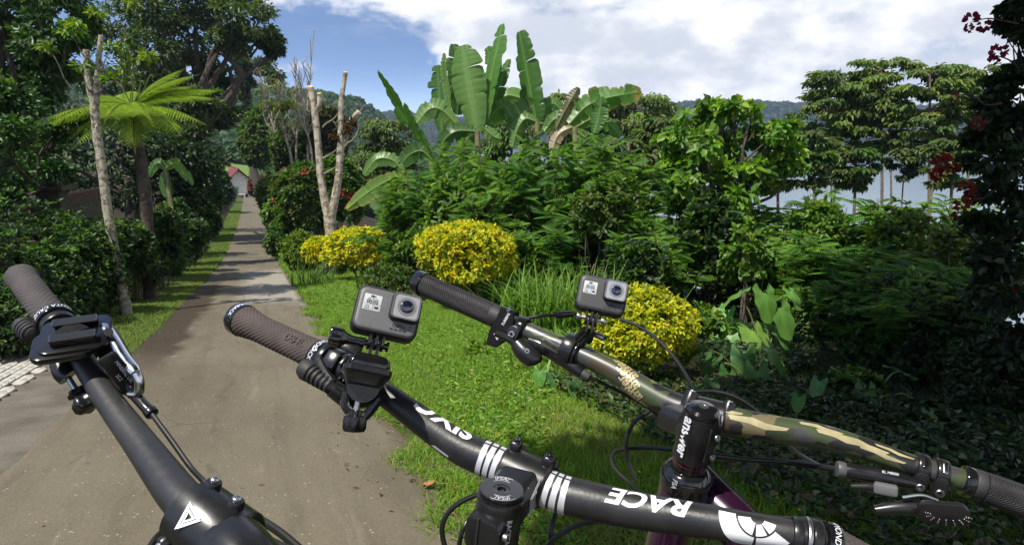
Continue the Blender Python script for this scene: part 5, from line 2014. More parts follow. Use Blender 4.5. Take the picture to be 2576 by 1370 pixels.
# ------------------------------------------------------------------ dark flowering bush at the right edge
def bougainvillea():
    d = 4.6
    b = base_at(2640, d)
    clumps = [(2570, 20, 34), (2545, 60, 22), (2600, 90, 50), (2575, 170, 42), (2530, 215, 34), (2590, 260, 70), (2500, 275, 34), (2540, 330, 55), (2470, 345, 30), (2610, 380, 90), (2500, 400, 55), (2560, 470, 70), (2490, 480, 40), (2530, 560, 60), (2470, 560, 28), (2600, 620, 90),
              (2530, 660, 60), (2480, 640, 35), (2560, 760, 80), (2500, 740, 45), (2610, 880, 90), (2540, 850, 50), (2700, 300, 120), (2700, 600, 140), (2720, 100, 110)]
    root = clump_tree('bougainvillea', 'dark bougainvillea bush with red blossoms filling the right edge', 'shrub', b, clumps, d, 0.07, 12, 15, 0.075, 0.055,
                      [(0.022, 0.045, 0.016), (0.03, 0.055, 0.018), (0.018, 0.034, 0.016)], 991, 0.05, BARK_DARK, kind=6, subr=0.5, droop=0.5, trunk_top=P(2640, 700, d))
    r = np.random.default_rng(99)
    for u, v, s, col in ((2443, 50, 16, (0.270, 0.024, 0.070)), (2475, 65, 14, (0.252, 0.024, 0.056)), (2438, 72, 10, (0.270, 0.024, 0.077)), (2512, 130, 18, (0.270, 0.032, 0.063)), (2500, 152, 12, (0.252, 0.032, 0.063)), (2402, 245, 12, (0.240, 0.080, 0.035)), (2460, 310, 16, (0.180, 0.048, 0.028)),
                         (2372, 410, 22, (0.252, 0.032, 0.028)), (2362, 440, 18, (0.228, 0.024, 0.028)), (2395, 425, 16, (0.192, 0.024, 0.021)), (2432, 475, 18, (0.180, 0.036, 0.021)), (2420, 515, 18, (0.204, 0.040, 0.021)), (2415, 540, 16, (0.180, 0.040, 0.021)), (2440, 500, 14, (0.156, 0.032, 0.021)), (2545, 720, 14, (0.120, 0.024, 0.021)), (2490, 690, 10, (0.120, 0.024, 0.021))):
        Lv = Leaves()
        m = 22
        o = rdir(m, r)
        dd = d + r.uniform(-0.15, 0.0)
        p = np.array(P(u, v, dd)) - np.array(b)
        sz = s / FPX * dd
        Lv.blades(p + o * sz * 0.5, unit(o + rdir(m, r) * 0.6), unit(rdir(m, r)), sz * 0.85, sz * 0.75, colvar(m, [col], 0.3, r), 6)
        link_mesh('blossom', Lv.mesh('blossom'), PETAL, root)
    for i, (a, c, e, f) in enumerate(((2560, 60, 2445, 55), (2560, 170, 2508, 140), (2520, 400, 2370, 415), (2510, 470, 2425, 530), (2520, 260, 2405, 240), (2480, 640, 2380, 520))):
        bm = bmesh.new()
        limb(bm, P(a, c, d), P(e, f, d - 0.1), 0.008, 0.003, 60 + i, 0.05, 7, 5)
        mk('twig', bm, BARK_DARK, root)


bougainvillea()


# ------------------------------------------------------------------ the tree overhead that shades the right verge
def shade_tree():
    b = Vector((4.6, -2.2, tz(4.6, -2.2)))
    root = thing('shade_tree', b, 'tall tree behind the viewer whose crown shades the right verge', 'tree')
    r = np.random.default_rng(77)
    Lsun = np.array(SUN)
    Lv = Leaves()
    cc = []
    while len(cc) < 820:
        x, y = r.uniform(0.2, 10.5), r.uniform(-3, 10.5)
        lim = min(x + 2.9 + 0.25 * max(0, x - 3), 10.5) + 0.25 * math.sin(x * 4)
        if y > lim or x < 0.45 + 0.12 * math.sin(y * 5) + 1.5 * float(1 - sstep(y, 1.3, 2.0)):
            continue
        h = r.uniform(6.0, 8.6)
        q = np.array([x, y, tz(x, y)]) + Lsun / Lsun[2] * h
        cc.append(q)
    cc = np.array(cc)
    clump_leaves(Lv, cc - np.array(b), 0.5, 80, 0.24, 0.13, G_MID, 78, 0.5, 0.3, 4)
    tag(link_mesh('crown', Lv.mesh('crown'), LEAF, root), kind='stuff')
    bm = bmesh.new()
    tt = np.array([4.2, -0.6, 5.0])
    limb(bm, np.array(b) - np.array([0, 0, 0.3]), tt, 0.32, 0.22, 5, 0.03, 12, 12)
    for i in range(0, 820, 26):
        limb(bm, tt, cc[i], 0.09, 0.02, 600 + i, 0.05, 8, 6)
    mk('trunk', bm, BARK, root)


shade_tree()


# ------------------------------------------------------------------ little house at the end of the road, wall on the left bank
def house():
    d = 112.0
    b = base_at(598, d)
    k = d / FPX
    root = thing('house', b, 'little pale house with a dark red roof at the end of the road', 'house', rz=0.0)
    ang = R(32)
    M = Matrix.Translation(b) @ Matrix.Rotation(ang, 4, 'Z')
    w, dep, hgt, rh = 4.6, 7.0, 2.7, 2.3
    wallm = pmat('house_wall', (0.66, 0.63, 0.56), 0.9, var=0.15, scale=2)
    roofm = pmat('red_roof', (0.17, 0.04, 0.04), 0.75, var=0.2, scale=3)
    bm = bmesh.new()
    bm_box(bm, (w, dep, hgt), M @ Matrix.Translation((0, 0, hgt / 2)))
    gm = bmesh.new()
    for y in (-dep / 2 + 0.02, dep / 2 - 0.02):
        f = [bm.verts.new(M @ Vector(p)) for p in ((-w / 2, y, hgt), (w / 2, y, hgt), (0, y, hgt + rh * 0.93))]
        bm.faces.new(f)
    gm.free()
    wall = mk('wall', bm, wallm, root)
    # boards of the gable front
    for i in range(5):
        bb = bmesh.new()
        bm_box(bb, (w - 0.1 - max(0, i - 3) * 0.9, 0.04, 0.36), M @ Matrix.Translation((0, -dep / 2 - 0.03, 0.45 + i * 0.42)))
        mk('board', bb, wallm, wall)
    for s in (-1, 1):
        rb = bmesh.new()
        ln = math.hypot(w / 2 + 0.75, rh)
        a = math.atan2(rh, w / 2)
        bm_box(rb, (ln + 0.25, dep + 1.5, 0.10), M @ Matrix.Translation((s * (w / 4 + 0.2), 0, hgt + rh / 2 - 0.05)) @ Matrix.Rotation(s * a, 4, 'Y'), 0.01, 1)
        rf = mk('roof', rb, roofm, root)
        for j in range(7):
            sb = bmesh.new()
            bm_box(sb, (ln + 0.2, 0.05, 0.05), M @ Matrix.Translation((s * (w / 4 + 0.2), -dep / 2 - 0.5 + j * 1.05, hgt + rh / 2 + 0.03)) @ Matrix.Rotation(s * a, 4, 'Y'))
            mk('seam', sb, roofm, rf)
    db = bmesh.new()
    bm_box(db, (0.9, 0.06, 0.75), M @ Matrix.Translation((0.75, -dep / 2 - 0.06, 0.42)))
    mk('doorway', db, pmat('dark_doorway', (0.03, 0.03, 0.03), 0.8), root)
    pb = bmesh.new()
    bm_box(pb, (1.3, 0.05, 0.42), M @ Matrix.Translation((-0.85, -dep / 2 - 0.09, 1.85)))
    mk('sign_board', pb, pmat('sign_green', (0.05, 0.45, 0.28), 0.6), root)
    pb = bmesh.new()
    bm_box(pb, (0.5, 0.05, 0.40), M @ Matrix.Translation((-1.45, -dep / 2 - 0.13, 1.72)) @ Matrix.Rotation(-0.4, 4, 'Y'))
    mk('sign_board', pb, pmat('sign_yellow', (0.6, 0.62, 0.05), 0.6), root)
    # bench and crates outside
    p = Vector(base_at(607, d - 3.5))
    bb = bmesh.new()
    bm_box(bb, (1.6, 0.5, 0.09), Matrix.Translation(p + Vector((0, 0, 0.55))), 0.02, 1)
    for s in (-0.6, 0.6):
        bm_box(bb, (0.12, 0.4, 0.55), Matrix.Translation(p + Vector((s, 0, 0.26))))
    top('bench', bb, pmat('white_bench', (0.6, 0.58, 0.55), 0.7), 'white bench in front of the little house', 'bench')
    p = Vector(base_at(590, d - 3.5))
    bb = bmesh.new()
    for i in range(4):
        bm_box(bb, (1.3, 0.9, 0.2), Matrix.Translation(p + Vector((0, 0, 0.12 + 0.26 * i))) @ Matrix.Rotation(0.1 * i, 4, 'Z'), 0.02, 1)
    top('crate_pile', bb, pmat('crate_wood', (0.20, 0.16, 0.09), 0.9, var=0.3, scale=4), 'brown pile of slatted crates by the house corner', 'crates')


house()


def garden_wall():
    a, c = base_at(20, 12.6), base_at(262, 17.0)
    zt = P(150, 485, 14.4).z
    root = thing('garden_wall', (a.x, a.y, a.z), 'dark mossy garden wall with stepped brick coping under the fern', 'wall')
    stone = pmat('mossy_stone', (0.085, 0.07, 0.05), 0.95, col2=(0.04, 0.045, 0.022), scale=5, bump=0.7)
    brick = pmat('old_brick', (0.15, 0.085, 0.06), 0.95, col2=(0.07, 0.05, 0.04), scale=8, bump=0.6)
    dv = (c - a)
    ln = math.hypot(dv.x, dv.y)
    ang = math.atan2(dv.y, dv.x)
    M0 = Matrix.Translation((a.x, a.y, 0)) @ Matrix.Rotation(ang, 4, 'Z')
    zb = min(a.z, c.z) - 0.4
    bm = bmesh.new()
    bm_box(bm, (ln, 0.22, zt - 0.36 - zb), M0 @ Matrix.Translation((ln / 2, 0, (zt - 0.36 + zb) / 2)))
    wall = mk('wall_body', bm, stone, root)
    bmk = bmesh.new()
    bm_box(bmk, (0.245, 0.12, 0.068), Matrix(), 0.006, 1)
    me = bpy.data.meshes.new('brick')
    bmk.to_mesh(me)
    bmk.free()
    me.materials.append(brick)
    rr = random.Random(8)
    org = ORG[root.name]
    for row in range(4):
        n = int(ln / 0.26)
        for i in range(n):
            o = bpy.data.objects.new('brick', me)
            coll.objects.link(o)
            o.parent = root
            p = M0 @ Vector(((i + 0.5 + (0.5 if row % 2 else 0)) * 0.26, -0.09 - row * 0.03, zt - 0.32 + row * 0.078 + rr.uniform(-0.004, 0.004)))
            o.location = p - org
            o.rotation_euler = (0, rr.uniform(-0.015, 0.015), ang + rr.uniform(-0.02, 0.02))
    # shrine-like stepped cap
    p = P(128, 470, 13.6)
    cap = bmesh.new()
    for k, (w, h, z) in enumerate(((0.75, 0.10, -0.02), (0.55, 0.10, 0.09), (0.62, 0.08, 0.19), (0.40, 0.10, 0.29), (0.26, 0.12, 0.40))):
        bm_box(cap, (w, w, h), Matrix.Translation(p + Vector((0, 0, z))) @ Matrix.Rotation(ang, 4, 'Z'), 0.01, 1)
    bm_box(cap, (0.45, 0.45, p.z - tz(p.x, p.y)), Matrix.Translation((p.x, p.y, (p.z + tz(p.x, p.y)) / 2 - 0.07)) @ Matrix.Rotation(ang, 4, 'Z'))
    top('gate_pillar', cap, stone, 'dark stepped stone pillar cap standing in the left garden wall', 'pillar')


garden_wall()
# ------------------------------------------------------------------ bikes
BLACK_MATT = pmat('matt_black_paint', (0.014, 0.014, 0.016), 0.42, col2=(0.024, 0.023, 0.022), scale=22, rvar=0.12, bump=0.04, bscale=300, detail=9, edge=(0.45, 0.7))
BLACK_SATIN = pmat('satin_black_alloy', (0.012, 0.012, 0.013), 0.30, rvar=0.08, scale=40)
BLACK_GLOSS = pmat('gloss_black', (0.008, 0.008, 0.009), 0.12, coat=0.4)
BLACK_PLASTIC = pmat('black_plastic', (0.010, 0.010, 0.011), 0.24, rvar=0.08, scale=50)
RUBBER_BROWN = pmat('dusty_brown_rubber', (0.066, 0.050, 0.043), 0.8, col2=(0.040, 0.031, 0.028), scale=25)
RUBBER_GREY = pmat('dusty_grey_rubber', (0.060, 0.050, 0.050), 0.8, col2=(0.040, 0.034, 0.034), scale=25)
RUBBER_BLACK = pmat('black_rubber', (0.022, 0.021, 0.022), 0.62, var=0.3, scale=30)
CABLE_M = pmat('cable_housing', (0.010, 0.010, 0.010), 0.32)
WHITE_PRINT = pmat('white_print', (0.72, 0.73, 0.76), 0.5, var=0.1, scale=60)
GREY_PRINT = pmat('grey_print', (0.42, 0.43, 0.46), 0.45)
CHROME = pmat('polished_alloy', (0.62, 0.63, 0.66), 0.18, metal=1.0, rvar=0.06, scale=80)
STEEL = pmat('steel_bolt', (0.45, 0.45, 0.46), 0.35, metal=1.0)
PURPLE = pmat('purple_metallic_paint', (0.030, 0.007, 0.027), 0.24, metal=0.3, coat=0.8, var=0.2, scale=15)
GOLD_PRINT = pmat('gold_print', (0.46, 0.38, 0.20), 0.38, metal=0.25, var=0.15, scale=50)
TYRE = pmat('tyre_rubber', (0.022, 0.021, 0.020), 0.85, var=0.3, scale=20)
ALLOY_DARK = pmat('dark_anodised', (0.03, 0.03, 0.032), 0.35, metal=0.6)


class Bar:
    """a handlebar's centre line: rows of (u, v, depth, radius)"""

    def __init__(s, rows, n=320):
        q = catmull([list(P(u, v, d)) + [r] for u, v, d, r in rows], n)
        s.p, s.r = q[:, :3], q[:, 3]
        s.s = np.concatenate([[0], np.cumsum(np.linalg.norm(np.diff(s.p, axis=0), axis=1))])
        s.len = s.s[-1]
        s.px = np.array([proj(p) for p in s.p])

    def near(s, u, v):
        return float(s.s[np.argmin((s.px[:, 0] - u) ** 2 + (s.px[:, 1] - v) ** 2)])

    def pos(s, a):
        return Vector([np.interp(a, s.s, s.p[:, k]) for k in range(3)])

    def rad(s, a):
        return float(np.interp(a, s.s, s.r))

    def frame(s, a):
        """position, along, towards the viewer, up as seen by the viewer"""
        p = s.pos(a)
        t = (s.pos(a + 0.004) - s.pos(a - 0.004))
        if a < 0.004: t = s.pos(0.008) - s.pos(0)
        if a > s.len - 0.004: t = s.pos(s.len) - s.pos(s.len - 0.008)
        t.normalize()
        n = Vector((0, 0, CAM_H)) - p
        n = (n - t * n.dot(t)).normalized()
        return p, t, n, n.cross(t)

    def M(s, a, roll=0.0):
        """matrix: x along the bar, z towards the viewer, y up as seen; rolled about the bar"""
        p, t, n, b = s.frame(a)
        m = Matrix(((t.x, b.x, n.x, p.x), (t.y, b.y, n.y, p.y), (t.z, b.z, n.z, p.z), (0, 0, 0, 1)))
        return m @ Matrix.Rotation(R(roll), 4, 'X')

    def Mz(s, a):
        """matrix with z along the bar (for lathed pieces)"""
        return s.M(a) @ Matrix.Rotation(R(90), 4, 'Y')

    def tube(s, bm, a, b, dr=0.0, n=60, seg=40, r=None, rfun=None, ease=0.0):
        q = np.linspace(a, b, n)
        rad = [(r if r is not None else s.rad(x) + dr) for x in q]
        if ease:
            for k, x in enumerate(q):
                e = min(x - a, b - x)
                if e < ease:
                    rad[k] -= (ease - e) ** 2 / ease * 0.7
        pts = [s.pos(x) for x in q]
        # rings carry the viewer-facing frame so patterns line up
        rings = []
        for k, x in enumerate(q):
            p, t, nn, bb = s.frame(x)
            ring = []
            for i in range(seg):
                th = 2 * math.pi * i / seg
                rr = rad[k] + (rfun(x - a, th) if rfun else 0.0)
                ring.append(bm.verts.new(p + (nn * math.cos(th) + bb * math.sin(th)) * rr))
            rings.append(ring)
        for A, B in zip(rings, rings[1:]):
            for i in range(seg):
                j = (i + 1) % seg
                bm.faces.new((A[i], A[j], B[j], B[i]))
        bm.faces.new(rings[0][::-1])
        bm.faces.new(rings[-1])

    def collar(s, name, a, w, r, mat, parent, bev=0.0012):
        bm = bmesh.new()
        q = [(r - bev, a), (r - bev * 0.3, a + bev * 0.3), (r, a + bev), (r, a + w - bev), (r - bev * 0.3, a + w - bev * 0.3), (r - bev, a + w)]
        rings = []
        for rr, x in q:
            p, t, nn, bb = s.frame(x)
            rings.append([tuple(p + (nn * math.cos(2 * math.pi * i / 40) + bb * math.sin(2 * math.pi * i / 40)) * rr) for i in range(40)])
        bm_loft(bm, rings, Matrix())
        return mk(name, bm, mat, parent)

    def text(s, name, body, a, size, ang, mat, parent, flip=False, lift=0.0004, r=None, rot=0, **kw):
        bm = text_verts(body, size, maxedge=0.0035, **kw)
        cr, sr = math.cos(R(rot)), math.sin(R(rot))
        for v in bm.verts:
            x, y = v.co.x * cr - v.co.y * sr, v.co.x * sr + v.co.y * cr
            if flip: x, y = -x, -y
            p, t, nn, bb = s.frame(a + x)
            rr = (r if r is not None else s.rad(a + x)) + lift
            th = R(ang) + y / rr
            v.co = p + (nn * math.cos(th) + bb * math.sin(th)) * rr
        return mk(name, bm, mat, parent)

    def ringtext(s, name, body, a, size, ang, mat, parent, r, flip=False, **kw):
        """lettering that runs round a collar: letters' x goes round the bar, y along it"""
        bm = text_verts(body, size, maxedge=0.002, **kw)
        for v in bm.verts:
            x, y = v.co.x, v.co.y
            if flip: x, y = -x, -y
            p, t, nn, bb = s.frame(a + -y)
            rr = r + 0.0003
            th = R(ang) + x / rr
            v.co = p + (nn * math.cos(th) + bb * math.sin(th)) * rr
        return mk(name, bm, mat, parent)

    def patch(s, name, poly, mat, parent, lift=0.0004):
        """printed patch: poly of (arc position, angle deg) corners, filled"""
        bm = bmesh.new()
        vs = [bm.verts.new((x, R(a) * 0.016, 0)) for x, a in poly]
        bm.faces.new(vs)
        bmesh.ops.triangulate(bm, faces=bm.faces)
        for _ in range(5):
            es = [e for e in bm.edges if e.calc_length() > 0.004]
            if not es: break
            bmesh.ops.subdivide_edges(bm, edges=es, cuts=1)
            bmesh.ops.triangulate(bm, faces=bm.faces)
        for v in bm.verts:
            x, th = v.co.x, v.co.y / 0.016
            p, t, nn, bb = s.frame(x)
            v.co = p + (nn * math.cos(th) + bb * math.sin(th)) * (s.rad(x) + lift)
        return mk(name, bm, mat, parent)


def knurl(pitch, depth, k):
    def f(x, th):
        a = math.sin(x * 2 * math.pi / pitch + k * th)
        b = math.sin(x * 2 * math.pi / pitch - k * th)
        return depth * (max(a, -0.2) * 0.5 + max(b, -0.2) * 0.5)
    return f


def chevron(pitch, depth):
    def f(x, th):
        y = x + 0.012 * abs(math.sin(th * 1.5 + 0.4))
        w = (y / pitch) % 1.0
        return depth * (1.0 if w < 0.55 else -0.2)
    return f


def cable(name, pts, r, parent, mat=None, n=36):
    bm = bmesh.new()
    bm_tube(bm, catmull([list(P(*p)) for p in pts], n), r, 10)
    return mk(name, bm, mat or CABLE_M, parent)


def ferrule(name, a, b, r, parent, mat):
    bm = bmesh.new()
    p, q = P(*a), P(*b)
    M = Matrix.Translation((p + q) / 2) @ (q - p).to_track_quat('Z', 'Y').to_matrix().to_4x4()
    bm_cyl(bm, r, (q - p).length, M, 20, r * 0.15)
    return mk(name, bm, mat, parent)


def view_frame(u, v, d, roll=0, yaw=0, pitch=0):
    """matrix at a picture point: x right, y up, z towards the viewer, then turned"""
    p = P(u, v, d)
    z = (Vector((0, 0, CAM_H)) - p).normalized()
    x = Vector((1, 0, 0))
    x = (x - z * x.dot(z)).normalized()
    y = z.cross(x)
    m = Matrix(((x.x, y.x, z.x, p.x), (x.y, y.y, z.y, p.y), (x.z, y.z, z.z, p.z), (0, 0, 0, 1)))
    return m @ Matrix.Rotation(R(roll), 4, 'Z') @ Matrix.Rotation(R(yaw), 4, 'Y') @ Matrix.Rotation(R(pitch), 4, 'X')


def bolt(name, M, r, h, parent, mat=None, socket=True):
    bm = bmesh.new()
    prof = [(r * 0.85, -h / 2), (r, -h / 2 + r * 0.15), (r, h / 2 - r * 0.2), (r * 0.85, h / 2)]
    if socket:
        prof += [(r * 0.5, h / 2), (r * 0.48, h / 2 - r * 0.5), (0.0002, h / 2 - r * 0.5)]
    bm_lathe(bm, prof, M, 18)
    return mk(name, bm, mat or STEEL, parent, 30)


def axis_M(a, b):
    """z from a to b, origin a"""
    return Matrix.Translation(a) @ (b - a).to_track_quat('Z', 'Y').to_matrix().to_4x4()


def bike_lower(root, head_top, axis, fwd, frame_mat, wheel_at=None):
    """frame, fork and wheels below the steering head; all of it stands under the bars"""
    axis = axis.normalized()
    side = axis.cross(fwd).normalized()
    fwd = side.cross(axis).normalized() if side.cross(axis).dot(fwd) > 0 else axis.cross(side).normalized()
    up = Vector((0, 0, 1))
    ground_z = tz(head_top.x, head_top.y)
    crown = head_top - axis * 0.16
    gf = Vector((fwd.x, fwd.y, 0)).normalized()
    sl = Vector((gf.x, gf.y, -0.165 * gf.y)).normalized()
    rw = 0.355
    axle_f = crown + Vector((gf.x, gf.y, 0)) * 0.17
    axle_f.z = tz(axle_f.x, axle_f.y) + rw
    axle_r = axle_f - sl * 1.18
    axle_r.z = tz(axle_r.x, axle_r.y) + rw
    wside = gf.cross(up).normalized()

    def tubep(name, pts, r, mat, n=20):
        bm = bmesh.new()
        q = catmull([list(p) for p in pts], n) if len(pts) > 2 else np.array([list(p) for p in pts])
        rr = np.linspace(r[0], r[1], len(q)) if isinstance(r, tuple) else [r] * len(q)
        bm_tube(bm, q, list(rr), 20)
        return mk(name, bm, mat, root)
    tubep('head_tube', [head_top, crown], 0.0262, frame_mat)
    bb = axle_r + sl * 0.44 - up * 0.02
    seat = bb - sl * 0.18 + up * 0.40
    tubep('down_tube', [crown + axis * 0.03, (crown + bb) / 2 - up * 0.02, bb], (0.030, 0.028), frame_mat)
    tubep('seat_tube', [bb, seat], 0.018, frame_mat)
    for s in (-1, 1):
        tubep('chain_stay', [bb + wside * 0.03 * s, axle_r + wside * 0.065 * s], 0.011, frame_mat)
        tubep('seat_stay', [seat + wside * 0.02 * s - up * 0.03, axle_r + wside * 0.065 * s], 0.009, frame_mat)
        tubep('fork_leg', [crown + wside * 0.062 * s - axis * 0.03, axle_f + wside * 0.06 * s], (0.019, 0.021), ALLOY_DARK)
    bm = bmesh.new()
    bm_box(bm, (0.16, 0.045, 0.045), Matrix.Translation(crown - axis * 0.02) @ Matrix(((wside.x, gf.x, axis.x, 0), (wside.y, gf.y, axis.y, 0), (wside.z, gf.z, axis.z, 0), (0, 0, 0, 1))), 0.012, 2)
    mk('fork_crown', bm, ALLOY_DARK, root)
    for c in (axle_f, axle_r):
        bm = bmesh.new()
        n = 40
        rings = []
        Mw = Matrix(((gf.x, 0, wside.x, c.x), (gf.y, 0, wside.y, c.y), (0, 1, 0, c.z), (0, 0, 0, 1)))
        pts = [Mw @ Vector((math.cos(2 * math.pi * i / n) * (rw - 0.028), math.sin(2 * math.pi * i / n) * (rw - 0.028), 0)) for i in range(n + 1)]
        bm_tube(bm, pts, 0.028, 12, cap=False, rfun=lambda k, i: 1 + 0.05 * ((k + i) % 2))
        w = mk('wheel', bm, TYRE, root)
        bm = bmesh.new()
        pts = [Mw @ Vector((math.cos(2 * math.pi * i / n) * (rw - 0.056), math.sin(2 * math.pi * i / n) * (rw - 0.056), 0)) for i in range(n + 1)]
        bm_tube(bm, pts, 0.013, 8, cap=False)
        mk('rim', bm, ALLOY_DARK, w)
        bm = bmesh.new()
        bm_cyl(bm, 0.022, 0.1, Mw, 16, 0.003)
        mk('hub', bm, ALLOY_DARK, w)
        for i in range(24):
            a = 2 * math.pi * i / 24
            sp = bmesh.new()
            bm_tube(sp, [Mw @ Vector((math.cos(a + 0.25) * 0.02, math.sin(a + 0.25) * 0.02, 0.03 * (-1) ** i)), Mw @ Vector((math.cos(a) * (rw - 0.06), math.sin(a) * (rw - 0.06), 0))], 0.001, 4)
            mk('spoke', sp, ALLOY_DARK, w)
    return crown, seat, bb, wside, gf


# ================================================================= middle bike: plain black bar with white lettering
BB = Bar([(600, 800, .715, .0112), (700, 848, .685, .0112), (805, 897, .655, .0112), (900, 948, .638, .0115), (985, 1003, .622, .0125), (1085, 1076, .608, .0142), (1160, 1126, .598, .0160), (1239, 1160, .590, .0175), (1321, 1198, .578, .0175),
          (1403, 1237, .566, .0175), (1480, 1258, .557, .0172), (1600, 1282, .545, .0160), (1740, 1304, .530, .0146), (1880, 1326, .515, .0128), (2010, 1347, .503, .0114), (2110, 1382, .497, .0112), (2280, 1480, .485, .0112), (2440, 1575, .477, .0112)])
rootB = thing('mountain_bike', (0.03, 0.55, tz(0.03, 0.55)), 'middle mountain bike with a plain black handlebar, white lettering and grey rings', 'bicycle', 'mountain bikes held at the front')
bm = bmesh.new()
BB.tube(bm, 0.002, BB.len - 0.002, 0, 160, 44)
barB = mk('handlebar', bm, BLACK_MATT, rootB)


def grip_end(b, a, r, name, parent, mat, out=-1):
    bm = bmesh.new()
    q = [(0.0005, -0.0105), (r * 0.6, -0.0102), (r * 0.93, -0.0088), (r, -0.0062), (r, 0.0042), (r * 0.95, 0.0050)]
    M = b.Mz(a)
    if out > 0: M = M @ Matrix.Rotation(R(180), 4, 'X')
    bm_lathe(bm, q, M, 40)
    return mk(name, bm, mat, parent)


sgo, sgi = 0.006, BB.near(800, 893)
bm = bmesh.new()
kn = knurl(0.0058, 0.0008, 22)
BB.tube(bm, sgo + 0.002, sgi, 0, 230, 132, r=0.0150, rfun=lambda x, th: kn(x, th) + 0.0028 * math.exp(-((x - 0.004) / 0.016) ** 2) + 0.0010 * math.exp(-((x - (sgi - sgo)) / 0.02) ** 2))
gB = mk('grip', bm, RUBBER_BROWN, rootB, 60)
tag(gB, 'dusty brown knurled rubber grip')
grip_end(BB, sgo, 0.0192, 'lock_ring', gB, BLACK_GLOSS)
BB.ringtext('lettering', 'DIAMONDBACK', sgo - 0.0008, 0.0062, 62, WHITE_PRINT, gB, 0.0192, flip=True)
BB.collar('lock_ring', sgi + 0.0005, 0.0105, 0.0185, BLACK_GLOSS, gB)
BB.ringtext('lettering', 'DIAMONDBACK', sgi + 0.0058, 0.0066, 50, WHITE_PRINT, gB, 0.0185, flip=True)
BB.text('raised_letters', 'DB4L', sgi - 0.024, 0.0125, 18, RUBBER_BROWN, gB, lift=0.0012, r=0.0155, bold=0.0002)
# shifter clamp, adjuster and remote lever beside the grip
BB.collar('clamp_ring', sgi + 0.012, 0.007, 0.0205, BLACK_SATIN, rootB)
BB.collar('clamp_ring', sgi + 0.0205, 0.012, 0.0172, BLACK_PLASTIC, rootB)
BB.collar('clamp_ring', sgi + 0.034, 0.012, 0.0180, BLACK_PLASTIC, rootB, 0.003)
bm = bmesh.new()
bm_box(bm, (0.016, 0.018, 0.008), BB.M(sgi + 0.030, -8) @ Matrix.Translation((0, 0, 0.0185)), 0.002, 2)
bm_box(bm, (0.005, 0.012, 0.012), BB.M(sgi + 0.044, -18) @ Matrix.Translation((0, 0, 0.0195)), 0.0015, 2)
mk('clamp_hinge', bm, BLACK_PLASTIC, rootB)
p0, p1 = P(850, 915, .625), P(838, 958, .615)
lev0, lev1 = P(780, 935, .625), P(836, 975, .612)
bm = bmesh.new()
ML = axis_M(lev0, lev1)
ln = (lev1 - lev0).length
prof = [(0.003, -0.012), (0.0095, -0.010), (0.0115, -0.004), (0.0105, 0.002)]
for i in range(5):
    z = 0.004 + i * (ln - 0.004) / 5
    rr = 0.0102 - 0.0006 * i
    prof += [(rr * 0.8, z), (rr, z + 0.0012), (rr, z + 0.0034), (rr * 0.8, z + 0.0046)]
prof += [(0.003, ln + 0.004)]
bm_lathe(bm, prof, ML, 28)
mk('remote_lever', bm, RUBBER_BLACK, rootB)
bm = bmesh.new()
bm_tube(bm, catmull([list(lev1), list(P(880, 1000, .62)), list(BB.pos(BB.near(930, 968)) - Vector((0, 0, 0.012)))], 12), list(np.linspace(0.009, 0.013, 12)), 14)
mk('lever_arm', bm, BLACK_SATIN, rootB)
cable('lever_link', [(800, 905, .63), (818, 940, .622), (835, 965, .615)], 0.006, rootB, BLACK_SATIN, 12)
# brake reservoir stub behind
ferrule('brake_body', (862, 872, .668), (905, 890, .668), 0.010, rootB, BLACK_SATIN)
# lettering
BB.text('lettering', 'RACE', BB.near(1640, 1288), 0.0235, 38, WHITE_PRINT, rootB, flip=True, sx=1.22, shear=0.3, bold=0.0007)
BB.text('lettering', 'SIXC', BB.near(1100, 1086), 0.030, 76, WHITE_PRINT, rootB, flip=True, sx=1.1, shear=-0.1, bold=0.0010)
# printed crest near the right end: arc, hub and spoke marks
sc = BB.near(1905, 1315)


def arc_poly(cx, ca, r0, r1, a0, a1, n=18, sq=1.0):
    """annular sector on the bar surface; r in metres, angle round the crest centre"""
    k = math.degrees(1 / 0.0128)
    out = []
    for i in range(n + 1):
        a = R(a0 + (a1 - a0) * i / n)
        out.append((cx + r1 * math.cos(a), ca + r1 * math.sin(a) * k))
    for i in range(n, -1, -1):
        a = R(a0 + (a1 - a0) * i / n)
        out.append((cx + r0 * math.cos(a), ca + r0 * math.sin(a) * k))
    return out


BB.patch('crest', arc_poly(sc, 42, 0.0165, 0.0300, 178, 262), WHITE_PRINT, rootB)
BB.patch('crest', arc_poly(sc, 42, 0.0165, 0.0300, 268, 325), WHITE_PRINT, rootB)
BB.patch('crest', arc_poly(sc, 42, 0.0050, 0.0150, 185, 255), WHITE_PRINT, rootB)
BB.patch('crest', arc_poly(sc, 42, 0.0060, 0.0150, 266, 300), WHITE_PRINT, rootB)
BB.patch('crest', arc_poly(sc, 42, 0.0060, 0.0150, 308, 345), WHITE_PRINT, rootB)
RING_M = pmat('ring_silver', (0.55, 0.56, 0.59), 0.45, metal=0.3)
for (u, v, s) in ((1239, 1160, 1), (1403, 1237, -1)):
    c = BB.near(u, v)
    for i in range(3):
        x = c + s * (i - 1) * 0.0080
        x0, x1 = x - 0.0028, x + 0.0028
        BB.patch('ring_mark', [(x0, -78), (x1, -78), (x1, 46), (x0, 46)], RING_M, rootB)
        BB.patch('ring_mark', [(x0, 52), (x1, 52), (x1, 68), (x0, 68)], RING_M, rootB)
BB.patch('ring_mark', [(BB.near(1098, 1105), -62), (BB.near(1136, 1140), -60), (BB.near(1136, 1140), -48), (BB.near(1104, 1110), -48)], GREY_PRINT, rootB)

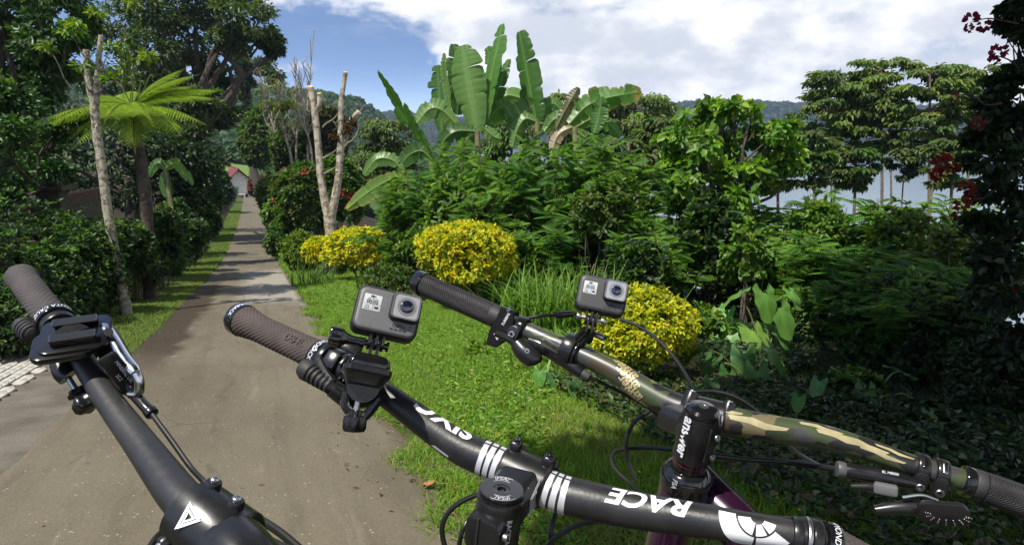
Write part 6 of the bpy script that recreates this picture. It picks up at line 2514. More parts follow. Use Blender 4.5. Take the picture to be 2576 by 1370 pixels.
# stem of the middle bike
capB = P(1262, 1228, .530)
lowB = P(1240, 1400, .545)
axB = (capB - lowB).normalized()
clB = BB.pos(BB.near(1321, 1198))
fwB = (clB - capB)
fwB = (fwB - axB * fwB.dot(axB)).normalized()
sdB = fwB.cross(axB).normalized()
MB_ = Matrix(((sdB.x, fwB.x, axB.x, capB.x), (sdB.y, fwB.y, axB.y, capB.y), (sdB.z, fwB.z, axB.z, capB.z), (0, 0, 0, 1)))   # x right, y forward, z up the steerer; origin top cap


def bar_clamp(bar, c, w, r, root, name='bar_clamp', mat=None, seg=48):
    bm = bmesh.new()
    q = [(r - 0.002, c - w / 2), (r, c - w / 2 + 0.002), (r, c + w / 2 - 0.002), (r - 0.002, c + w / 2)]
    rings = []
    for rr, x in q:
        p, t, nn, bb = bar.frame(x)
        rings.append([tuple(p + (nn * math.cos(2 * math.pi * i / seg) + bb * math.sin(2 * math.pi * i / seg)) * rr) for i in range(seg)])
    bm_loft(bm, rings, Matrix())
    return mk(name, bm, mat or BLACK_SATIN, root)


sclB = BB.near(1321, 1198)
stemB = bar_clamp(BB, sclB, 0.046, 0.0222, rootB, 'stem')
# lobes of the faceplate with their bolts (near and far)
for roll in (62, 128):
    for dx in (-0.017, 0.017):
        bm = bmesh.new()
        M = BB.M(sclB + dx, -roll + 0)
        bm_box(bm, (0.012, 0.012, 0.012), M @ Matrix.Translation((0, 0, 0.0245)), 0.004, 3)
        lb = mk('clamp_lobe', bm, BLACK_SATIN, stemB)
        bolt('bolt', M @ Matrix.Translation((0, 0, 0.0305)), 0.0032, 0.004, stemB, BLACK_GLOSS)
# stem body: loft from the clamp back to the steerer barrel
bm = bmesh.new()
clL = MB_.inverted() @ clB
rings = []
for t, w, h, zc in ((0.0, 0.042, 0.036, -0.024), (0.25, 0.040, 0.036, -0.021), (0.55, 0.040, 0.036, -0.016), (0.85, 0.045, 0.036, -0.008), (1.0, 0.046, 0.036, 0.0)):
    y = clL.y * t
    zz = (-0.021) * (1 - t) + clL.z * t
    x = clL.x * t
    rings.append([(x + px, y, zz + pz) for px, pz in rrect(w, h, 0.010, 5)])
bm_loft(bm, rings, MB_)
mk('stem_body', bm, BLACK_SATIN, stemB)
bm = bmesh.new()
bm_loft(bm, [[(x + clL.x * 0.55, y + clL.y * 0.62, clL.z * 0.5 + 0.0035 + z) for x, y in rrect(0.026, 0.026, 0.007, 4)] for z in (0.0, 0.0025)], MB_)
mk('stem_recess', bm, BLACK_MATT, stemB)
bm = bmesh.new()
bm_lathe(bm, [(0.0195, -0.052), (0.0208, -0.050), (0.0208, -0.012), (0.0200, -0.008), (0.0190, -0.006)], MB_, 44)
mk('steerer_clamp', bm, BLACK_SATIN, stemB)
bm = bmesh.new()
bm_lathe(bm, [(0.0185, -0.006), (0.0203, -0.0055), (0.0203, -0.0040), (0.0190, -0.0035), (0.0190, -0.0022), (0.0200, -0.0016), (0.0198, -0.0002), (0.0190, 0.0004), (0.0075, 0.0004), (0.0070, -0.0004), (0.0040, -0.0006), (0.0036, -0.0025), (0.0002, -0.0025)], MB_, 48)
capo = mk('top_cap', bm, BLACK_GLOSS, rootB, 25)


def arc_text(body, size, r, mid, Mx, mat, parent, lift=0.0007, inv=False):
    bm = text_verts(body, size, maxedge=0.002, bold=0.0001, shear=0.2)
    for v in bm.verts:
        x, y = v.co.x, v.co.y
        if inv: x, y = -x, -y
        a = R(mid) - x / r
        rr = r + y
        v.co = Mx @ Vector((rr * math.cos(a), rr * math.sin(a), lift))
    mk('lettering', bm, mat, parent)


arc_text('|FSA|', 0.0062, 0.0150, 118, MB_, GREY_PRINT, capo)
arc_text('|FSA|', 0.0062, 0.0150, -58, MB_, GREY_PRINT, capo)
for a0, a1 in ((82, 154), (-94, -22)):
    for rr in (0.0180, 0.0122):
        bm = bmesh.new()
        bm_tube(bm, [MB_ @ Vector((rr * math.cos(R(a)), rr * math.sin(R(a)), 0.0004)) for a in np.linspace(a0, a1, 14)], 0.00022, 5)
        mk('cap_line', bm, GREY_PRINT, capo)
# pinch gap and bolts at the back of the stem
bm = bmesh.new()
bm_rbox(bm, 0.034, 0.034, 0.010, 0, 0.016, MB_ @ Matrix.Translation((0, -0.014, -0.031)) @ Matrix.Rotation(R(90), 4, 'X'), 0.003)
mk('pinch_block', bm, BLACK_SATIN, stemB)
bm = bmesh.new()
bm_box(bm, (0.0018, 0.002, 0.034), MB_ @ Matrix.Translation((-0.004, -0.0302, -0.031)))
mk('pinch_gap', bm, RUBBER_BLACK, stemB)
for z in (-0.024, -0.040):
    bolt('bolt', MB_ @ Matrix.Translation((0.0205, -0.026, z)) @ Matrix.Rotation(R(90), 4, 'Y'), 0.0035, 0.004, stemB)
# spacers and headset
bm = bmesh.new()
bm_lathe(bm, [(0.017, -0.085), (0.0185, -0.084), (0.0185, -0.0705), (0.0170, -0.070), (0.0185, -0.0695), (0.0185, -0.053), (0.017, -0.0525)], MB_, 40)
mk('spacer', bm, pmat('dark_red_spacer', (0.05, 0.012, 0.010), 0.3, var=0.5, scale=40), rootB)
bm = bmesh.new()
bm_lathe(bm, [(0.018, -0.112), (0.0275, -0.108), (0.0275, -0.098), (0.024, -0.090), (0.019, -0.085)], MB_, 44)
hsB = mk('headset', bm, BLACK_GLOSS, rootB)
# stem side print: contour lines and lettering
for i in range(9):
    bm = bmesh.new()
    pts = []
    for t in np.linspace(0, 1, 9):
        y = 0.018 + 0.024 * t
        pts.append(MB_ @ Vector((clL.x * y / clL.y + 0.0212 + 0.0016 * max(0, t - 0.4), y, -0.034 + i * 0.0030 + 0.002 * math.sin(t * 5 + i * 0.6) + t * 0.012)))
    bm_tube(bm, pts, 0.00028, 4)
    mk('contour_line', bm, GREY_PRINT, stemB)
Mt = MB_ @ Matrix.Translation((0.014, -0.0165, -0.030)) @ Matrix.Rotation(R(45), 4, 'Z') @ Matrix.Rotation(R(90), 4, 'X') @ Matrix.Rotation(R(-90), 4, 'Z')


def barrel_text(body, size, ang, zc, r, Mx, mat, parent, **kw):
    """lettering up a barrel: runs along z at angle ang"""
    bm = text_verts(body, size, maxedge=0.003, **kw)
    for v in bm.verts:
        x, y = v.co.x, v.co.y
        a = R(ang) + y / r
        v.co = Mx @ Vector(((r + 0.0004) * math.cos(a), (r + 0.0004) * math.sin(a), zc - x))
    mk('lettering', bm, mat, parent)


barrel_text('RACEFACE', 0.0066, -38, -0.033, 0.0208, MB_, GREY_PRINT, stemB, bold=0.0002)
barrel_text('ATLAS', 0.0060, -56, -0.030, 0.0208, MB_, GREY_PRINT, stemB)
barrel_text('FSA', 0.008, -35, -0.100, 0.0275, MB_, WHITE_PRINT, hsB, bold=0.0003)
flat_text('lettering', 'S', 0.006, MB_ @ Matrix.Translation((0.016, 0.018, -0.0035)) @ Matrix.Rotation(R(20), 4, 'X'), WHITE_PRINT, stemB)
# right grip of the middle bike
sgB2 = BB.near(2066, 1356)
BB.collar('clamp_ring', sgB2 - 0.022, 0.007, 0.0150, BLACK_SATIN, rootB)
BB.collar('clamp_ring', sgB2 - 0.013, 0.0035, 0.0168, STEEL, rootB)
BB.collar('clamp_ring', sgB2 - 0.009, 0.007, 0.0168, BLACK_SATIN, rootB)
bm = bmesh.new()
BB.tube(bm, sgB2 + 0.012, min(sgB2 + 0.145, BB.len - 0.004), 0, 180, 110, r=0.0150, rfun=knurl(0.0058, 0.0008, 18))
gB2 = mk('grip', bm, RUBBER_BROWN, rootB, 60)
BB.collar('lock_ring', sgB2 + 0.001, 0.0105, 0.0180, BLACK_GLOSS, gB2)
BB.ringtext('lettering', 'DIAMONDBACK', sgB2 + 0.006, 0.0066, 30, WHITE_PRINT, gB2, 0.0180, flip=True)
bm = bmesh.new()
bm_tube(bm, catmull([list(P(1890, 1305, .56)), list(P(1960, 1318, .56)), list(P(2040, 1325, .55)), list(P(2075, 1338, .54))], 16), list(np.linspace(0.007, 0.010, 16)), 12)
mk('brake_body', bm, BLACK_SATIN, rootB)
bolt('bolt', Matrix.Translation(P(2045, 1318, .545)), 0.0045, 0.006, rootB)
# cables of the middle bike
cable('cable', [(1240, 1242, .60), (1195, 1245, .60), (1140, 1275, .60), (1113, 1320, .60), (1120, 1375, .60), (1150, 1430, .60)], 0.0026, rootB)
cable('cable', [(1390, 1180, .64), (1400, 1270, .63), (1385, 1340, .62), (1395, 1420, .62)], 0.0026, rootB)
cable('cable', [(1640, 1300, .58), (1480, 1312, .60), (1400, 1350, .60), (1340, 1420, .60)], 0.0026, rootB)
cable('cable', [(1200, 1280, .61), (1165, 1330, .60), (1150, 1400, .60)], 0.0024, rootB)
bike_lower(rootB, capB - axB * 0.108, axB, fwB, BLACK_MATT)

# ================================================================= left bike: bare black bar and a chunky clamp
BA = Bar([(48, 690, 0.7168, 0.0101), (95, 752, 0.6720, 0.0101), (150, 822, 0.6384, 0.0101), (195, 885, 0.6104, 0.0103), (235, 950, 0.5880, 0.0108), (290, 1030, 0.5600, 0.0117), (350, 1110, 0.5320, 0.0128), (405, 1185, 0.5062, 0.0142), (455, 1250, 0.4838, 0.0151), (520, 1315, 0.4648, 0.0153),
          (600, 1370, 0.4502, 0.0151), (720, 1425, 0.4390, 0.0135), (860, 1475, 0.4301, 0.0113), (1020, 1520, 0.4234, 0.0101), (1240, 1575, 0.4166, 0.0101)])
rootA = thing('mountain_bike', (-0.2, 0.42, tz(-0.2, 0.42)), 'left hand mountain bike with a bare scuffed black handlebar', 'bicycle', 'mountain bikes held at the front')
SCUFF = pmat('scuffed_black', (0.020, 0.020, 0.021), 0.5, col2=(0.030, 0.029, 0.028), scale=18, rvar=0.1, bump=0.05, bscale=120)
bm = bmesh.new()
BA.tube(bm, 0.002, BA.len - 0.002, 0, 150, 44)
mk('handlebar', bm, SCUFF, rootA)
sa = BA.near(133, 800)
bm = bmesh.new()
kn2 = knurl(0.0072, 0.0007, 16)
BA.tube(bm, 0.001, sa, 0, 170, 110, r=0.0146, rfun=lambda x, th: kn2(x, th) + 0.0015 * math.exp(-((x - 0.006) / 0.014) ** 2) - 0.0062 * max(0, 1 - x / 0.010) ** 2)
gA = mk('grip', bm, RUBBER_GREY, rootA, 60)
tag(gA, 'dusty grey brown knurled rubber grip')
BA.collar('lock_ring', sa + 0.0005, 0.011, 0.0185, BLACK_GLOSS, gA)
BA.ringtext('lettering', 'SANTA CRUZ', sa + 0.006, 0.0068, 20, WHITE_PRINT, gA, 0.0185, flip=True, shear=0.2)
BA.collar('clamp_ring', sa + 0.0125, 0.010, 0.0165, BLACK_SATIN, rootA)
# stem clamp with its split faceplate
sA = BA.near(540, 1330)
stemA = bar_clamp(BA, sA + 0.002, 0.056, 0.0250, rootA, 'stem', BLACK_SATIN)
bm = bmesh.new()
pA, tA, nA, bA = BA.frame(sA)
for i in range(2):
    pass
rings = []
for x, rr in ((-0.0252, 0.0262), (-0.0235, 0.0278), (0.020, 0.0278), (0.0225, 0.0262)):
    p, t, nn, bb = BA.frame(sA + x)
    rings.append([tuple(p + (nn * math.cos(R(a)) + bb * math.sin(R(a))) * q) for a, q in [(a, rr) for a in range(-62, 45, 7)] + [(a, 0.0235) for a in range(43, -62, -7)]])
bm_loft(bm, rings, Matrix())
fpA = mk('faceplate', bm, BLACK_SATIN, stemA)
for x in (-0.017, 0.015):
    for ang in (50, -72):
        M = BA.M(sA + x, -ang)
        bm = bmesh.new()
        bm_cyl(bm, 0.0062, 0.010, M @ Matrix.Translation((0, 0, 0.0262)), 20, 0.002)
        mk('bolt_boss', bm, BLACK_SATIN, stemA)
        bolt('bolt', M @ Matrix.Translation((0, 0, 0.0318)), 0.0036, 0.003, stemA, STEEL)


def tri_mark(Mx, size, mat, parent):
    """three-bladed triangular emblem built of bars"""
    for k in range(3):
        bm = bmesh.new()
        a = Matrix.Rotation(R(120 * k), 4, 'Z')
        for off, w, l0, l1 in ((0.0, 0.13, -0.62, 0.50), (0.17, 0.09, -0.45, 0.34)):
            vs = [bm.verts.new(Mx @ a @ Vector((x * size, (0.36 - off - y) * size, 0.0))) for x, y in ((l0, 0), (l1, 0), (l1 - 0.09, w), (l0 + 0.12, w))]
            bm.faces.new(vs)
        mk('emblem', bm, mat, parent)


tri_mark(BA.M(sA - 0.003, 8) @ Matrix.Translation((0, 0, 0.0284)) @ Matrix.Rotation(R(-15), 4, 'Z'), 0.0165, WHITE_PRINT, fpA)
capA = P(690, 1440, 0.4032)
lowA = P(660, 1680, 0.4480)
axA = (capA - lowA).normalized()
clA = BA.pos(sA)
bm = bmesh.new()
q = catmull([list(clA), list(clA * 0.5 + capA * 0.5 - axA * 0.008), list(capA - axA * 0.028)], 10)
bm_tube(bm, q, list(np.linspace(0.0235, 0.0225, 10)), 28)
mk('stem_body', bm, BLACK_SATIN, stemA)
fwA = (clA - capA)
fwA = (fwA - axA * fwA.dot(axA)).normalized()
sdA = fwA.cross(axA).normalized()
MA_ = Matrix(((sdA.x, fwA.x, axA.x, capA.x), (sdA.y, fwA.y, axA.y, capA.y), (sdA.z, fwA.z, axA.z, capA.z), (0, 0, 0, 1)))
bm = bmesh.new()
bm_lathe(bm, [(0.0195, -0.055), (0.0208, -0.053), (0.0208, -0.008), (0.019, -0.005)], MA_, 40)
mk('steerer_clamp', bm, BLACK_SATIN, stemA)
bm = bmesh.new()
bm_lathe(bm, [(0.0185, -0.005), (0.0200, -0.0045), (0.0198, -0.0002), (0.0190, 0.0004), (0.0075, 0.0004), (0.0002, 0.0004)], MA_, 40)
mk('top_cap', bm, BLACK_GLOSS, rootA, 25)
bm = bmesh.new()
bm_lathe(bm, [(0.018, -0.112), (0.0275, -0.108), (0.0275, -0.098), (0.0185, -0.085), (0.0185, -0.055)], MA_, 40)
mk('headset', bm, BLACK_GLOSS, rootA)
bike_lower(rootA, capA - axA * 0.108, axA, fwA, BLACK_MATT)
# brake lever body with its chrome side, thin tube along the bar
bm = bmesh.new()
body = [(262, 838, 0.6104, .011), (282, 880, 0.5992, .0125), (305, 925, 0.5880, .0125), (325, 965, 0.5768, .011), (335, 985, 0.5734, .007)]
q = catmull([list(P(u, v, d)) + [r] for u, v, d, r in body], 18)
bm_tube(bm, q[:, :3], list(q[:, 3]), 20)
brA = mk('brake_body', bm, BLACK_PLASTIC, rootA)
bm = bmesh.new()
q = catmull([list(P(*p)) for p in ((258, 818, 0.5958), (285, 858, 0.5846), (312, 902, 0.5734), (342, 940, 0.5634))], 16)
bm_tube(bm, q, list(np.array([0.004] + [0.0062] * 14 + [0.0048])), 16, rfun=lambda k, i: 1.0)
mk('chrome_cover', bm, CHROME, brA)
bm = bmesh.new()
q = catmull([list(P(*p)) for p in ((342, 938, 0.5634), (350, 960, 0.5634), (348, 988, 0.5656), (330, 990, 0.5690))], 10)
bm_tube(bm, q, 0.0045, 12)
mk('chrome_corner', bm, CHROME, brA)
bolt('bolt', view_frame(272, 835, 0.5768, 0, 0, 0), 0.0042, 0.006, rootA, BLACK_GLOSS)
MT = view_frame(300, 935, 0.5600, -52, 20, 0)
bm = bmesh.new()
bm_rbox(bm, 0.040, 0.016, 0.003, -0.002, 0.001, MT, 0.0006)
mk('reservoir_cap', bm, BLACK_PLASTIC, brA)
flat_text('lettering', 'MINERAL OIL', 0.0043, MT @ Matrix.Translation((0.002, 0.003, 0.0013)), WHITE_PRINT, brA)
flat_text('lettering', '22.2', 0.0040, MT @ Matrix.Translation((0.004, -0.003, 0.0013)), WHITE_PRINT, brA)
ferrule('hose_collar', (340, 995, 0.5690), (382, 1040, 0.5566), 0.0048, rootA, BLACK_PLASTIC)
ferrule('hose_collar', (374, 1030, 0.5578), (384, 1042, 0.5555), 0.0058, rootA, BLACK_PLASTIC)
cable('brake_hose', [(382, 1040, 0.5544), (430, 1105, 0.5398), (480, 1175, 0.5242), (525, 1225, 0.5096), (560, 1290, 0.5152), (600, 1400, 0.5376)], 0.0023, rootA)
cable('cable', [(590, 1290, 0.5264), (640, 1300, 0.5152), (700, 1335, 0.5040), (760, 1385, 0.4928)], 0.0036, rootA)
cable('cable', [(425, 1325, 0.5040), (395, 1350, 0.4928), (370, 1385, 0.4816)], 0.0028, rootA)
cable('cable', [(560, 1278, 0.5376), (585, 1262, 0.5264), (630, 1300, 0.5152), (650, 1350, 0.5152), (660, 1400, 0.5152)], 0.0018, rootA)
# ribbed remote under the grip
ML = axis_M(P(62, 822, 0.6552), P(112, 862, 0.6272))
bm = bmesh.new()
prof = [(0.004, -0.006), (0.0105, -0.004)]
for i in range(4):
    z = i * 0.0068
    prof += [(0.0105, z), (0.0105, z + 0.0038), (0.0080, z + 0.0046), (0.0080, z + 0.0062)]
prof += [(0.009, 0.029), (0.003, 0.032)]
bm_lathe(bm, prof, ML, 26)
mk('remote_lever', bm, RUBBER_BLACK, rootA)
bm = bmesh.new()
bm_tube(bm, catmull([list(P(112, 862, 0.6272)), list(P(135, 890, 0.6216)), list(P(170, 900, 0.6272))], 8), [0.008] * 8, 12)
mk('lever_arm', bm, BLACK_SATIN, rootA)

# ================================================================= right bike: camouflage bar, purple frame
BC = Bar([(1048, 708, .885, .0112), (1140, 748, .860, .0112), (1258, 800, .830, .0112), (1340, 838, .808, .0114), (1440, 882, .782, .0122), (1540, 930, .758, .0138), (1620, 980, .738, .0154), (1690, 1018, .722, .0162), (1772, 1044, .705, .0162),
          (1860, 1062, .692, .0160), (1960, 1080, .682, .0150), (2060, 1096, .672, .0138), (2180, 1130, .660, .0124), (2290, 1168, .648, .0114), (2400, 1200, .636, .0112), (2520, 1240, .622, .0112), (2640, 1285, .606, .0112), (2780, 1340, .590, .0112)])
rootC = thing('mountain_bike', (0.24, 0.66, tz(0.24, 0.66)), 'right hand mountain bike with camouflage handlebar and purple frame', 'bicycle', 'mountain bikes held at the front')


def camo_mat():
    m, nt, b = new_mat('camouflage_print')
    N, Lk = nt.nodes.new, nt.links.new
    tc = N('ShaderNodeTexCoord')
    mp = N('ShaderNodeMapping')
    mp.inputs['Scale'].default_value = (1.0, 1.7, 1.7)
    mp.inputs['Rotation'].default_value = (0.3, 0.5, -0.5)
    Lk(tc.outputs['Object'], mp.inputs[0])
    vo = N('ShaderNodeTexVoronoi')
    vo.inputs['Scale'].default_value = 34
    nz = N('ShaderNodeTexNoise')
    nz.inputs['Scale'].default_value = 22
    Lk(mp.outputs[0], nz.inputs['Vector'])
    mxv = N('ShaderNodeMix')
    mxv.data_type = 'RGBA'
    mxv.inputs[0].default_value = 0.035
    Lk(mp.outputs[0], mxv.inputs[6])
    Lk(nz.outputs['Color'], mxv.inputs[7])
    Lk(mxv.outputs[2], vo.inputs['Vector'])
    cr = N('ShaderNodeValToRGB')
    cr.color_ramp.interpolation = 'CONSTANT'
    e = cr.color_ramp.elements
    e[0].position, e[0].color = 0.0, (0.045, 0.045, 0.044, 1)
    e[1].position, e[1].color = 0.25, (0.045, 0.060, 0.026, 1)
    for p, c in ((0.5, (0.016, 0.016, 0.016, 1)), (0.72, (0.13, 0.11, 0.06, 1)), (0.80, (0.05, 0.038, 0.022, 1)), (0.90, (0.028, 0.036, 0.018, 1))):
        q = e.new(p)
        q.color = c
    Lk(vo.outputs['Color'], cr.inputs[0])
    Lk(cr.outputs[0], b.inputs['Base Color'])
    b.inputs['Roughness'].default_value = 0.38
    return m


CAMO = camo_mat()
bm = bmesh.new()
BC.tube(bm, 0.002, BC.len - 0.002, 0, 150, 44)
mk('handlebar', bm, CAMO, rootC)
sc_ = BC.near(1250, 797)
bm = bmesh.new()
BC.tube(bm, 0.009, sc_, 0, 260, 96, r=0.0150, rfun=chevron(0.0034, 0.0008))
gC = mk('grip', bm, RUBBER_BLACK, rootC, 30)
tag(gC, 'black rubber grip with chevron ribs')
grip_end(BC, 0.008, 0.0178, 'lock_ring', gC, BLACK_GLOSS)
BC.collar('lock_ring', sc_ - 0.008, 0.018, 0.0158, RUBBER_BLACK, gC)
# lever clamp with emblem
sl_ = BC.near(1262, 815)
MC = BC.M(sl_ + 0.006, 20)
bm = bmesh.new()
bm_loft(bm, [[(x, y, z) for x, y in ((-0.006, 0.022), (0.012, 0.024), (0.017, 0.010), (0.016, -0.018), (0.004, -0.034), (-0.012, -0.036), (-0.013, -0.016), (-0.008, 0.004))] for z in (0.0150, 0.0178)], MC)
lvC = mk('lever_clamp', bm, BLACK_SATIN, rootC)
tri_mark(MC @ Matrix.Translation((0.0005, -0.018, 0.0182)) @ Matrix.Rotation(R(20), 4, 'Z'), 0.0085, WHITE_PRINT, lvC)
flat_text('lettering', 'TURBINE', 0.0052, MC @ Matrix.Translation((0.006, 0.009, 0.0182)) @ Matrix.Rotation(R(78), 4, 'Z'), WHITE_PRINT, lvC, bold=0.0001)
bolt('bolt', MC @ Matrix.Translation((0.006, 0.0225, 0.0185)), 0.0030, 0.003, lvC)
BC.collar('lever_clamp_ring', sl_ + 0.002, 0.010, 0.0168, BLACK_SATIN, rootC)
BC.collar('brake_clamp', sl_ + 0.022, 0.014, 0.0160, BLACK_SATIN, rootC)
bm = bmesh.new()
bm_rbox(bm, 0.017, 0.022, 0.007, 0.010, 0.0185, BC.M(sl_ + 0.028, 8) @ Matrix.Translation((0, -0.009, 0)), 0.002)
bcl = mk('brake_clamp_block', bm, BLACK_SATIN, rootC)
bolt('bolt', BC.M(sl_ + 0.028, 8) @ Matrix.Translation((0, -0.010, 0.019)), 0.0048, 0.003, bcl)
bm = bmesh.new()
bm_rbox(bm, 0.013, 0.010, 0.003, 0.013, 0.0170, BC.M(sl_ + 0.031, -22), 0.001)
mk('brake_clamp_slot', bm, BLACK_GLOSS, bcl)
# brake body and lever under the bar
bm = bmesh.new()
q = catmull([list(P(u, v, d)) + [r] for u, v, d, r in ((1300, 862, .80, .010), (1320, 885, .795, .013), (1345, 905, .79, .012), (1350, 912, .79, .007))], 12)
bm_tube(bm, q[:, :3], list(q[:, 3]), 18)
mk('brake_pivot', bm, BLACK_SATIN, rootC)
bolt('bolt', view_frame(1326, 882, .782), 0.0036, 0.003, rootC)
bm = bmesh.new()
bm_tube(bm, catmull([list(P(*p)) for p in ((1245, 838, .80), (1285, 855, .80), (1320, 890, .795), (1330, 905, .795))], 14), list(np.linspace(0.004, 0.007, 14)), 12)
mk('brake_lever', bm, BLACK_SATIN, rootC)
bm = bmesh.new()
q = catmull([list(P(u, v, d)) + [r] for u, v, d, r in ((1330, 855, .80, .006), (1360, 868, .795, .0095), (1400, 893, .785, .0095), (1440, 920, .775, .0090), (1462, 936, .77, .008))], 16)
bm_tube(bm, q[:, :3], list(q[:, 3]), 18)
mk('brake_body', bm, BLACK_PLASTIC, rootC)
MT = view_frame(1392, 875, .772, -30, 0, 30)
bm = bmesh.new()
bm_rbox(bm, 0.036, 0.0085, 0.003, -0.003, 0.001, MT, 0.0008)
mk('chrome_cover', bm, CHROME, rootC)
ferrule('hose_collar', (1450, 928, .772), (1482, 948, .768), 0.0060, rootC, pmat('grey_plastic', (0.06, 0.06, 0.065), 0.5))
cable('brake_hose', [(1478, 945, .768), (1530, 970, .77), (1590, 1000, .775), (1640, 1030, .78), (1700, 1075, .80)], 0.0023, rootC)
cable('cable', [(1325, 800, .85), (1365, 793, .85), (1400, 792, .86), (1450, 788, .88)], 0.0024, rootC)
ferrule('cable_joint', (1398, 792, .86), (1440, 789, .87), 0.0050, rootC, BLACK_PLASTIC)
cable('cable', [(1560, 802, .86), (1610, 822, .84), (1670, 868, .81), (1715, 925, .79), (1742, 980, .78), (1745, 1020, .79)], 0.0024, rootC)
# gold lettering repeated round the bend, lettering upside down to the viewer
s0 = BC.near(1560, 938)
for k in range(5):
    BC.text('lettering', 'answer', s0 + k * 0.0085, 0.0150, 62 - k * 36, GOLD_PRINT, rootC, flip=True, bold=0.0003, sx=1.08, rot=-24)
# hinged camera clamp sits between; grey flame patches on the dark left half
GREYP = pmat('grey_flame_print', (0.11, 0.11, 0.115), 0.4)
for cx, ca, w, h in ((1350, 14, 0.020, 22), (1395, -10, 0.016, 16), (1420, 22, 0.014, 14), (1375, -38, 0.018, 14)):
    x = BC.near(cx, 838 + (cx - 1340) * 0.44)
    BC.patch('flame_print', [(x - w, ca + h * 0.4), (x - w * 0.3, ca + h), (x + w * 0.4, ca + h * 0.5), (x + w, ca + h * 0.9), (x + w * 0.7, ca), (x + w * 0.2, ca - h), (x - w * 0.2, ca - h * 0.2), (x - w * 0.8, ca - h * 0.7)], GREYP, rootC)
CREAM = pmat('cream_print', (0.34, 0.295, 0.16), 0.4, var=0.15, scale=60)
for cx, cy, ca, w, h in ((1905, 1064, 10, 0.032, 20), (1830, 1035, 40, 0.016, 14), (1800, 1030, 35, 0.014, 12), (2060, 1075, 42, 0.022, 15), (2110, 1095, 18, 0.026, 17), (2160, 1125, 20, 0.026, 18), (2210, 1140, 2, 0.024, 16), (2240, 1145, 38, 0.020, 12)):
    x = BC.near(cx, cy)
    BC.patch('camo_print', [(x - w, ca + h * 0.7), (x - w * 0.2, ca + h), (x + w * 0.2, ca + h * 0.3), (x + w, ca + h * 0.1), (x + w * 0.9, ca - h * 0.5), (x + w * 0.2, ca - h), (x - w * 0.3, ca - h * 0.35), (x - w * 0.9, ca - h * 0.2)], CREAM, rootC)
# stem of the right bike
capC = P(1766, 1036, .640)
lowC = P(1732, 1172, .665)
axC = (capC - lowC).normalized()
sclC = BC.near(1775, 1044)
clC = BC.pos(sclC)
fwC = Vector((-0.30, 0.95, 0.05))
fwC = (fwC - axC * fwC.dot(axC)).normalized()
sdC = fwC.cross(axC).normalized()
MC_ = Matrix(((sdC.x, fwC.x, axC.x, capC.x), (sdC.y, fwC.y, axC.y, capC.y), (sdC.z, fwC.z, axC.z, capC.z), (0, 0, 0, 1)))
stemC = bar_clamp(BC, sclC, 0.040, 0.0205, rootC, 'stem', BLACK_SATIN)
for x, (u, v) in ((-0.0185, (1742, 985)), (0.0185, (1836, 1012))):
    e = P(u, v, .695)
    s = P(u - 18 if x < 0 else u - 14, v + 45, .690)
    bm = bmesh.new()
    Mz_ = axis_M(s, e)
    bm_cyl(bm, 0.0075, (e - s).length, Mz_ @ Matrix.Translation((0, 0, (e - s).length / 2)), 22, 0.0015)
    bm_cyl(bm, 0.0068, 0.004, Mz_ @ Matrix.Translation((0, 0, (e - s).length * 0.72)), 22, 0.001)
    mk('bolt_boss', bm, BLACK_SATIN, stemC)
    bolt('bolt', Mz_ @ Matrix.Translation((0, 0, (e - s).length)), 0.0036, 0.004, stemC)
bm = bmesh.new()
rings = []
for z, w, dp in ((0.0, 0.036, 0.036), (-0.012, 0.040, 0.040), (-0.024, 0.042, 0.042), (-0.034, 0.037, 0.040), (-0.046, 0.036, 0.038), (-0.054, 0.038, 0.038)):
    rings.append([(x, y, z - 0.002) for x, y in rrect(w, dp, 0.016, 7)])
bm_loft(bm, rings, MC_)
mk('steerer_clamp', bm, BLACK_SATIN, stemC)
bm = bmesh.new()
cl = MC_.inverted() @ clC
rings = [[(px, 0.0 + cl.y * t, -0.020 * (1 - t) + cl.z * t * 0.9 + pz) for px, pz in rrect(w, h, 0.012, 5)] for t, w, h in ((0, 0.034, 0.034), (0.5, 0.040, 0.032), (1.0, 0.044, 0.032))]
bm_loft(bm, rings, MC_)
mk('stem_body', bm, BLACK_SATIN, stemC)
bm = bmesh.new()
bm_lathe(bm, [(0.0165, -0.004), (0.0180, -0.0035), (0.0182, 0.000), (0.0172, 0.0035), (0.0140, 0.0060), (0.0060, 0.0078), (0.0058, 0.0070), (0.0032, 0.0070), (0.0030, 0.0050), (0.0002, 0.0050)], MC_, 44)
tcC = mk('top_cap', bm, BLACK_GLOSS, rootC, 25)
bm = bmesh.new()
bm_lathe(bm, [(0.0056, 0.0074), (0.0056, 0.0082), (0.0034, 0.0082), (0.0030, 0.0066), (0.0002, 0.0066)], MC_ @ Matrix.Translation((0, 0, 0.0002)), 28)
mk('cap_bolt', bm, STEEL, tcC)


def cone_text(body, size, r, mid, Mx, mat, parent):
    bm = text_verts(body, size, maxedge=0.002, bold=0.0002, shear=0.2)
    for v in bm.verts:
        x, y = v.co.x, v.co.y
        a = R(mid) + x / r
        rr = r - y
        v.co = Mx @ Vector((rr * math.cos(a), rr * math.sin(a), 0.0085 - (rr - 0.0055) * 0.40))
    mk('lettering', bm, mat, parent)


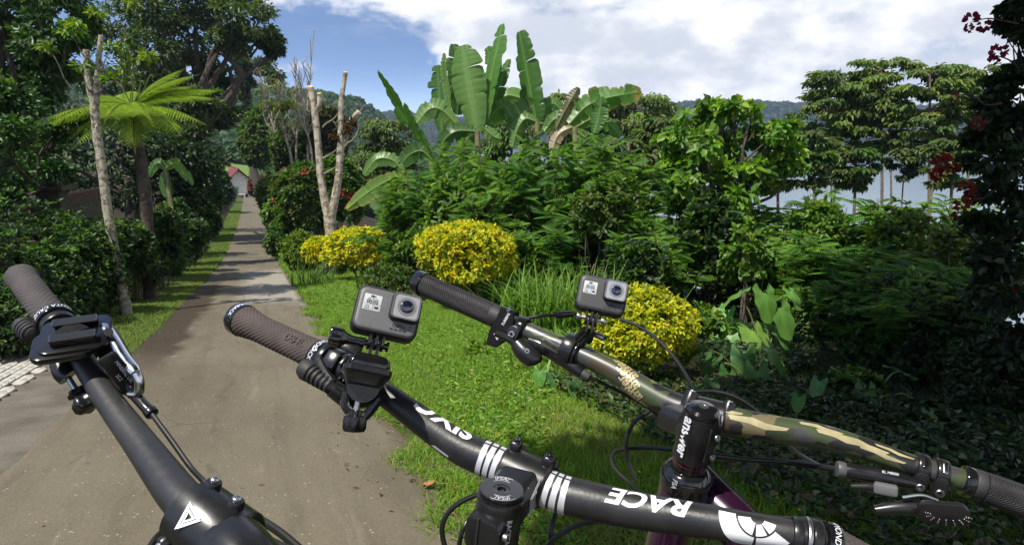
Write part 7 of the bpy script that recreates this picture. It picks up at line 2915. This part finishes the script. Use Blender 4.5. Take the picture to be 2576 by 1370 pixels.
cone_text('|FSA|', 0.0056, 0.0115, -88, MC_, GREY_PRINT, tcC)
for ang, body in ((-28, 'answer'), (-160, 'answer')):
    barrel_text(body, 0.0165, ang, -0.024, 0.0212, MC_, WHITE_PRINT, stemC, bold=0.0005)
barrel_text('AXX', 0.006, -45, -0.046, 0.0190, MC_, WHITE_PRINT, stemC, shear=0.2)
bm = bmesh.new()
bm_box(bm, (0.0014, 0.003, 0.040), MC_ @ Matrix.Translation((0, -0.0200, -0.028)))
mk('pinch_gap', bm, RUBBER_BLACK, stemC)
for z in (-0.020, -0.044):
    bolt('bolt', MC_ @ Matrix.Translation((0.010, -0.0185, z)) @ Matrix.Rotation(R(70), 4, 'X'), 0.0034, 0.006, stemC)
bm = bmesh.new()
bm_lathe(bm, [(0.0165, -0.070), (0.0180, -0.069), (0.0180, -0.0630), (0.0185, -0.0625), (0.0185, -0.0560), (0.0165, -0.0555)], MC_, 40)
mk('spacer', bm, BLACK_GLOSS, rootC)
bm = bmesh.new()
bm_lathe(bm, [(0.0165, -0.0612), (0.0187, -0.0610), (0.0187, -0.0603), (0.0165, -0.0601)], MC_, 40)
mk('red_spacer', bm, pmat('red_anodised', (0.35, 0.01, 0.05), 0.25, metal=0.6), rootC)
bm = bmesh.new()
bm_lathe(bm, [(0.020, -0.098), (0.0268, -0.095), (0.0280, -0.084), (0.0270, -0.078), (0.0225, -0.072), (0.0182, -0.070)], MC_, 44)
hsC = mk('headset', bm, BLACK_GLOSS, rootC)
barrel_text('FSA', 0.0075, -30, -0.082, 0.0282, MC_, WHITE_PRINT, hsC, bold=0.0003)
barrel_text('FSA', 0.0075, -150, -0.078, 0.0282, MC_, GREY_PRINT, hsC, bold=0.0002)
crownC, *_ = bike_lower(rootC, capC - axC * 0.096, axC, Vector((-0.3, 0.95, 0)), PURPLE)
# purple top tube: from the head down towards the lower right
bm = bmesh.new()
tt = [(1722, 1200, .715, .032), (1765, 1240, .700, .030), (1835, 1302, .672, .0265), (1910, 1372, .640, .0245), (2030, 1475, .59, .023), (2200, 1620, .54, .022)]
q = catmull([list(P(u, v, d)) + [r] for u, v, d, r in tt], 30)
bm_tube(bm, q[:, :3], list(q[:, 3]), 36)
ttC = mk('top_tube', bm, PURPLE, rootC)
tag(ttC, 'glossy purple top tube')
bm = bmesh.new()
bm_loft(bm, [[tuple(P(u, v, dd)) for u, v in ((1908, 1306), (1918, 1305), (1932, 1320), (1922, 1323))] for dd in (.612, .615)], Matrix())
mk('sticker', bm, pmat('yellow_sticker', (0.65, 0.75, 0.02), 0.5), rootC)
# right end controls
sR = BC.near(2318, 1180)
for k, x in enumerate((sR - 0.002, sR + 0.016)):
    BC.collar('control_clamp', x - 0.006, 0.012, 0.0152, BLACK_SATIN, rootC, 0.002)
    bm = bmesh.new()
    Mk = BC.M(x, 22)
    bm_rbox(bm, 0.0135, 0.024, 0.0064, 0.006, 0.0165, Mk @ Matrix.Translation((0, -0.010, 0)), 0.002)
    cb = mk('control_clamp_block', bm, ALLOY_DARK, rootC)
    bolt('bolt', Mk @ Matrix.Translation((0, -0.0145, 0.0172)), 0.0044, 0.003, cb)
    bm = bmesh.new()
    bm_rbox(bm, 0.0045, 0.012, 0.002, 0.0125, 0.0160, BC.M(x, -25), 0.0006)
    mk('clamp_slot', bm, CHROME if k else BLACK_GLOSS, cb)
sg = BC.near(2425, 1208)
BC.collar('lock_ring', sg - 0.003, 0.009, 0.0160, BLACK_GLOSS, rootC)
BC.collar('lock_ring', sg + 0.006, 0.010, 0.0158, RUBBER_BLACK, rootC)
bm = bmesh.new()
BC.tube(bm, sg + 0.0165, min(sg + 0.146, BC.len - 0.003), 0, 240, 90, r=0.0152, rfun=chevron(0.0034, 0.0008))
mk('grip', bm, RUBBER_BLACK, rootC, 30)
bm = bmesh.new()
q = catmull([list(P(u, v, d)) + [r] for u, v, d, r in ((2112, 1180, .66, .0075), (2150, 1186, .655, .0085), (2230, 1200, .645, .0085), (2290, 1214, .64, .0070), (2330, 1222, .64, .005))], 16)
bm_tube(bm, q[:, :3], list(q[:, 3]), 20)
brC = mk('brake_body', bm, BLACK_PLASTIC, rootC)
ferrule('hose_collar', (2104, 1178, .66), (2126, 1182, .658), 0.0088, brC, pmat('grey_collar', (0.07, 0.07, 0.075), 0.45))
flat_text('lettering', 'BL M8000', 0.0036, view_frame(2240, 1189, .628, -12, 0, 0), WHITE_PRINT, brC)
bm = bmesh.new()
bm_tube(bm, catmull([list(P(*p)) for p in ((2140, 1222, .645), (2200, 1224, .64), (2250, 1238, .635))], 10), list(np.linspace(0.003, 0.006, 10)), 12)
mk('shift_arm', bm, BLACK_SATIN, rootC)
bm = bmesh.new()
bm_rbox(bm, 0.022, 0.011, 0.003, -0.006, 0.004, view_frame(2228, 1230, .632, -12, 0, 20), 0.002)
mk('shifter_head', bm, pmat('grey_shifter', (0.12, 0.12, 0.125), 0.4), rootC)
# thumb lever with knurled paddle
bm = bmesh.new()
q = catmull([list(P(u, v, d)) + [r] for u, v, d, r in ((2200, 1282, .63, .005), (2260, 1276, .625, .007), (2330, 1278, .62, .008), (2390, 1290, .61, .007))], 14)
bm_tube(bm, q[:, :3], list(q[:, 3]), 14)
mk('thumb_lever', bm, BLACK_SATIN, rootC)
MP = view_frame(2372, 1290, .600, -4, 0, 35)
bm = bmesh.new()
bm_rbox(bm, 0.044, 0.024, 0.010, -0.004, 0.003, MP, 0.0015)
pdC = mk('thumb_paddle', bm, BLACK_SATIN, rootC)
for i in range(9):
    for j in range(3):
        bm = bmesh.new()
        a = math.pi * (0.95 + i * 0.125)
        rr = 0.0105 - j * 0.0024
        bm_lathe(bm, [(0.0009, 0.0), (0.0007, 0.0008), (0.0002, 0.0010)], MP @ Matrix.Translation((0.004 + 0.010 * math.cos(a) + rr * math.cos(a) * 0.8, rr * math.sin(a), 0.003)), 6)
        mk('paddle_stud', bm, STEEL, pdC)
cable('lever_wire', [(2270, 1250, .62), (2320, 1245, .615), (2360, 1258, .61)], 0.0018, rootC, STEEL, 12)
# cables of the right bike
cable('cable', [(1640, 1030, .80), (1595, 1062, .80), (1575, 1110, .80), (1580, 1160, .80), (1600, 1210, .79)], 0.0026, rootC)
cable('cable', [(1700, 1130, .80), (1620, 1125, .82), (1548, 1135, .82), (1545, 1175, .80), (1590, 1220, .78), (1660, 1280, .77)], 0.0028, rootC)
cable('cable', [(1735, 985, .76), (1800, 985, .78), (1870, 1010, .80), (1950, 1075, .80), (2010, 1140, .76), (2090, 1185, .70)], 0.0026, rootC)
cable('brake_hose', [(1790, 1145, .72), (1880, 1155, .72), (1980, 1162, .71), (2110, 1180, .665)], 0.0034, rootC)


# ================================================================= action cameras and their mounts
CAM_GREY = pmat('camera_grey', (0.12, 0.12, 0.123), 0.5, var=0.08, scale=300, bump=0.03, bscale=900)
CAM_SIDE = pmat('camera_rubber', (0.013, 0.013, 0.014), 0.6)
LCD = pmat('lcd_panel', (0.50, 0.52, 0.53), 0.25)
LCD_INK = pmat('lcd_ink', (0.03, 0.035, 0.04), 0.4)
LENS_PLATE = pmat('lens_window', (0.30, 0.30, 0.32), 0.08, coat=1.0)
LENS_RING = pmat('lens_ring', (0.30, 0.30, 0.32), 0.22, metal=0.7)
LENS_GLASS = pmat('lens_glass', (0.008, 0.012, 0.025), 0.03, coat=1.0, spec=1.0)


def action_camera(label, M, s=1.0, face_mat=None):
    M = M @ Matrix.Scale(s, 4)
    base = M @ Vector((0, -0.022, 0))
    root = thing('action_camera', base, label, 'camera', 'action cameras clamped on the handlebars')
    bm = bmesh.new()
    rings = []
    for z, ins, r in ((-0.0235, 0.004, 0.007), (-0.0225, 0.0014, 0.008), (-0.0200, 0.0, 0.0085), (-0.003, 0.0, 0.0085), (-0.0006, 0.0012, 0.008), (0.0, 0.0026, 0.0075)):
        rings.append([(x, y, z) for x, y in rrect(0.062 - 2 * ins, 0.0446 - 2 * ins, r, 7)])
    bm_loft(bm, rings, M)
    mk('body', bm, CAM_SIDE, root)
    bm = bmesh.new()
    rings = []
    for z, ins in ((-0.0005, 0.0), (0.0004, 0.0003), (0.0011, 0.0014), (0.0013, 0.0030)):
        rings.append([(x, y, z) for x, y in rrect(0.0568 - 2 * ins, 0.0394 - 2 * ins, 0.0062, 7)])
    bm_loft(bm, rings, M)
    face = mk('faceplate', bm, face_mat or CAM_GREY, root)
    # lens housing
    Lx, Ly = 0.0150, 0.0060
    ML_ = M @ Matrix.Translation((Lx, Ly, 0))
    bm = bmesh.new()
    rings = []
    for z, ins in ((0.0, -0.0008), (0.0012, 0.0), (0.0085, 0.0002), (0.0098, 0.0010), (0.0102, 0.0020)):
        rings.append([(x, y, z) for x, y in rrect(0.0285 - 2 * ins, 0.0270 - 2 * ins, 0.0052, 7)])
    bm_loft(bm, rings, ML_)
    hs = mk('lens_housing', bm, CAM_SIDE, root)
    bm = bmesh.new()
    ro, ri = rrect(0.0262, 0.0247, 0.0044, 7), rrect(0.0236, 0.0221, 0.0034, 7)
    bm_loft(bm, [[(x, y, 0.0099) for x, y in ro], [(x, y, 0.0108) for x, y in ro], [(x, y, 0.0108) for x, y in ri], [(x, y, 0.0100) for x, y in ri]], ML_, cap=False)
    mk('lens_bezel', bm, LENS_RING, hs)
    bm = bmesh.new()
    bm_loft(bm, [[(x, y, z) for x, y in rrect(0.0232, 0.0217, 0.0032, 7)] for z in (0.0096, 0.01035)], ML_)
    mk('lens_window', bm, LENS_PLATE, hs)
    for r0, z, mt in ((0.0088, 0.01042, LENS_RING), (0.0080, 0.01050, LENS_PLATE), (0.0074, 0.01056, LENS_RING)):
        bm = bmesh.new()
        bm_cyl(bm, r0, 0.0004, ML_ @ Matrix.Translation((0.0004, -0.0002, z)), 40)
        mk('lens_ring', bm, mt, hs)
    bm = bmesh.new()
    prof = [(0.0060 * math.cos(R(a)) + 0.0001, 0.0024 * math.sin(R(a))) for a in range(0, 91, 10)]
    bm_lathe(bm, prof, ML_ @ Matrix.Translation((0.0004, -0.0002, 0.01066)), 36)
    mk('lens', bm, LENS_GLASS, hs)
    # display
    MD = M @ Matrix.Translation((-0.0160, 0.0052, 0.0014))
    bm = bmesh.new()
    bm_rbox(bm, 0.0165, 0.0155, 0.0008, -0.0004, 0.0002, MD, 0.0001, 3)
    lcd = mk('display', bm, LCD, root)
    T = lambda x, y: MD @ Matrix.Translation((x, y, 0.0004))
    flat_text('display_text', '00:05', 0.0050, T(0, 0.0004), LCD_INK, lcd, bold=0.00012)
    flat_text('display_text', '4K 30 W', 0.0024, T(0, 0.0033), LCD_INK, lcd)
    flat_text('display_text', '1H55', 0.0023, T(-0.0042, -0.0062), LCD_INK, lcd)
    bm = bmesh.new()
    for cx, cy, w, h in ((0.0, -0.0018, 0.0155, 0.0002), (0.0012, -0.0048, 0.0002, 0.0056), (-0.0008, 0.0059, 0.0032, 0.0020), (0.0018, 0.0059, 0.0012, 0.0012), (0.0045, -0.0046, 0.0038, 0.0022), (-0.0042, -0.0036, 0.0026, 0.0004), (-0.0055, -0.0042, 0.0004, 0.0014), (-0.0029, -0.0042, 0.0004, 0.0014)):
        f = T(cx, cy)
        bm.faces.new([bm.verts.new(f @ Vector((sx * w / 2, sy * h / 2, 0))) for sx, sy in ((-1, -1), (1, -1), (1, 1), (-1, 1))])
    mk('display_marks', bm, LCD_INK, lcd)
    # raised brand mark and four squares on the front
    flat_text('front_mark', 'GoPro', 0.0046, M @ Matrix.Translation((0.0125, -0.0118, 0.0015)), CAM_SIDE, face, bold=0.0001)
    for i in range(4):
        bm = bmesh.new()
        bm_box(bm, (0.0030, 0.0016, 0.0003), M @ Matrix.Translation((0.0062 + i * 0.0042, -0.0156, 0.0014)))
        mk('front_square', bm, CAM_SIDE, face)
    bm = bmesh.new()
    bm_cyl(bm, 0.0007, 0.0003, M @ Matrix.Translation((0.0235, -0.0104, 0.0014)), 10)
    mk('microphone', bm, BLACK_GLOSS, face)
    return root


M1 = view_frame(976, 784, .575, -13, 4, -16)
action_camera('larger nearer action camera on the middle bike bar', M1)
M2 = view_frame(1515, 740, .755, -12, 4, -14)
action_camera('action camera on the camouflage bar in front of the golden shrub', M2, 1.0, pmat('camera_grey_tilt_shade', (0.055, 0.055, 0.057), 0.5, var=0.08, scale=300, bump=0.03, bscale=900))  # same grey face, colour darkened to paint in its tilt from the light


def finger_mount(root, M, mat, zc=-0.011, screw=True, steel=False):
    """interleaved mounting fingers under a camera, in the camera's axes"""
    for i, x in enumerate((-0.0062, 0.0, 0.0062)):
        bm = bmesh.new()
        bm_rbox(bm, 0.015, 0.024, 0.007, -0.0014, 0.0014, M @ Matrix.Translation((x, -0.0315, zc)) @ Matrix.Rotation(R(90), 4, 'Y'), 0.0004)
        mk('finger', bm, mat, root)
    for x in (-0.0031, 0.0031):
        bm = bmesh.new()
        bm_rbox(bm, 0.015, 0.026, 0.007, -0.0013, 0.0013, M @ Matrix.Translation((x, -0.0440, zc)) @ Matrix.Rotation(R(90), 4, 'Y'), 0.0004)
        mk('finger', bm, mat, root)


# mount on the middle bike
b1 = M1 @ Vector((-0.004, -0.060, -0.010))
rm1 = thing('camera_mount', BB.pos(BB.near(920, 955)), 'black clamp mount with long thumb screw under the nearer camera', 'camera mount', 'camera mounts on the handlebars')
finger_mount(rm1, M1 @ Matrix.Translation((-0.004, 0.0075, 0)), BLACK_GLOSS)
SC = M1 @ Matrix.Translation((-0.004, -0.0305, -0.011)) @ Matrix.Rotation(R(90), 4, 'Y')
bm = bmesh.new()
bm_lathe(bm, [(0.0030, -0.0105), (0.0030, 0.0)] + [(0.0030, 0.010), (0.0046, 0.0102), (0.0046, 0.0125), (0.0002, 0.013)], SC, 20)
bm_lathe(bm, [(0.0040, -0.010), (0.0046, -0.0100), (0.0046, -0.0125), (0.0038, -0.0160), (0.0040, -0.0230), (0.0056, -0.0275), (0.0080, -0.0305), (0.0092, -0.0345), (0.0092, -0.0400), (0.0080, -0.0425), (0.0030, -0.0420)], SC, 36, 5, 0.09)
mk('thumb_screw', bm, BLACK_GLOSS, rm1)
MBk = M1 @ Matrix.Translation((-0.006, -0.0485, -0.011)) @ Matrix.Scale(0.9, 4)
bm = bmesh.new()
rings = []
for y, w, dp in ((0.0075, 0.026, 0.020), (0.0060, 0.034, 0.028), (0.002, 0.040, 0.034), (-0.0035, 0.043, 0.036), (-0.0070, 0.041, 0.034)):
    rings.append([(x, y, z) for x, z in rrect(w, dp, 0.006, 5)])
bm_loft(bm, rings, MBk)
mk('buckle', bm, BLACK_GLOSS, rm1)
bm = bmesh.new()
rings = []
for y, w, dp in ((-0.0060, 0.046, 0.040), (-0.0078, 0.049, 0.043), (-0.0125, 0.049, 0.043), (-0.0150, 0.044, 0.038), (-0.024, 0.036, 0.032)):
    rings.append([(x, y, z) for x, z in rrect(w, dp, 0.010, 6)])
bm_loft(bm, rings, MBk)
mk('swivel_base', bm, BLACK_PLASTIC, rm1)
smt = BB.near(915, 962)
for x in (-0.014, 0.004):
    BB.collar('clamp_jaw', smt + x, 0.013, 0.0200, BLACK_PLASTIC, rm1, 0.0025)
bm = bmesh.new()
pb = BB.pos(smt)
qv = (MBk @ Vector((0, -0.024, 0)))
bm_tube(bm, [qv, (qv * 0.5 + pb * 0.5), pb], [0.0150, 0.0140, 0.0150], 24)
mk('mount_neck', bm, BLACK_PLASTIC, rm1)
MR = BB.M(smt - 0.004, 35)
bm = bmesh.new()
bm_rbox(bm, 0.030, 0.018, 0.003, 0.014, 0.0215, MR @ Matrix.Translation((0, -0.004, 0)), 0.001)
tab = mk('ribbed_tab', bm, BLACK_PLASTIC, rm1)
for i in range(5):
    bm = bmesh.new()
    bm_box(bm, (0.0022, 0.016, 0.0034), MR @ Matrix.Translation((-0.0105 + i * 0.0052, -0.003, 0.0226)), 0.0006, 1)
    mk('rib', bm, BLACK_GLOSS, tab)
p0, p1, p2 = P(905, 985, .598), P(896, 1030, .596), P(893, 1060, .594)
bm = bmesh.new()
bm_tube(bm, [p0, p1, p2], 0.0030, 14)
mk('clamp_bolt', bm, STEEL, rm1)
bm = bmesh.new()
MK = axis_M(p1, p2 + (p2 - p1) * 0.9)
hh = (p2 - p1).length * 1.9
bm_lathe(bm, [(0.0045, 0.0), (0.0062, 0.001), (0.0062, hh * 0.22), (0.0100, hh * 0.30), (0.0105, hh * 0.45), (0.0105, hh * 0.80), (0.0090, hh * 0.95), (0.003, hh)], MK, 40, 5, 0.12)
mk('clamp_knob', bm, BLACK_PLASTIC, rm1)
bm = bmesh.new()
for (a, c_, e) in (((955, 1000), (925, 1040), (905, 1052)), ((872, 985), (868, 1015), (880, 1035))):
    bm_tube(bm, catmull([list(P(a[0], a[1], .602)), list(P(c_[0], c_[1], .598)), list(P(e[0], e[1], .596))], 8), 0.0048, 10)
mk('jaw_arm', bm, BLACK_PLASTIC, rm1)

# mount on the camouflage bar
rm2 = thing('camera_mount', BC.pos(BC.near(1440, 885)), 'slim black hinge mount with ring clamp on the camouflage bar', 'camera mount', 'camera mounts on the handlebars')
MM2 = M2 @ Matrix.Translation((-0.007, 0.004, 0))
finger_mount(rm2, MM2, BLACK_SATIN)
bm = bmesh.new()
bm_cyl(bm, 0.0026, 0.030, MM2 @ Matrix.Translation((0, -0.0345, -0.011)) @ Matrix.Rotation(R(90), 4, 'Y'), 16, 0.0006)
for x in (-0.0155, 0.0155):
    bm_cyl(bm, 0.0044, 0.006, MM2 @ Matrix.Translation((x, -0.0345, -0.011)) @ Matrix.Rotation(R(90), 4, 'Y'), 18, 0.001)
mk('pivot_bolt', bm, STEEL, rm2)
s2 = BC.near(1437, 880)
p2_, t2, n2, b2 = BC.frame(s2)
fq = MM2 @ Vector((0, -0.050, -0.011))
for k in (-0.0052, 0.0, 0.0052):
    bm = bmesh.new()
    o = t2 * k
    bm_tube(bm, [fq + o, (fq + p2_) / 2 + o, p2_ + (fq - p2_).normalized() * 0.018 + o], [0.0044, 0.0036, 0.0048], 10)
    mk('link_arm', bm, BLACK_SATIN, rm2)
BC.collar('ring_clamp', s2 - 0.0085, 0.017, 0.0212, BLACK_SATIN, rm2, 0.0018)
BC.collar('ring_clamp_edge', s2 + 0.009, 0.004, 0.0190, BLACK_GLOSS, rm2, 0.001)
e = P(1500, 842, .775)
bm = bmesh.new()
bm_cyl(bm, 0.0040, 0.022, Matrix.Translation(e) @ t2.to_track_quat('Z', 'Y').to_matrix().to_4x4(), 18, 0.001)
mk('clamp_bolt', bm, STEEL, rm2)
bm = bmesh.new()
bm_rbox(bm, 0.012, 0.012, 0.004, -0.006, 0.006, Matrix.Translation(P(1478, 850, .777)) @ t2.to_track_quat('Z', 'Y').to_matrix().to_4x4(), 0.001)
mk('clamp_lug', bm, BLACK_SATIN, rm2)

# empty mount on the left bike
rm3 = thing('camera_mount', BA.pos(BA.near(180, 860)), 'empty black slide-in mount without camera on the left bike', 'camera mount', 'camera mounts on the handlebars')
M3 = view_frame(190, 838, 0.5768, 10, -12, -50)
bm = bmesh.new()
bm_rbox(bm, 0.058, 0.046, 0.010, -0.004, 0.0, M3, 0.0012)
mk('base_plate', bm, BLACK_GLOSS, rm3)
bm = bmesh.new()
bm_rbox(bm, 0.050, 0.038, 0.010, -0.010, -0.003, M3 @ Matrix.Translation((-0.010, -0.008, 0)), 0.0015)
mk('under_plate', bm, BLACK_GLOSS, rm3)
for y in (-0.0130, 0.0130):
    bm = bmesh.new()
    bm_box(bm, (0.036, 0.006, 0.007), M3 @ Matrix.Translation((0, y, 0.0035)), 0.0012, 2)
    bm_box(bm, (0.036, 0.010, 0.0024), M3 @ Matrix.Translation((0, y * 0.84, 0.0070)), 0.0008, 1)
    mk('slide_rail', bm, BLACK_GLOSS, rm3)
bm = bmesh.new()
pA3 = BA.pos(BA.near(180, 862))
qA3 = M3 @ Vector((-0.002, -0.004, -0.006))
bm_tube(bm, [qA3, (pA3 + qA3) / 2, pA3], [0.017, 0.019, 0.021], 24)
mk('mount_neck', bm, BLACK_PLASTIC, rm3)
for x in (-0.012, 0.006):
    BA.collar('clamp_jaw', BA.near(182, 866) + x, 0.014, 0.0195, BLACK_PLASTIC, rm3, 0.002)
bm = bmesh.new()
bm_tube(bm, catmull([list(P(*p)) for p in ((150, 905, 0.5992), (158, 935, 0.5936), (172, 948, 0.5936))], 8), [0.009] * 8, 14)
mk('jaw_hinge', bm, BLACK_PLASTIC, rm3)
bm = bmesh.new()
p0, p1, p2 = P(172, 950, 0.5902), P(195, 985, 0.5824), P(222, 1022, 0.5768)
bm_tube(bm, [p0, p1], 0.0028, 12)
mk('clamp_bolt', bm, STEEL, rm3)
bm = bmesh.new()
MK = axis_M(p1, p2)
hh = (p2 - p1).length
bm_lathe(bm, [(0.005, -0.002), (0.0085, 0.0), (0.0085, hh * 0.12), (0.0055, hh * 0.2), (0.0060, hh * 0.34), (0.0092, hh * 0.5), (0.0105, hh * 0.62), (0.0105, hh * 0.95), (0.0085, hh * 1.1), (0.003, hh * 1.14)], MK, 40, 5, 0.12)
mk('clamp_knob', bm, BLACK_PLASTIC, rm3)


# ------------------------------------------------------------------ the air between the near bank and the far shore
def haze():
    bm = bmesh.new()
    x0, x1, y0, y1, z0, z1 = -6200, 6200, -60, 5600, -36, 70
    bm_box(bm, (x1 - x0, y1 - y0, z1 - z0), Matrix.Translation(((x0 + x1) / 2, (y0 + y1) / 2, (z0 + z1) / 2)))
    m = bpy.data.materials.new('thin_haze')
    m.use_nodes = True
    nt = m.node_tree
    nt.nodes.clear()
    out = nt.nodes.new('ShaderNodeOutputMaterial')
    pv = nt.nodes.new('ShaderNodeVolumePrincipled')
    pv.inputs['Color'].default_value = (0.55, 0.70, 1.0, 1)
    pv.inputs['Density'].default_value = 0.00022
    pv.inputs['Anisotropy'].default_value = 0.2
    nt.links.new(pv.outputs[0], out.inputs['Volume'])
    o = mk('haze', bm, m)
    tag(o, 'thin blue haze over the lake and the far shore', 'haze', kind='stuff')


haze()
scene.cycles.volume_bounces = 0
scene.cycles.volume_max_steps = 16
